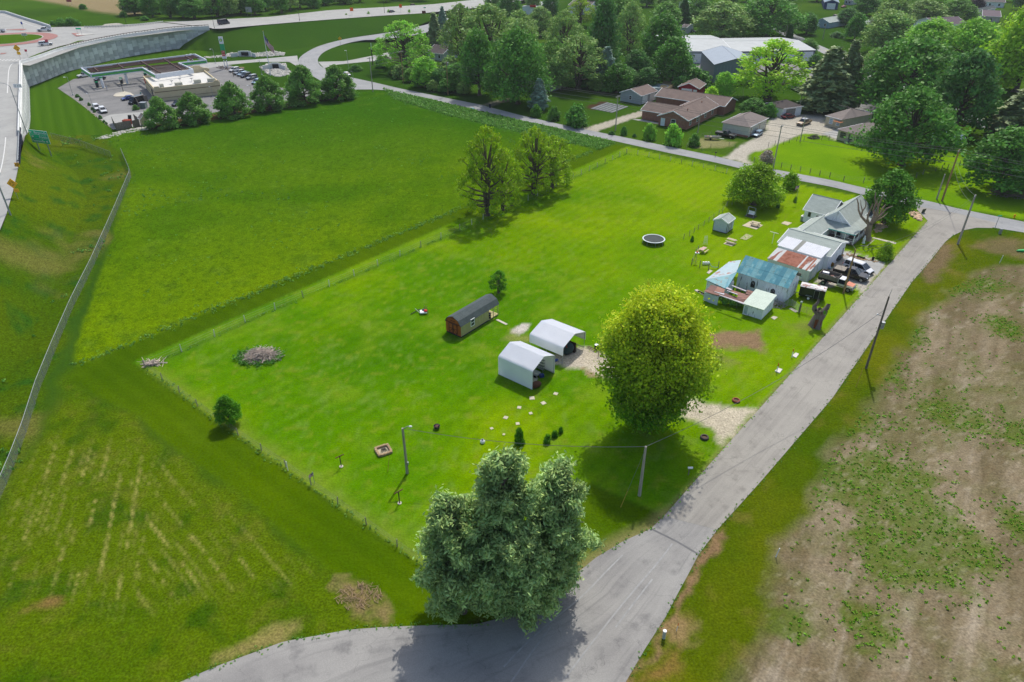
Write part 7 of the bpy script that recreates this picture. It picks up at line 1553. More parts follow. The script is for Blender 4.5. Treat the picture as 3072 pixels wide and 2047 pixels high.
    if kind == 'cargo':
        mb = MB(); mb.poly([(a3+.02,-wb*.92,zb+.05),(a3+.02,wb*.92,zb+.05),(a2+.03,wt*.95,zt-.12),(a2+.03,-wt*.95,zt-.12)], [(0,1,2,3)]); mb.build('windscreen', CGL, r)
        for s in (-1, 1): MB().poly([(1.0,s*(wb+.01),zb+.05),(1.8,s*(wb+.01),zb+.05),(1.45,s*(wt+.03),zt-.2),(1.0,s*(wt+.03),zt-.2)], [(0,1,2,3)]).build('side_window', CGL, r)
    if kind in ('pickup', 'crew'):
        bx0, bx1 = x0+.12, a0-.12; mb = MB(); mb.bb(bx0,-hw*.8,.8,bx1,hw*.8,1.16); mb.build('truck_bed', BLK, r)
        mb = MB(); mb.bb(bx0,-hw*.95,1.1,bx1,-hw*.8,1.24); mb.bb(bx0,hw*.8,1.1,bx1,hw*.95,1.24); mb.bb(x0,-hw*.93,1.1,x0+.12,hw*.93,1.24); mb.build('bed_rail', PW, r)
    wr = .34 if kind in ('sedan','wagon') else .39
    for x in (x1-hood[0]*.62, x0+(1.0 if kind not in ('pickup','crew') else 1.15)):
        for s in (-1, 1):
            t_ = MB().cyl((x,s*(hw-.24),wr), (x,s*(hw+.01),wr), wr, n=14).build('tyre', TYRE, r); MB().cyl((x,s*(hw+.005),wr), (x,s*(hw+.02),wr), wr*.62, n=10).build('rim', RIM, t_)
            MB().cyl((x,s*(hw-.3),wr+.03), (x,s*(hw+.004),wr+.03), wr*1.16, n=14).build('wheel_arch', BLK, r)
    for s in (-1, 1):
        MB().box((x1-.08,s*hw*.66,hood[1]*.72 if kind not in ('pickup','crew') else .88), (.14,.34,.17)).build('headlight', LAMPW, r); MB().box((x0+.03,s*hw*.8,belt*.82), (.1,.2,.32)).build('taillight', LAMPR, r)
        MB().box((a3-.35,s*(hw+.1),zb+.08), (.14,.2,.14)).build('wing_mirror', BLK, r)
    MB().box((x1-.02,0,.62), (.08,Wd*.42,.2)).build('grille', BLK, r); MB().box((x1+.01,0,.45), (.12,Wd*.8,.16)).build('bumper', PG_ if kind in ('pickup','crew') else BLK, r)
    return r
PROTO = {}
def car(kind, m, label, A, B, z=0., group=None, sc_=1.0, roofm=None):
    a_, b_ = W(*A, z), W(*B, z); d = b_-a_; loc = (a_+b_)/2; rz = math.atan2(d.y, d.x)
    if kind not in PROTO: PROTO[kind] = vehicle(kind); r = PROTO[kind]; CHILD[r.name] = list(r.children); r.location = loc; r.rotation_euler = (0,0,rz); r['label'] = label; r.scale = (sc_,)*3
    else: r = copy_tree(PROTO[kind], loc, rz, label, sc_)
    if group: r['group'] = group
    elif 'group' in r: del r['group']
    for c_ in r.children:
        nm = c_.name.split('.')[0]
        if nm in ('body', 'pillar', 'bed_rail', 'cargo_box') or nm == 'roof': c_.material_slots[0].link = 'OBJECT'; c_.material_slots[0].material = (roofm if nm == 'roof' and roofm else m)
    return r
car('van', PW, 'white minivan parked farthest from the barn on the farm court', k_a := (2536,800), k_b := (2610,826))
cr = car('crew', PB, 'black crew cab pickup with tan bed cover between minivan and dump truck', (2505,820), (2597,845)); MB().bb(-2.85,-.95,1.22,-.98,.95,1.30).build('bed_cover', mat('bed_cover', C(150,142,130), .7), cr)
# dump truck
p0, p1 = W(2460,846), W(2553,874); d_ = p1-p0; dt = thing('dump_truck', 'old orange and white dump bed truck with junk in its grey bed', 'truck', (p0+p1)/2, math.atan2(d_.y, d_.x))
PO = mat('faded_orange_paint', C(222,140,108), .55, var=.1); PC = mat('cream_paint', C(222,222,200), .5, var=.06)
mb = MB(); mb.bb(.35,-.95,.55,3.0,.95,1.15); mb.build('body', PC, dt, bevel=.06); mb = MB(); mb.hexa([(1.75,-.93,1.12),(3.0,-.85,1.05),(3.0,.85,1.05),(1.75,.93,1.12)], [(1.75,-.8,1.32),(2.95,-.72,1.18),(2.95,.72,1.18),(1.75,.8,1.32)]); mb.build('hood', PO, dt)
MB().hexa([(.45,-.9,1.15),(1.85,-.9,1.15),(1.85,.9,1.15),(.45,.9,1.15)], [(.55,-.76,1.9),(1.4,-.76,1.9),(1.4,.76,1.9),(.55,.76,1.9)]).build('window_band', CGL, dt); MB().box((.97,0,1.94), (.95,1.6,.1)).build('roof', PW, dt, bevel=.03); MB().bb(.35,-.98,.7,3.0,.98,.8).build('side_stripe', mat('brown_stripe', C(120,50,40)), dt)
for s in (-1, 1): MB().box((.42,s*.85,1.5), (.08,.06,.8), 0).build('pillar', PW, dt); MB().box((-1.3,s*1.05,1.75), (3.2,.07,.75)).build('bed_side', WOODG, dt)
MB().box((-1.3,0,1.35), (3.3,2.1,.1)).build('bed_floor', BLK, dt); MB().box((.28,0,1.75), (.07,2.1,.75)).build('bed_end', WOODG, dt); MB().box((-2.88,0,1.75), (.07,2.1,.75)).build('bed_end', WOODG, dt); MB().bb(-2.9,-.45,.75,.4,.45,1.3).build('chassis', BLK, dt)
MB().bb(-2.9,-1.0,.85,-2.2,1.0,1.3).build('tool_box', BLK, dt); MB().box((3.05,0,.6), (.12,1.9,.22)).build('bumper', METG, dt)
for x in (2.35, -1.9):
    for s in (-1, 1): t_ = MB().cyl((x,s*.7,.42), (x,s*1.0,.42), .42, n=14).build('tyre', TYRE, dt); MB().cyl((x,s*1.0,.42), (x,s*1.02,.42), .24, n=10).build('rim', RIM, t_)
for s in (-.95, .95): MB().box((-.9,s*1.12,.98), (.6,.03,.08)).build('reflector', LAMPR, dt)
jk = thing('appliance', 'white junk appliance lying in the dump bed', 'appliance', dt.matrix_world @ V3(0,0,0)); jk.location = (p0+p1)/2+d_.normalized()*-2.1+V3(0,0,1.42); MB().box((0,0,.35), (1.1,.7,.65), math.atan2(d_.y,d_.x)+.1).build('casing', METG, jk, bevel=.05); MB().box((0,0,.69), (1.0,.6,.04), math.atan2(d_.y,d_.x)+.1).build('lid', TRIM, jk)
for i, (x, y, cc) in enumerate(((-1.0,.3,BRN[1]),(-.6,-.3,TRIM),(-1.4,-.4,WOODY),(-.3,.4,DTRIM))):
    o = MB().box(((p0+p1)/2)+d_.normalized()*x+Vector((-d_.normalized().y,d_.normalized().x,0))*y+V3(0,0,1.55), (.6,.4,.3), i*.8).build('scrap_box', cc, None, bevel=.03); tag(o, ['brown sack on the dump bed near the cab','white tin on the dump bed near the cab','tan crate beside the white appliance in the bed','dark bundle at the cab end of the dump bed'][i], 'junk')
# enclosed trailer
q0, q1 = T('H',1345,560), T('H',1640,625); d_ = q1-q0; tr = thing('cargo_trailer', 'black enclosed trailer with rusty white roof beside the barn', 'trailer', (q0+q1)/2+Vector((-d_.normalized().y,d_.normalized().x,0))*.9, math.atan2(d_.y,d_.x)); TLn = d_.length
MB().bb(-TLn/2,-.93,.42,TLn/2,.93,2.2).build('body', paint('trailer_black',18,24,44), tr, bevel=.08); RT = mat('white_roof_with_rust', C(226,222,220), .6, col2=C(150,104,96), c2scale=1.3, c2lo=.52, c2hi=.58)
MB().prism([(-.95,2.16),(-.7,2.3),(.7,2.3),(.95,2.16)], -TLn/2-.03, TLn/2+.03).build('roof', RT, tr); MB().box((-.2,.1,2.34), (.5,.4,.08)).build('roof_vent', TRIM, tr); o = MB().box((.75,-.95,1.2), (.75,.04,1.5)).build('door', BLK, tr); 
mb = MB(); [mb.cyl(a_, b_, .03, n=4) for a_, b_ in (((.37,-.98,.45),(.37,-.98,1.98)),((1.13,-.98,.45),(1.13,-.98,1.98)),((.37,-.98,1.98),(1.13,-.98,1.98)))]; mb.build('door_frame', METG, o)
for s in (-1, 1): t_ = MB().cyl((-.35,s*.85,.34), (-.35,s*1.1,.34), .34, n=14).build('tyre', TYRE, tr); MB().cyl((-.35,s*1.1,.34), (-.35,s*1.12,.34), .22, n=10).build('rim', TRIM, t_); MB().box((-.35,s*1.02,.78), (1.0,.3,.07)).build('fender', METG, tr)
MB().cyl((-TLn/2,0,.45), (-TLn/2-1.1,0,.45), .06, n=5).build('drawbar', BLK, tr)
cars = [('pickup',PW,'white pickup with ladder rack at the left tip of the canopy',(272,229),(240,234),0),('sedan',PNV,'dark sedan fuelling under the left canopy column',(318,237),(283,245),0),('sedan',PBL,'bright blue car partly hidden by the black van',(400,297),(372,302),0),
 ('cargo',PB,'black cargo van beside the wooden screen fence',(436,303),(385,317),0),('suv',PW,'rear one of the two white cars by the gravel border',(281,319),(303,340),0),('suv',PW,'front one of the two white cars, with its doors open',(300,327),(321,348),0),
 ('suv',PB,'black suv in the lane behind the beige store',(548,313),(523,320),0),('sedan',PW,'white car coming round the right end of the beige store',(680,296),(652,301),0),
 ('suv',PW,'white suv first in the row of parked cars by the pylon',(722,211),(685,219),0),('suv',PS,'silver blue suv second in the row of parked cars',(737,219),(700,227),0),('wagon',PLB,'pale blue car third in the parked row, half hidden',(747,223),(710,231),0),
 ('suv',PNV,'dark blue suv fourth in the row of parked cars',(757,228),(720,236),0),('suv',PS,'pale silver suv fifth in the row of parked cars',(774,234),(737,242),0),('suv',PLB,'blue grey car nearest the fourth row tree',(785,247),(757,256),0),
 ('sedan',PW,'white car passing behind the sixth row tree',(1030,224),(1052,232),0),
 ('cargo',PNV,'dark blue van driving on the highway above the wall end',(655,76),(688,71),7.9),('sedan',PNV,'dark blue sedan on the highway between the orange signs',(1168,40),(1183,37),4.8),('suv',PMR,'maroon car on the highway near the junction',(1230,22),(1250,19),4.4),
 ('pickup',PW,'white pickup with dark bed crossing the roundabout',(160,94),(112,95),8),('suv',PW,'white wagon truck with cap entering the roundabout',(116,139),(160,135),8),('pickup',PW,'white pickup cut by the left edge of the picture',(19,97),(-25,98),8),
 ('suv',PS,'silver suv behind the cream hipped garage',(2280,340),(2318,357),0),('sedan',PMR,'wrecked maroon car with grey patches before the white garage',(2340,358),(2388,352),0),('crew',PTN,'pickup with white hood and brown sides on the gravel court',(2434,367),(2387,382),0),
 ('wagon',PLB,'old light blue station wagon at the garage corner',(2286,400),(2256,416),0),('pickup',PB,'black old pickup without body panels beside the junk boat',(2160,408),(2192,414),0),
 ('sedan',PW,'white car alone at the end of the long grey warehouse',(2422,188),(2446,196),0),('pickup',PMR,'dark red pickup in the warehouse yard',(2392,196),(2428,206),0),('sedan',PS,'silver car in front of the dark red pickup',(2398,206),(2432,214),0),
 ('sedan',PLB,'pale blue car at the near end of the warehouse yard row',(2418,214),(2446,223),0),('suv',PW,'white suv seen under the dark conifer',(2500,238),(2530,232),0),('pickup',PNV,'dark blue truck parked behind the two conifers',(2532,300),(2566,296),0),
 ('van',PW,'white van glimpsed between the conifer and the huge tree',(2560,212),(2590,218),0),('sedan',PS,'silver car glimpsed through the huge tree, left side',(2640,242),(2668,248),0),('suv',PW,'white suv glimpsed through the huge tree, right side',(2690,262),(2720,270),0),
 ('pickup',PW,'white utility truck by the bend of the back road',(2415,91),(2382,84),0),('suv',PMR,'red vehicle parked behind the small blue house',(2498,52),(2518,56),0),('sedan',mat('pink_red_paint', C(210,120,130), .4),'red and white car on the apron of the blue garage',(2524,24),(2538,22),0),
 ('suv',PW,'white suv standing behind the near-black spruce',(1308,147),(1330,150),0),('sedan',PS,'silver car right of the near-black spruce',(1336,142),(1358,146),0),('van',PB,'black van parked before the small silver shop',(2062,97),(2084,98),0)]
for k_, m_, lb, A_, B_, z_ in cars: car(k_, m_, lb, A_, B_, z_, sc_=(1.08 if z_ > 5 else 1.0), roofm=None if 'hood' not in lb else PW)
cm = thing('camper', 'small white camper beside the pale blue house', 'camper', W(2456,82)); MB().box((0,0,1.5), (3.6,2.1,2.2)).build('body', TRIM, cm, bevel=.2); MB().box((0,-1.07,1.9), (1.4,.05,.6)).build('window', CGL, cm); [MB().cyl((0,s*.9,.35), (0,s*1.08,.35), .35, n=10).build('tyre', TYRE, cm) for s in (-1,1)]
jb = thing('boat', 'old white open boat on a trailer beside the black pickup wreck', 'boat', W(2137,419), math.radians(-10))
mb = MB(); hull = [(-2.3,.75,.95,.45),(-1,.85,.95,.4),(.6,.8,1.0,.42),(1.7,.45,1.08,.55),(2.4,.05,1.2,.8)]; V = []; F = []
for x, w_, zt, zb_ in hull: V += [(x,-w_,zt),(x,-w_*.6,zb_),(x,w_*.6,zb_),(x,w_,zt)]
for i in range(4):
    for j in range(3): a_ = i*4+j; F.append((a_, a_+1, a_+5, a_+4))
F.append((0,1,2,3)); mb.poly(V, F); mb.build('hull', mat('boat_white', C(205,200,190), .6, var=.15), jb); MB().box((-.5,0,.85), (.3,1.5,.08)).build('bench', WOODY, jb); MB().box((-1.4,0,.9), (.3,1.5,.08)).build('bench', BRN[0], jb); MB().cyl((-2.3,0,.35),(3.2,0,.35),.06).build('trailer_beam', METG, jb)
for s in (-1,1): MB().cyl((-.6,s*.75,.3), (-.6,s*.95,.3), .3, n=10).build('tyre', TYRE, jb)

# ================================================================ FENCES AND YARD THINGS
PWH, PGR = mat('white_post', C(214,216,206), .8, var=.12), mat('grey_post', C(150,146,134), .9, var=.2)
def wirefence(label, pts, hts=1.25, m=PWH, r=.07, wires=3, wr=.012, zs=None, jitter=.06):
    t_ = thing('wire_fence', label, 'fence', pts[0]); o = Vector(t_.location)
    for i, p in enumerate(pts):
        h = hts*(1+.12*((i*53) % 7-3)/7); lean = V3(jitter*(((i*31) % 7)-3)/3, jitter*(((i*17) % 5)-2)/2, 0); MB().cyl(p-o, p-o+V3(0,0,h)+lean, r, r*.9, 6).build('post', m if (i*29) % 5 else PGR, t_)
    mb = MB()
    for k in range(wires):
        z = hts*(.3+.6*k/max(1, wires-1)); mb.tube([p-o+V3(0,0,z) for p in pts], wr, 3)
    mb.build('wire', WIRE, t_); return t_
def between(P, sp): L_ = sum((P[i+1]-P[i]).length for i in range(len(P)-1)); return resample(P, max(2, int(L_/sp)+1))[0]
wirefence('wire fence with white posts along the meadow side of the lot', between(GP((437,1103),(560,1049),(731,970),(1100,812),(1380,692)), 5.2), 1.3)
wirefence('denser white-posted wire fence between the olive trees and the street', between(GP((1380,692),(1465,651),(1540,623),(1700,545),(1880,460)), 3.6), 1.3)
wirefence('wire fence with thin grey posts along the lower left side of the lot', between(GP((437,1103),(505,1152),(560,1195),(700,1297),(740,1322),(863,1405),(1100,1575),(1205,1650),(1290,1712)), 4.6), 1.15, PGR, .06)
wirefence('white-posted fence along the street side of the lot', between(GP((1880,460),(1945,470),(2022,485),(2092,500),(2160,515),(2215,527)), 3.0), 1.2)
wirefence('yard fence of thin dark posts running from the shade tree to the gateway', TL('F', (1020,590),(955,640),(895,650),(830,700),(765,720),(710,790),(660,830),(600,870),(535,920),(470,965),(400,1015),(345,1055),(290,1100),(215,1135)), 1.2, PGR, .05, jitter=.1)
wirefence('short garden fence with dark posts by the barn wing', TL('F', (400,1290),(365,1340),(315,1460),(420,1490),(530,1525),(655,1500)), 1.3, WOODG, .07)
wirefence('roadside pasture fence with dark posts opposite the yard', TL('F', (1110,150),(1190,175),(1335,200),(1455,225),(1575,250),(1695,275),(1820,300),(1945,325),(2070,350))+GP((2530,543),(2590,548),(2660,545),(2700,543),(2727,539),(2748,533),(2768,524),(2806,514),(2824,512),(2842,507),(2878,497),(2902,490)), 1.3, WOODG, .09)
wirefence('post and wire fence along the gravel court of the tan houses', TL('Y', (-220,1320),(-100,1300),(60,1280),(170,1250),(310,1220),(450,1210),(780,1200),(920,1195),(1085,1190)), 1.4, DTRIM, .06)
wirefence('back garden fence behind the conifer trees', TL('Y', (-300,560),(-150,540),(60,530),(220,540),(400,580),(560,570),(760,560)), 1.3, DTRIM, .04)
wirefence('small wire fence round the junk boat plot', TL('D', (870,1500),(900,1440),(1030,1380),(1120,1360)), 1.1, WOODG, .05); wirefence('wire fence along the front of the junk boat plot', TL('D', (1025,1510),(1115,1490),(1300,1470),(1360,1500)), 1.1, WOODG, .05)
wirefence('wire fence on the lawn behind the cream garage', TL('D', (1250,1110),(1340,1135),(1420,1145)), 1.3, DTRIM, .04); wirefence('pen fence in the grass below the bright yellow green tree', TL('D', (1325,960),(1385,980),(1440,1005),(1440,940),(1330,900)), 1.3, DTRIM, .04)
# chain-link fence
cl = bpy.data.materials.new('chain_link'); cl.use_nodes = True; n_ = cl.node_tree.nodes; l_ = cl.node_tree.links; b_ = n_['Principled BSDF']; b_.inputs['Base Color'].default_value = (*C(150,158,150),1); b_.inputs['Roughness'].default_value = .5; b_.inputs['Metallic'].default_value = .2
tc_ = n_.new('ShaderNodeUVMap'); wv_ = n_.new('ShaderNodeTexNoise'); wv_.inputs['Scale'].default_value = 9; l_.new(tc_.outputs[0], wv_.inputs[0]); rg_ = n_.new('ShaderNodeMapRange'); rg_.inputs[3].default_value = .30; rg_.inputs[4].default_value = .50; l_.new(wv_.outputs[0], rg_.inputs[0]); l_.new(rg_.outputs[0], b_.inputs['Alpha'])
def chainlink(label, P, h=1.7):
    t_ = thing('chain_link_fence', label, 'fence', P[0]); o = Vector(t_.location); Q = between(P, 3.2)
    A_ = [p-o+V3(0,0,.05) for p in Q]; B_ = [p+V3(0,0,h) for p in A_]; f = loft('chain_link_mesh', A_, B_, cl, 0, len(Q), 2, parent=t_)
    for p in A_: MB().cyl(p, p+V3(0,0,h+.05), .04, n=5).build('post', METG, t_)
    MB().tube(B_, .035, 4).build('top_rail', METG, t_)
chainlink('long chain-link fence bordering the meadow and the ditch', GP((367,464),(395,530),(350,640),(281,800),(220,925),(170,1044),(120,1170),(78,1306),(35,1420),(0,1501),(-60,1640)))
chainlink('short chain-link fence across the ditch behind the green road sign', GP((157,418,1.5),(245,440,.3),(335,474,0)))

def slab_thing(name, label, pts, m, th=.06, cat='slab', z=.0, group=None):
    o = MB().slab([V3(p.x,p.y,z+th) for p in pts], th).build(name, m); return tag(o, label, cat, group)
def picnic(label, loc, rz, m=WOODY, topm=None):
    t_ = thing('picnic_table', label, 'picnic table', loc, rz)
    for i in range(5): MB().box((0,-.32+i*.16,.74), (1.8,.145,.05)).build('tabletop_plank', topm or m, t_)
    for s in (-1, 1):
        MB().box((0,s*.72,.45), (1.8,.26,.05)).build('bench', m, t_)
        for x in (-.65, .65): MB().cyl((x,s*.15,.72), (x,s*.62,0), .05, n=4).build('leg', m, t_)
    for x in (-.65, .65): MB().cyl((x,-.8,.4), (x,.8,.4), .05, n=4).build('bench_bearer', m, t_)
TANC = mat('tan_concrete', C(206,194,164), .95, var=.08, scale=1.5, fine=.06)
slab_thing('patio_slab', 'tan concrete patio slab under the dark picnic table', TL('F', (960,965),(1060,910),(1225,960),(1140,1015)), TANC); picnic('dark-legged picnic table standing on the tan patio slab', T('F',1125,965)+V3(0,0,.06), FA+.1, WOODG, TANC)
slab_thing('patio_slab', 'bare small tan slab near the farmhouse air conditioner', TL('F', (1455,938),(1498,910),(1595,930),(1540,962)), TANC); slab_thing('patio_slab', 'tan slab under the pale low picnic table', TL('F', (720,1195),(780,1160),(890,1190),(830,1228)), TANC)
picnic('pale low picnic table on the slab beside the white yard shed', T('F',818,1185)+V3(0,0,.06), FA+.05, TANC); slab_thing('patio_slab', 'weathered mossy slab between the tables and the clothes pole', TL('F', (930,1130),(1010,1070),(1100,1095),(1010,1150)), mat('mossy_concrete', C(176,176,128), .95, var=.2, scale=2, col2=C(120,150,60), c2scale=2.5))
picnic('picnic table with pinkish top by the garden fence', T('F',458,1300), math.radians(52), WOODY, mat('pinkish_board', C(214,180,168)))
tp_ = thing('trampoline', 'round black trampoline with white rim on the lawn', 'trampoline', W(1960,728)); MB().lathe((0,0,0), [(2.0,.86),(2.22,.86),(2.22,.80),(2.0,.80)], 32).build('safety_pad', mat('trampoline_pad', C(225,235,238)), tp_); MB().lathe((0,0,0), [(.01,.82),(1.0,.80),(2.0,.83)], 32).build('jumping_mat', mat('trampoline_mat', C(62,72,70), .8, var=.1), tp_)
for k in range(8): t = k*math.pi/4; MB().cyl((2.15*math.cos(t),2.15*math.sin(t),0), (2.15*math.cos(t),2.15*math.sin(t),.82), .035, n=5).build('leg', METG, tp_)
sw = thing('garden_swing', 'white garden swing seat on a dark pad under the shade tree', 'swing', T('F',1070,845), FA); MB().box((0,0,.03), (2.2,1.8,.06)).build('pad', mat('rubber_pad', C(84,80,74)), sw)
for s in (-.8, .8): MB().tube([V3(s,-.7,0), V3(s,0,2.0), V3(s,.7,0)], .04, 5).build('frame', METG, sw)
MB().cyl((-.8,0,2.0), (.8,0,2.0), .04).build('top_bar', METG, sw); MB().box((0,0,.55), (1.4,.5,.08)).build('seat', TRIM, sw); MB().box((0,.28,.85), (1.4,.06,.6), 0,0,.2).build('backrest', TRIM, sw)
ch = thing('clothes_pole', 'pale T-shaped clothes pole on the lawn behind the garage', 'clothes pole', T('F',1340,1190)); MB().cyl((0,0,0), (0,0,2.3), .05).build('post', TRIM, ch); MB().box((0,0,2.3), (1.7,.08,.08), FA).build('crossbar', TRIM, ch)
for lb, x, y, h_ in (('brown T-shaped clothes pole near the stone fire ring','1199','1510',1.75),('dark T-shaped clothes pole near the lower left fence','1024','1400',1.6)):
    t_ = thing('clothes_pole', lb, 'clothes pole', W(float(x), float(y))); MB().cyl((0,0,0), (0,0,h_), .06).build('post', DTRIM, t_); MB().box((0,0,h_), (1.1,.09,.09), .7).build('crossbar', mat('brown_trim', C(98,62,44)), t_); MB().cyl((0,0,0), (0,0,.06), .25).build('footing', CONCG, t_)
def smallflag(lb, x, y, ty, w_, h_, rz, dr=.2, pm=METG):
    b_ = W(x, y); t_ = thing('flagpole', lb, 'flag', b_); H_ = height_to(b_, ty); MB().cyl((0,0,0), (0,0,H_), .03, n=5).build('pole', pm, t_); flag(t_, w_, h_, H_-.02, dr, rz)
smallflag('small striped flag on a pole by the street-side yard tree', 2386, 610, 555, 1.1, .75, 3.3, .35); smallflag('small striped flag hanging on the lower left fence', 944, 1450, 1416, .75, .5, 3.6, .5)
fl_ = MB().cyl(W(864,1412), W(864,1412)+V3(0,0,1.4), .05).build('pipe_post', TRIM); tag(fl_, 'white plastic pipe post on the lower left fence line', 'post')
# stepping stones
STN = mat('stepping_stone', C(205,198,170), .95, var=.12, scale=2)
for i, (x, y) in enumerate(((1935,100),(1712,142),(1820,188),(1592,230),(1700,284),(1465,325),(1577,382),(1333,427),(1447,483))):
    p = T('O', x, y); a_ = .4+.25*((i*7) % 5); s_ = .34-.02*i+.03*((i*3) % 4); slab_thing('stepping_stone', ['stepping stone farthest out beside the front carport opening','stepping stone touching the tip of the carport shadow','third stepping stone on the side nearer the big maple','stepping stone below the tip of the carport shadow','middle stone of the right-hand stepping row','middle stone of the left-hand stepping row','larger square stone near the end of the right-hand row','last stone of the left-hand row, toward the iron kettle','smallest stone nearest the vine bush and white urn'][i], [p+V3(s_*1.2*math.cos(t+a_), s_*1.2*math.sin(t+a_)) for t in (0,1.5,3.1,4.7)], STN, .05, 'stepping stone', 0, 'stepping stones in two rows')
for lb, pts in (('pair of flat stones laid beside the garden fence', TL('H', (275,270),(310,235),(345,250),(300,285))),('flat grey slab by the small peeling shed', TL('H', (1030,800),(1060,780),(1110,795),(1070,825))),('concrete threshold slab under the tube gates', TL('H', (1240,692),(1270,682),(1350,725),(1320,738))),('board walkway from the brown shed porch', TL('J', (1500,735),(1540,725),(1690,800),(1660,815)))): slab_thing('flat_slab', lb, pts, CONCG)
for i in range(4): slab_thing('concrete_slab', 'broken concrete slab leaning by the white board wall', [T('H', 130+i*28+a_, 480+i*14+b_) for a_, b_ in ((0,0),(30,-8),(80,22),(55,32))], CONCG, .15, group='broken slabs by the lean-to')
# stone fire ring, kettle, urn
fr = thing('fire_ring', 'square stone fire ring left of the yard lamp pole', 'fire ring', T('O',315,640), .5); SM = mat('tan_block_stone', C(176,150,116), .95, var=.2, scale=3, bump=.5, rnd=.15)
for i in range(16):
    t = i/16*4; s_ = int(t); f = t-s_; c4 = [(-.75,-.75),(.75,-.75),(.75,.75),(-.75,.75)]; a_, b_ = c4[s_], c4[(s_+1) % 4]; x, y = a_[0]+(b_[0]-a_[0])*f, a_[1]+(b_[1]-a_[1])*f; MB().box((x*(.96 if i % 4 == 0 else 1.05), y*(.96 if i % 4 == 0 else 1.05), .17), (.40,.30,.32), (s_ % 2)*math.pi/2+.1*((i*7) % 3-1)).build('stone', SM, fr, bevel=.05)
MB().box((0,0,.03), (1.3,1.3,.05)).build('ash_bed', mat('ash', C(190,180,150)), fr); [MB().cyl((-.4+.2*k,-.3,.08), (-.1+.1*k,.4,.14), .04, n=5).build('burnt_stick', BLK, fr) for k in range(5)]
kt = thing('fire_pit', 'rusty iron kettle fire pit in its bare ring of grass', 'fire pit', T('O',818,425)); MB().lathe((0,0,0), [(.2,.05),(.36,.15),(.4,.4),(.43,.42),(.36,.4),(.3,.2)], 16).build('bowl', mat('iron', C(56,44,50)), kt); [MB().cyl((-.2+.1*k,-.15,.35), (.1*k-.1,.2,.42), .04, n=5).build('log', BRN[1], kt) for k in range(4)]
ur = thing('gas_bottle', 'white round gas bottle standing on the lawn', 'gas bottle', T('O',1248,560)); MB().lathe((0,0,0), [(.01,.0),(.27,.02),(.30,.12),(.30,.30),(.22,.42),(.01,.44)], 16).build('tank', TRIM, ur, True); MB().lathe((0,0,.42), [(.14,0),(.14,.12),(.12,.12)], 10).build('collar', METG, ur); MB().cyl((0,0,.42), (0,0,.52), .05).build('valve', BLK, ur)
# tyre planters
def tyreplanter(lb, x, y, m):
    t_ = thing('tyre_planter', lb, 'planter', W(x, y)); MB().lathe((0,0,.0), [(.30,.0),(.50,.02),(.55,.14),(.50,.27),(.36,.30),(.32,.26)], 18).build('tyre', m, t_, True); MB().cyl((0,0,.05), (0,0,.16), .31, n=14).build('soil', mat('soil', C(96,76,58)), t_)
tyreplanter('reddish tyre planter on the far side of the gravel drive', 2208, 1204, mat('red_tyre', C(150,84,66), .9)); tyreplanter('dark tyre planter on the near side of the gravel drive', 2113, 1315, mat('dark_tyre', C(84,74,70), .9))
# well pads and marker posts
OR = mat('marker_orange', C(225,80,30), .6)
for lb1, lb2, pts, b_ in (('white concrete pad nearest the gravel drive','orange-tipped white marker post nearer the gravel drive', ((1075,1430),(1115,1395),(1165,1410),(1130,1455)), (1097,1437)),('white concrete pad nearer the stump','orange-tipped white marker post nearer the stump', ((1275,1250),(1320,1215),(1358,1230),(1325,1275)), (1275,1264))):
    slab_thing('well_pad', lb1, TL('H', *pts), mat('pale_pad', C(220,216,206)), .12, 'concrete pad'); t_ = thing('marker_post', lb2, 'marker post', T('H', *b_)); MB().cyl((0,0,0), (0,0,1.0), .07, n=8).build('post', TRIM, t_); MB().cyl((0,0,1.0), (0,0,1.5), .07, .05, 8).build('orange_tip', OR, t_)
t_ = thing('bollard', 'white capped pipe bollard beside the bend road', 'bollard', W(1991,1914)); MB().cyl((0,0,0), (0,0,.95), .15, n=14).build('pipe', mat('pipe_white', C(196,206,196)), t_); MB().cyl((0,0,.95), (0,0,1.03), .17, n=14).build('cap', TRIM, t_)
t_ = thing('marker_post', 'thin marker post with red tip next to the white pipe bollard', 'marker post', W(2029,1893)); MB().cyl((0,0,0), (.05,0,.75), .03, n=6).build('post', TRIM, t_); MB().cyl((.05,0,.75), (.08,0,1.1), .04, .02, 6).build('red_tip', OR, t_)
for lb, x, y, h_ in (('thin white stake on the verge beside the crop field',2327,1672,1.3),('pale leaning stake in the grass at the right edge',2998,790,1.6)): t_ = MB().cyl(W(x,y), W(x,y)+V3(.15,0,h_), .05, n=6).build('stake', TRIM); tag(t_, lb, 'stake')
mbx = thing('mailbox', 'white mailbox on a post beside the front road', 'mailbox', W(2065,1425)); MB().box((0,0,.5), (.1,.1,1.0)).build('post', WOODG, mbx); MB().prism([(-.1,0),(.1,0),(.1,.14),(.05,.2),(-.05,.2),(-.1,.14)], -.28, .28).build('box', TRIM, mbx).location = (.1,0,1.0); MB().box((.39,0,1.08), (.03,.18,.18)).build('door', BLK, mbx)
mbx = thing('mailbox', 'dark mailbox on a post by the tan houses drive', 'mailbox', W(2146,470)); MB().box((0,0,.5), (.1,.1,1.0)).build('post', WOODG, mbx); MB().box((0,0,1.1), (.5,.2,.22)).build('box', DTRIM, mbx)
hy = thing('fire_hydrant', 'yellow fire hydrant in the grass right of the junction', 'hydrant', W(3042,654)); MB().lathe((0,0,0), [(.2,0),(.2,.06),(.14,.1),(.14,.6),(.2,.62),(.18,.72),(.05,.85)], 12).build('barrel', SY, hy); MB().cyl((-.28,0,.45), (.28,0,.45), .09, n=8).build('nozzle', SY, hy)
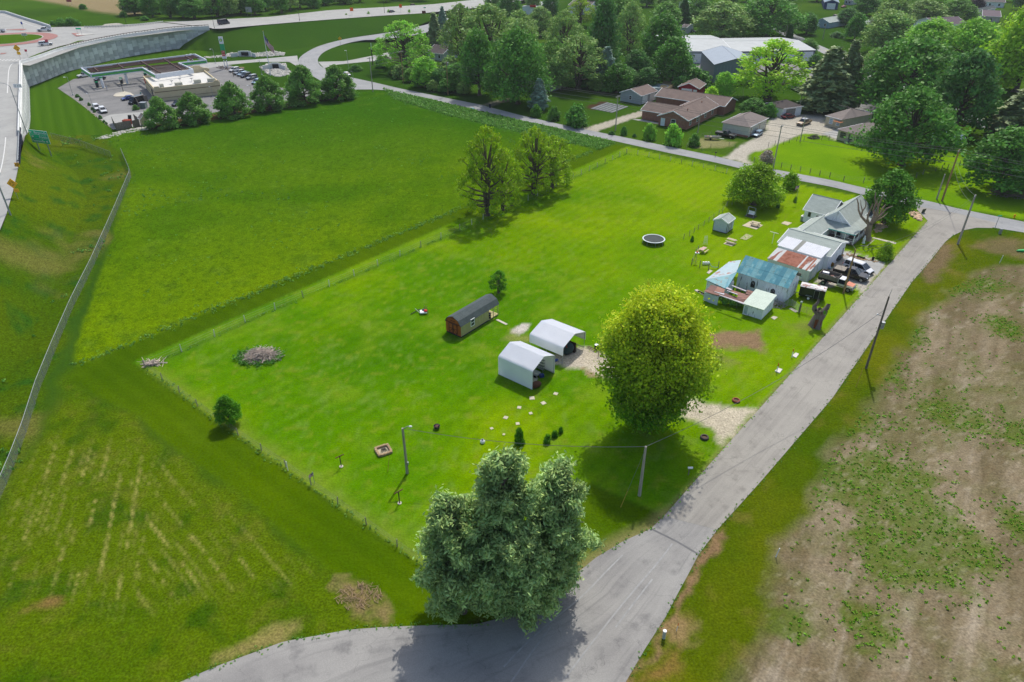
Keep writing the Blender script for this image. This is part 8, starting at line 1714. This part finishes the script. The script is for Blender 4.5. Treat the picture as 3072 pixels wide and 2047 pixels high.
pd = thing('utility_pedestal', 'pale utility pedestal beside the street name sign', 'utility box', W(2999,702)); MB().box((0,0,.55), (.45,.35,1.1)).build('cabinet', METG, pd)
ky = MB().ball((0,0,.2), (1.6,.35,.25), 12, 6).build('kayak', mat('mint_plastic', C(70,200,110), .5)); ky.location = W(3072,755); tag(ky, 'mint green kayak lying in the grass at the right edge', 'kayak')
tb = thing('rubbish_bin', 'black wheeled bin at the edge of the street', 'bin', W(1470,324)); MB().hexa([(-.25,-.25,0),(.25,-.25,0),(.25,.25,0),(-.25,.25,0)], [(-.33,-.35,1.15),(.33,-.35,1.15),(.33,.35,1.15),(-.33,.35,1.15)]).build('bin_body', mat('navy_box', C(30,40,66)), tb); MB().box((0,0,1.2), (.7,.75,.1)).build('lid', BLK, tb)
lt = MB().ball((0,0,.25), (.7,.4,.35), 8, 5).build('litter_bag', mat('mint_bag', C(150,210,205), .6)); lt.location = W(1417,329); tag(lt, 'pale teal litter bag in the weeds at the street edge', 'bag')
gb = thing('garden_bed', 'garden plot of grey ground-cloth rows beside the gravel house drive', 'garden bed', T('C',2080,1090)); gc, gd = TL('C',(1920,1098),(2085,1035),(2310,1080),(2145,1142)), 6; NC = mat('grey_ground_cloth', C(116,122,124), .8, var=.2, scale=1.2)
for i in range(gd): t0, t1 = (i+.06)/gd, (i+.82)/gd; MB().slab([p-gb.location+V3(0,0,.12) for p in (gc[0].lerp(gc[3],t0), gc[1].lerp(gc[2],t0), gc[1].lerp(gc[2],t1), gc[0].lerp(gc[3],t1))], .1).build('cloth_row', NC, gb)
# pool and deck
pl = thing('swimming_pool', 'round above-ground pool with pale blue cover', 'pool', T('D',585,905)); MB().lathe((0,0,0), [(3.6,0),(3.6,1.25),(3.75,1.27),(3.75,1.32),(3.4,1.32),(3.4,1.1)], 32).build('pool_wall', mat('pool_wall', C(200,206,208)), pl); MB().lathe((0,0,0), [(.01,1.14),(3.4,1.14)], 32).build('water_cover', mat('pool_cover', C(150,176,184), .3, var=.15, scale=.6), pl)
dk = thing('pool_deck', 'raised wooden deck with railings beside the round pool', 'deck', T('D',690,900)); DKW = mat('deck_wood', C(198,172,128), .85, var=.12, scale=2); c0 = TL('D',(600,915),(640,850),(800,875),(660,950)); o = Vector(dk.location)
for i in range(9): t0, t1 = i/9, (i+.93)/9; MB().slab([p-o+V3(0,0,1.25) for p in (c0[0].lerp(c0[3],t0), c0[1].lerp(c0[2],t0), c0[1].lerp(c0[2],t1), c0[0].lerp(c0[3],t1))], .08).build('deck_plank', DKW, dk)
mb = MB(); rl = TL('D',(575,870),(585,825),(800,860),(800,880),(665,955)); 
for z in (1.75, 2.3): mb.tube([p-o+V3(0,0,z) for p in rl], .06, 4)
mb.build('deck_rail', DKW, dk)
for p in between(rl, 2.0): MB().cyl(p-o, p-o+V3(0,0,2.3), .07, n=4).build('deck_post', DKW, dk)
for i in range(4): p = T('D',625,962)-o; MB().box(p+V3(.25*i,.3*i,.2+.27*i), (1.3,.35,.08), .3).build('step', DKW, dk)
sg_ = thing('swing_frame', 'wooden A-frame swing set behind the light grey garage', 'swing', T('D',300,880)); MB().tube([V3(-1,0,0), V3(0,0,2.4), V3(1,0,0)], .06, 4).build('frame', DKW, sg_); MB().cyl((0,0,2.4), (1.2,2,2.4), .06, n=4).build('crossbeam', DKW, sg_); MB().ball((0,-.2,.5), .25, 8, 5).build('toy_seat', mat('toy_lime', C(110,220,60)), sg_)
# ---- lot junk: brush pile, logs, mower, stump, gates, dead tree
rs = np.random.RandomState(41)
def sticks(name, label, c, rx, ry, h, n, L_, r, m, seed=1, kind='stuff', cat=None):
    rs = np.random.RandomState(seed); mb = MB()
    for i in range(n):
        a_ = rs.rand()*6.283; q = rs.rand()**.6; x, y = rx*q*math.cos(a_), ry*q*math.sin(a_); z = h*(1-q**1.5)*rs.rand()+.1; t = rs.rand()*6.283; l2 = L_*(.4+.8*rs.rand()); d = V3(math.cos(t), math.sin(t), .5*(rs.rand()-.4))*l2/2; p = c+V3(x,y,z); b2 = d.cross(V3(0,0,1))*.25*(rs.rand()-.5); mb.tube([p-d, p+b2, p+d], r*(.5+rs.rand()), 4, r*.3)
    o = mb.build(name, m); return tag(o, label, cat, None, kind)
STK = mat('dead_wood', C(205,188,174), .95, var=.3, scale=1.5, fine=.2); bc = W(785,1072)
sticks('brush_pile', 'big heap of cut grey branches on the lawn', bc, 2.6, 1.7, 1.5, 420, 2.0, .05, STK, 3)
scatter('brush_pile_weeds', [(bc.x+3.0*math.cos(t)+rs.normal()*.4-.3, bc.y+2.0*math.sin(t)+rs.normal()*.4-.1, .2) for t in np.linspace(0, 6.28, 120)], .5, .2, 10, LM['maple'], 'weeds growing round the foot of the brush heap', 21)
sticks('log_pile', 'small pile of old rails and logs at the corner of the fence', W(458,1092), 1.5, .6, .35, 34, 2.2, .09, STK, 5)
sticks('dead_branches', 'grey heap of dead branches at the right edge behind the street', W(3045,585), 4.5, 2.6, 3.0, 260, 3.6, .09, mat('dead_wood_pale', C(150,138,124), .95, var=.2), 6)
sticks('twig_litter', 'wood chips and twigs left on the verge by the mown strip', W(1075,1790), 2.2, 1.6, .1, 160, .8, .03, mat('wood_chips', C(176,150,116)), 7)
sticks('scrap_heap', 'pile of boards and scrap at the corner of the old barn', T('H',1095,650), 1.6, 1.0, .8, 60, 1.8, .06, mat('scrap_pale', C(150,150,150), .8, var=.4, scale=3), 8)
sticks('scrap_heap', 'brush and scrap pile behind the fence of the tan houses', T('Y',640,1165), 1.6, 1.2, 1.2, 70, 1.6, .07, DTRIM, 9)
mw = thing('farm_implement', 'white and red mower deck with dark bars left of the brown shed', 'implement', T('J',360,630), .15); MB().box((.1,0,.3), (1.15,1.0,.25)).build('deck_panel', TRIM, mw, bevel=.05); MB().box((.45,-.1,.5), (.5,.6,.3)).build('engine_cover', mat('dumpster_red2', C(200,40,40)), mw, bevel=.08); MB().cyl((.15,.3,.45),(.15,.3,.62),.25,n=12).build('air_filter', BLK, mw); MB().cyl((-2.0,-.2,.12), (-.4,1.0,.3), .07, n=5).build('bar', BLK, mw); MB().cyl((-1.2,.9,.5), (-.4,-.3,.15), .05, n=5).build('bar', METG, mw)
for x, y in ((.6,.6),(.8,-.5),(.35,.7)): MB().cyl((x,y,0), (x,y,1.0), .05, n=5).build('upright', BRN[1], mw)
mb = MB()
# stump
sp = thing('tree_stump', 'tall hollow grey tree stump split at the top beside the gates', 'tree stump', T('H',1550,900)); SB = mat('stump_bark', C(130,118,110), .95, var=.3, scale=2.2, fine=.2, stretch=(2,2,.5), bump=1.0, col2=C(110,66,46), c2scale=1.1, c2lo=.58, c2hi=.68)
def ragged(par, nm, pts, radii, m, n=12, seed=1, amp=.2):
    rs = np.random.RandomState(seed); V = []; F = []; k = rs.rand(n)*6.28
    for i, (p, r) in enumerate(zip(pts, radii)):
        for j in range(n): t = 2*math.pi*j/n; q = r*(1+amp*math.sin(t*3+i*.6)+amp*.6*math.sin(t*5+1+i)+amp*.5*(rs.rand()-.5)); V.append((p[0]+q*math.cos(t), p[1]+q*math.sin(t), p[2]+(.25*rs.rand() if i == len(pts)-1 else 0)))
    for i in range(len(pts)-1):
        for j in range(n): F.append((i*n+j, i*n+(j+1) % n, (i+1)*n+(j+1) % n, (i+1)*n+j))
    F2 = MB(); F2.poly(V, F); return F2.build(nm, m, par, True)
ragged(sp, 'trunk', [(0,0,-.1),(0,0,.5),(.1,0,1.2),(.25,0,2.0),(.45,0,2.8)], [1.0,.8,.72,.75,.7], SB, 16, 3); ragged(sp, 'broken_limb', [(.5,0,2.5),(.95,0,3.1),(1.15,0,3.6),(1.2,0,3.9)], [.5,.42,.3,.22], SB, 12, 4); ragged(sp, 'broken_limb', [(-.1,0,2.2),(-.7,.1,2.9),(-.85,.1,3.6),(-.5,.1,4.3),(-.55,.1,4.8)], [.45,.36,.3,.2,.08], SB, 10, 5); MB().ball((-.72,-.33,3.1), (.16,.1,.22), 8, 6).build('knot_hole', BLK, sp); MB().ball((1.1,-.3,3.35), (.16,.1,.2), 8, 6).build('knot_hole', BLK, sp)
MB().box((-.35,-.75,.9), (.5,.12,1.5), .1).build('rotten_patch', mat('rotten_wood', C(120,66,40), .95, var=.3, scale=4), sp)
scatter('creeper', [(sp.location.x+.5+rs.normal()*.3, sp.location.y-.5+rs.normal()*.2, 2.6+rs.rand()*.7) for _ in range(10)], .3, .14, 12, LM['hero2'], 'fresh shoots sprouting from the hollow stump', 24)
def gate(lb, a_, b_, m):
    t_ = thing('tube_gate', lb, 'gate', a_); d = b_-a_; mb = MB()
    for k in range(6): MB().cyl((0,0,.25+k*.2), d+V3(0,0,.25+k*.2), .025, n=4).build('gate_rail', m, t_)
    for f in (0,.5,1): MB().cyl(d*f+V3(0,0,.15), d*f+V3(0,0,1.35), .03, n=4).build('gate_upright', m, t_)
gate('grey tube gate between the barn and the green-topped post', T('H',1265,665), T('H',1350,730), METG); gate('tan pole gate between the post and the stump', T('H',1372,735), T('H',1510,778), WOODY); gate('grey tube gate leaning on the barn corner', T('H',1175,660), T('H',1262,668), METG)
gp_ = thing('gate_post', 'thick gate post with green knob between the two gates', 'post', T('H',1360,738)); MB().cyl((0,0,0), (0,0,1.9), .13).build('post', WOODG, gp_); MB().ball((0,0,1.95), .2, 8, 6).build('knob', mat('pale_green_metal', C(180,200,120)), gp_)
# pollarded dead tree
dtb = T('g',1600,1470); dtr = thing('dead_tree', 'bare pollarded tree with stubby limbs beside the farmhouse', 'tree', dtb); DB = mat('bare_bark', C(158,138,120), .95, var=.25, scale=2, stretch=(2,2,.6), bump=.6)
def g3(x, y, off): p = RP(2440+x/9.8, 570+y/9.8, dtb.y+off)-dtb; return p
MB().tube([V3(0,0,-.1), g3(1600,1300,0), g3(1640,1130,0), g3(1670,1000,0)], .58, 12, .5).build('trunk', DB, dtr, True); MB().lathe((0,0,-.1), [(.95,0),(.72,.3),(.56,.8)], 12).build('root_flare', DB, dtr, True)
for i, (pts, r) in enumerate(((((1640,1030),(1500,880),(1400,770),(1330,600),(1320,400),(1280,260)),.38),(((1400,760),(1440,640),(1540,480),(1550,290)),.26),(((1640,1000),(1590,860),(1620,700),(1700,540),(1760,390)),.3),(((1690,980),(1800,760),(1770,600),(1840,400),(1810,230),(1840,70)),.34),(((1700,980),(1880,760),(1900,500),(1990,300),(2040,180)),.36),(((1700,1000),(1960,780),(2020,560),(2130,430)),.34),(((1760,950),(2040,700),(2150,550),(2340,480)),.28),(((1800,930),(2050,800),(2190,670)),.2),(((1450,640),(1400,450),(1390,290)),.16),(((1900,560),(1880,380),(1880,220)),.14))):
    k = [0,.8,-.6,.5,-.9,.9,-.4,1.2,.3,-.2][i]; n_p = len(pts); MB().tube([g3(x, y, k*j/n_p*1.6) for j, (x, y) in enumerate(pts)], r*.8, 7, r*.24).build('limb', DB, dtr, True)
# driveway and porch things
def blob(name, label, cat, loc, r, m, z=0): o = MB().ball((0,0,r[2]*.9), r, 10, 6).build(name, m, None, True); o.location = loc+V3(0,0,z); o.rotation_euler = (0,0,.7); return tag(o, label, cat)
TARP = mat('dark_tarp', C(44,56,60), .6, var=.3, scale=3, bump=1.0); blob('tarp_heap', 'heap under a dark tarp beside the white garage doors', 'tarp', T('G',620,905), (1.3,.8,.6), TARP); blob('cooler_box', 'light blue bag of rubbish behind the dump bed', 'bag', T('G',540,1010), (.4,.3,.25), PLB); blob('tarp_heap', 'dark junk heap next to the rusty shed door', 'junk', T('G',500,975), (.8,.5,.45), DTRIM); blob('barrel_heap', 'brown sack heap between the tarp and the dump bed', 'sack', T('G',570,975), (.35,.35,.4), mat('ochre', C(150,110,40)))
rc = thing('hand_cart', 'red framed garden cart standing at the garage wall', 'cart', T('G',685,878)); mb = MB(); [mb.cyl(a_, b_, .03, n=4) for a_, b_ in (((-.5,-.3,.5),(.5,-.3,.5)),((-.5,.3,.5),(.5,.3,.5)),((-.5,-.3,.5),(-.5,.3,.5)),((.5,-.3,.5),(.5,.3,.5)),((.5,0,.5),(1.1,0,1.0)),((-.4,-.3,0),(-.2,-.3,.5)),((.4,.3,0),(.2,.3,.5)))]; mb.build('frame', mat('cart_red', C(196,72,60)), rc); MB().cyl((-.3,-.35,.2),(-.3,-.3,.2),.2,n=12).build('wheel', TYRE, rc); MB().box((0,0,.6), (.4,.3,.2)).build('basket', YPAINT, rc)
fp_ = thing('flower_trough', 'black trough full of yellow green flowers at the court edge', 'planter', T('G',910,878), FA); MB().box((0,0,.15), (1.5,.5,.3)).build('trough', BLK, fp_, bevel=.1); scatter('trough_flowers', [(T('G',910,872).x+rs.normal()*.4, T('G',910,872).y+rs.normal()*.25, .32) for _ in range(26)], .2, .1, 10, LM['lime'], 'yellow green flowers filling the black trough', 25)
bn_ = thing('waste_basket', 'black basket bin standing among the court edge stones', 'bin', T('G',1050,905)); MB().lathe((0,0,0), [(.2,0),(.25,.6),(.22,.6)], 12).build('basket', BLK, bn_)
stt = thing('statue', 'white standing statue at the foot of the pollarded tree', 'statue', T('G',940,705)); MB().lathe((0,0,0), [(.3,0),(.3,.15),(.2,.2),(.22,.5),(.26,.9),(.18,1.2),(.1,1.3),(.14,1.42),(.12,1.55),(.01,1.6)], 12).build('figure', TRIM, stt, True)
rocks('edge_stones', 'row of stones edging the concrete car court', TL('G', (740,835),(760,820),(900,880),(1060,905),(1170,930),(1165,945),(1040,925),(880,900),(750,850)), 90, .22, mat('tan_stone', C(150,124,92)), seed=8); rocks('rock_garden', 'heap of pale rocks at the corner of the lot by the junction', TL('G', (1490,350),(1530,330),(1580,350),(1620,400),(1630,450),(1590,440),(1540,410),(1500,395)), 110, .34, mat('tan_rock', C(206,178,148), .95, var=.2), z=.1, seed=9, hill=.3)
rocks('porch_stones', 'stones and pots round the side of the farmhouse porch', TL('G', (1080,500),(1150,470),(1220,480),(1240,500),(1150,570),(1080,590)), 80, .28, mat('tan_rock', C(206,178,148)), seed=10)
for i, (x, y, z_, c_, lb) in enumerate(((430,1280,.5,DTRIM,'dark chair at the left end of the porch'),(560,1290,.5,PNV,'dark blue chair on the porch beside the window'),(700,1300,.5,BLK,'black grill on the porch middle'),(820,1290,.5,DTRIM,'dark armchair on the porch by the door'),(930,1340,.5,WOODG,'wooden bench on the porch behind the rail'),(1060,1330,.5,WOODY,'tan chair on the porch near the corner'),(1150,1380,.5,OR,'orange toy at the porch corner'),(870,1420,.5,TRIM,'white chair on the porch edge'),(700,1390,.5,BLK,'black doormat crate on the porch planks'))):
    t_ = thing('porch_chair' if 'chair' in lb or 'bench' in lb else 'porch_item', lb, 'chair' if 'chair' in lb else 'porch furniture', T('g', x, y, .46), i*.9); MB().box((0,0,.4), (.5,.5,.08)).build('seat', c_, t_); MB().box((0,.24,.7), (.5,.06,.6)).build('backrest', c_, t_); [MB().box((sx*.21,sy*.21,.2), (.05,.05,.4)).build('leg', c_, t_) for sx in (-1,1) for sy in (-1,1)]
wk = slab_thing('garden_walk', 'narrow concrete walk from the dead tree to the front road', TL('G', (1040,645),(1060,638),(1330,700),(1320,718)), CONCG, .05, 'path'); 
mb = MB(); [mb.cyl(a_, b_, .08, n=4) for a_, b_ in zip(TL('G',(910,735),(980,742)), TL('G',(980,742),(1070,665)))]; tag(mb.build('log_edging', STK), 'log edging round the bed under the dead tree', 'edging')
of = scatter('orange_flowers', [(T('G',1270,845).x+rs.normal()*.22, T('G',1270,845).y+rs.normal()*.22, .3+.3*rs.rand()) for _ in range(40)], .2, .1, 10, leafmat('flower_orange', C(250,160,10), .2, 0), 'orange flowers beside the clipped round bush', 26)
# garden bits by the yard fence
ar = thing('trellis', 'white arched trellis with climbing shrub by the yard gateway', 'trellis', T('F',488,1205)); [MB().cyl((x,0,0), (x*.6,0,1.9), .03, n=4).build('upright', TRIM, ar) for x in (-.4,-.15,.15,.4)]; [MB().cyl((-.35,0,z), (.35,0,z), .02, n=4).build('rung', TRIM, ar) for z in (.5,1.0,1.5)]
bf = thing('bird_feeder', 'post with orange-topped feeder by the garden fence', 'bird feeder', T('F',370,1430)); MB().cyl((0,0,0), (0,0,1.9), .05).build('post', WOODY, bf); MB().box((0,0,1.95), (.7,.5,.12)).build('tray', TRIM, bf); MB().box((0,0,2.1), (.3,.25,.2)).build('seed_box', OR, bf)
wc_ = thing('lawn_chair_row', 'white lawn chairs standing behind the garden fence', 'chair', T('F',497,1460)); [MB().box((-.45+k*.45,0,.35), (.35,.35,.5), .2).build('chair_seat', TRIM, wc_, bevel=.05) for k in range(3)]
hs_ = MB().tube([T('F',540,1430,1.1), T('F',570,1480,.5), T('F',620,1495,.35), T('F',655,1490,.8)], .06, 5).build('garden_hose', mat('mint_bag', C(150,210,205))); tag(hs_, 'pale green hose draped on the garden fence', 'hose')
# carport contents
def inA(u, v): return qA(u, v, 0)
tc = thing('farm_wagon', 'white and red cart parked inside the front carport', 'cart', inA(4.1,3.0), -.7); MB().box((0,0,.5), (1.6,.9,.3)).build('bed', mat('cart_grey', C(180,180,186)), tc); MB().box((-.8,.2,.7), (.5,.8,.4)).build('red_part', mat('cart_red', C(196,72,60)), tc); [MB().cyl((x,s*.45,.2),(x,s*.55,.2),.2,n=10).build('wheel', TYRE, tc) for x in (-.5,.5) for s in (-1,1)]
bb_ = MB().box(inA(5.2,3.3)+V3(0,0,.25), (.6,.5,.5), .4).build('cooler_box', PBL, None, bevel=.05); tag(bb_, 'blue cooler box at the mouth of the front carport', 'cooler')
blob('tarp_heap', 'rust brown tarp bundle beside the front carport post', 'tarp', inA(6.0,.9), (.9,.6,.42), mat('brown_tarp', C(92,56,40), .7, var=.3, scale=3, bump=1))
blob('gravel_pad', 'pale gravel pad under the front carport', 'gravel', inA(4.2,1.6), (1.5,1.1,.04), mat('pale_gravel', C(176,172,160)))
sl_ = thing('shelf_rack', 'metal shelf rack at the back of the front carport', 'shelf', inA(4.0,4.6), -.67); [MB().box((0,0,.3+k*.5), (1.2,.45,.04)).build('shelf', METG, sl_) for k in range(4)]; [MB().cyl((x,y,0),(x,y,1.9),.03,n=4).build('leg', METG, sl_) for x in (-.6,.6) for y in (-.2,.2)]
def inB(u, v): return qB(u, v, 0)
blob('tarped_machine', 'machine wrapped in a dark green and red tarp in the rear carport', 'tarp', inB(5.0,2.7), (1.1,.9,1.0), mat('green_tarp', C(36,64,70), .6, var=.3, scale=2.5, bump=1, col2=C(140,40,40), c2scale=1.2, c2lo=.6, c2hi=.64))
MB_ = MB().hexa([inB(3.6,3.5)+V3(0,0,.0), inB(5.8,3.5), inB(5.8,4.0), inB(3.6,4.0)], [inB(3.6,3.7)+V3(0,0,1.6), inB(5.8,3.7)+V3(0,0,1.6), inB(5.8,3.8)+V3(0,0,1.6), inB(3.6,3.8)+V3(0,0,1.6)]).build('plywood_sheet', mat('dark_ply', C(70,56,52))); tag(MB_, 'dark plywood sheets standing inside the rear carport', 'board')
ld = MB(); [ld.cyl(inB(4.1+x,1.5)+V3(0,0,0), inB(4.1+x*.7,1.7)+V3(0,0,1.4), .025, n=4) for x in (-.25,.25)]; [ld.cyl(inB(3.87,1.55+k*.05)+V3(0,0,.25+k*.3), inB(4.33,1.55+k*.05)+V3(0,0,.25+k*.3), .02, n=4) for k in range(4)]; tag(ld.build('step_ladder', METG), 'aluminium step ladder just inside the rear carport', 'ladder')
blob('blue_tub', 'blue plastic tub under the open side of the rear carport', 'tub', inB(4.9,.0), (.45,.3,.2), PBL)
for lb, x, y, m1, m2 in (('black drum with white lid beyond the rear carport',1660,725,BLK,TRIM),('black drum with green leaves beyond the rear carport',1735,715,BLK,LM['maple'])):
    t_ = thing('drum', lb, 'drum', T('I', x, y)); MB().cyl((0,0,0), (0,0,.75), .3, n=14).build('drum_body', m1, t_); MB().cyl((0,0,.75), (0,0,.8), .29, n=14).build('drum_top', m2, t_)
rr2 = thing('rusty_rail_frame', 'rusty red pipe frame lying near the black drums', 'frame', T('I',1600,740)); [MB().cyl(T('I',a_,b_2)-rr2.location+V3(0,0,.15), T('I',c_,d2)-rr2.location+V3(0,0,.2), .06, n=5).build('pipe', BRN[1], rr2) for a_, b_2, c_, d2 in ((1520,700,1660,775),(1540,690,1680,765))]; [MB().cyl(T('I',a_,b_2)-rr2.location, T('I',a_,b_2)-rr2.location+V3(0,0,1.0), .05, n=5).build('pipe', BRN[0], rr2) for a_, b_2 in ((1690,830),(1735,800),(1770,780))]; MB().cyl(T('I',1690,830)-rr2.location+V3(0,0,1), T('I',1775,778)-rr2.location+V3(0,0,1), .05, n=5).build('pipe', BRN[0], rr2)
# people at the fuel station
def person(label, loc, rz, top, trousers, skin=(205,160,130), hair=(60,45,35), lean=0.):
    r = thing('person', label, 'person', loc, rz); me = bpy.data.meshes.new('body'); o = bpy.data.objects.new('body', me); link(o, r)
    P = [((0,0,.95),.16),((0,0,1.15),.15),((0,0,1.38),.17),((0,0,1.5),.07),((0,.01,1.62),.10),((.1,0,.88),.11),((.12,.05,.48),.075),((.12,-.02,.08),.05),((.12,.12,.04),.045),((-.1,0,.88),.11),((-.13,-.08,.48),.075),((-.14,-.18,.08),.05),((-.14,-.05,.04),.045),((.2,0,1.42),.065),((.27,.04,1.15),.05),((.26,.2,.95),.04),((-.2,0,1.42),.065),((-.28,.02,1.15),.05),((-.27,.15,.92),.04),((0,0,1.74),.09)]
    E_ = [(0,1),(1,2),(2,3),(3,4),(4,19),(0,5),(5,6),(6,7),(7,8),(0,9),(9,10),(10,11),(11,12),(2,13),(13,14),(14,15),(2,16),(16,17),(17,18)]
    me.from_pydata([p for p, _ in P], E_, []); sk = o.modifiers.new('skin', 'SKIN')
    for i, (_, rr) in enumerate(P): me.skin_vertices[0].data[i].radius = (rr, rr)
    me.skin_vertices[0].data[0].use_root = True; ss = o.modifiers.new('smooth', 'SUBSURF'); ss.levels = 1; ss.render_levels = 1
    m = bpy.data.materials.new('person_mat'); m.use_nodes = True; nn = m.node_tree.nodes; ll = m.node_tree.links; tcx = nn.new('ShaderNodeTexCoord'); sx = nn.new('ShaderNodeSeparateXYZ'); ll.new(tcx.outputs['Object'], sx.inputs[0]); rp = nn.new('ShaderNodeValToRGB'); rp.color_ramp.interpolation = 'CONSTANT'; mr = nn.new('ShaderNodeMath'); mr.operation = 'DIVIDE'; mr.inputs[1].default_value = 2; ll.new(sx.outputs[2], mr.inputs[0]); ll.new(mr.outputs[0], rp.inputs[0])
    el = rp.color_ramp.elements; el[0].color = (*C(40,36,34),1); el[1].position = .05; el[1].color = (*C(*trousers),1)
    for pos, cc in ((.49,top),(.745,skin)): e_3 = el.new(pos); e_3.color = (*C(*cc),1)
    ll.new(rp.outputs[0], nn['Principled BSDF'].inputs['Base Color']); me.materials.append(m)
    MB().ball((0,-.015,1.76), (.105,.115,.10), 10, 6).build('hair', mat('hair_brown', C(*hair)), r); return r
person('person in white walking beside the left pump island', T('U',478,660), .8, (225,225,228), (200,200,205)); person('person in teal shirt walking toward the store door', T('U',962,752), 0, (70,150,150), (40,46,70)); person('person in dark clothes standing behind the parked row of cars', T('B',340,775), 1.2, (30,32,40), (40,40,48))
# ================================================================ AIR
hz = MB(); hz.bb(-1300, -60, -3, 1300, 2700, 57.5); ho = hz.build('haze', None or bpy.data.materials.new('haze_air')); tag(ho, kind='stuff'); ho['label'] = 'thin summer haze over the far neighbourhood'
hm = ho.data.materials[0]; hm.use_nodes = True; hn = hm.node_tree.nodes; hn.remove(hn['Principled BSDF']); pv = hn.new('ShaderNodeVolumePrincipled'); pv.inputs['Color'].default_value = (.86, .92, 1, 1); pv.inputs['Density'].default_value = .00009; pv.inputs['Anisotropy'].default_value = .2; hm.node_tree.links.new(pv.outputs[0], hn['Material Output'].inputs['Volume'])
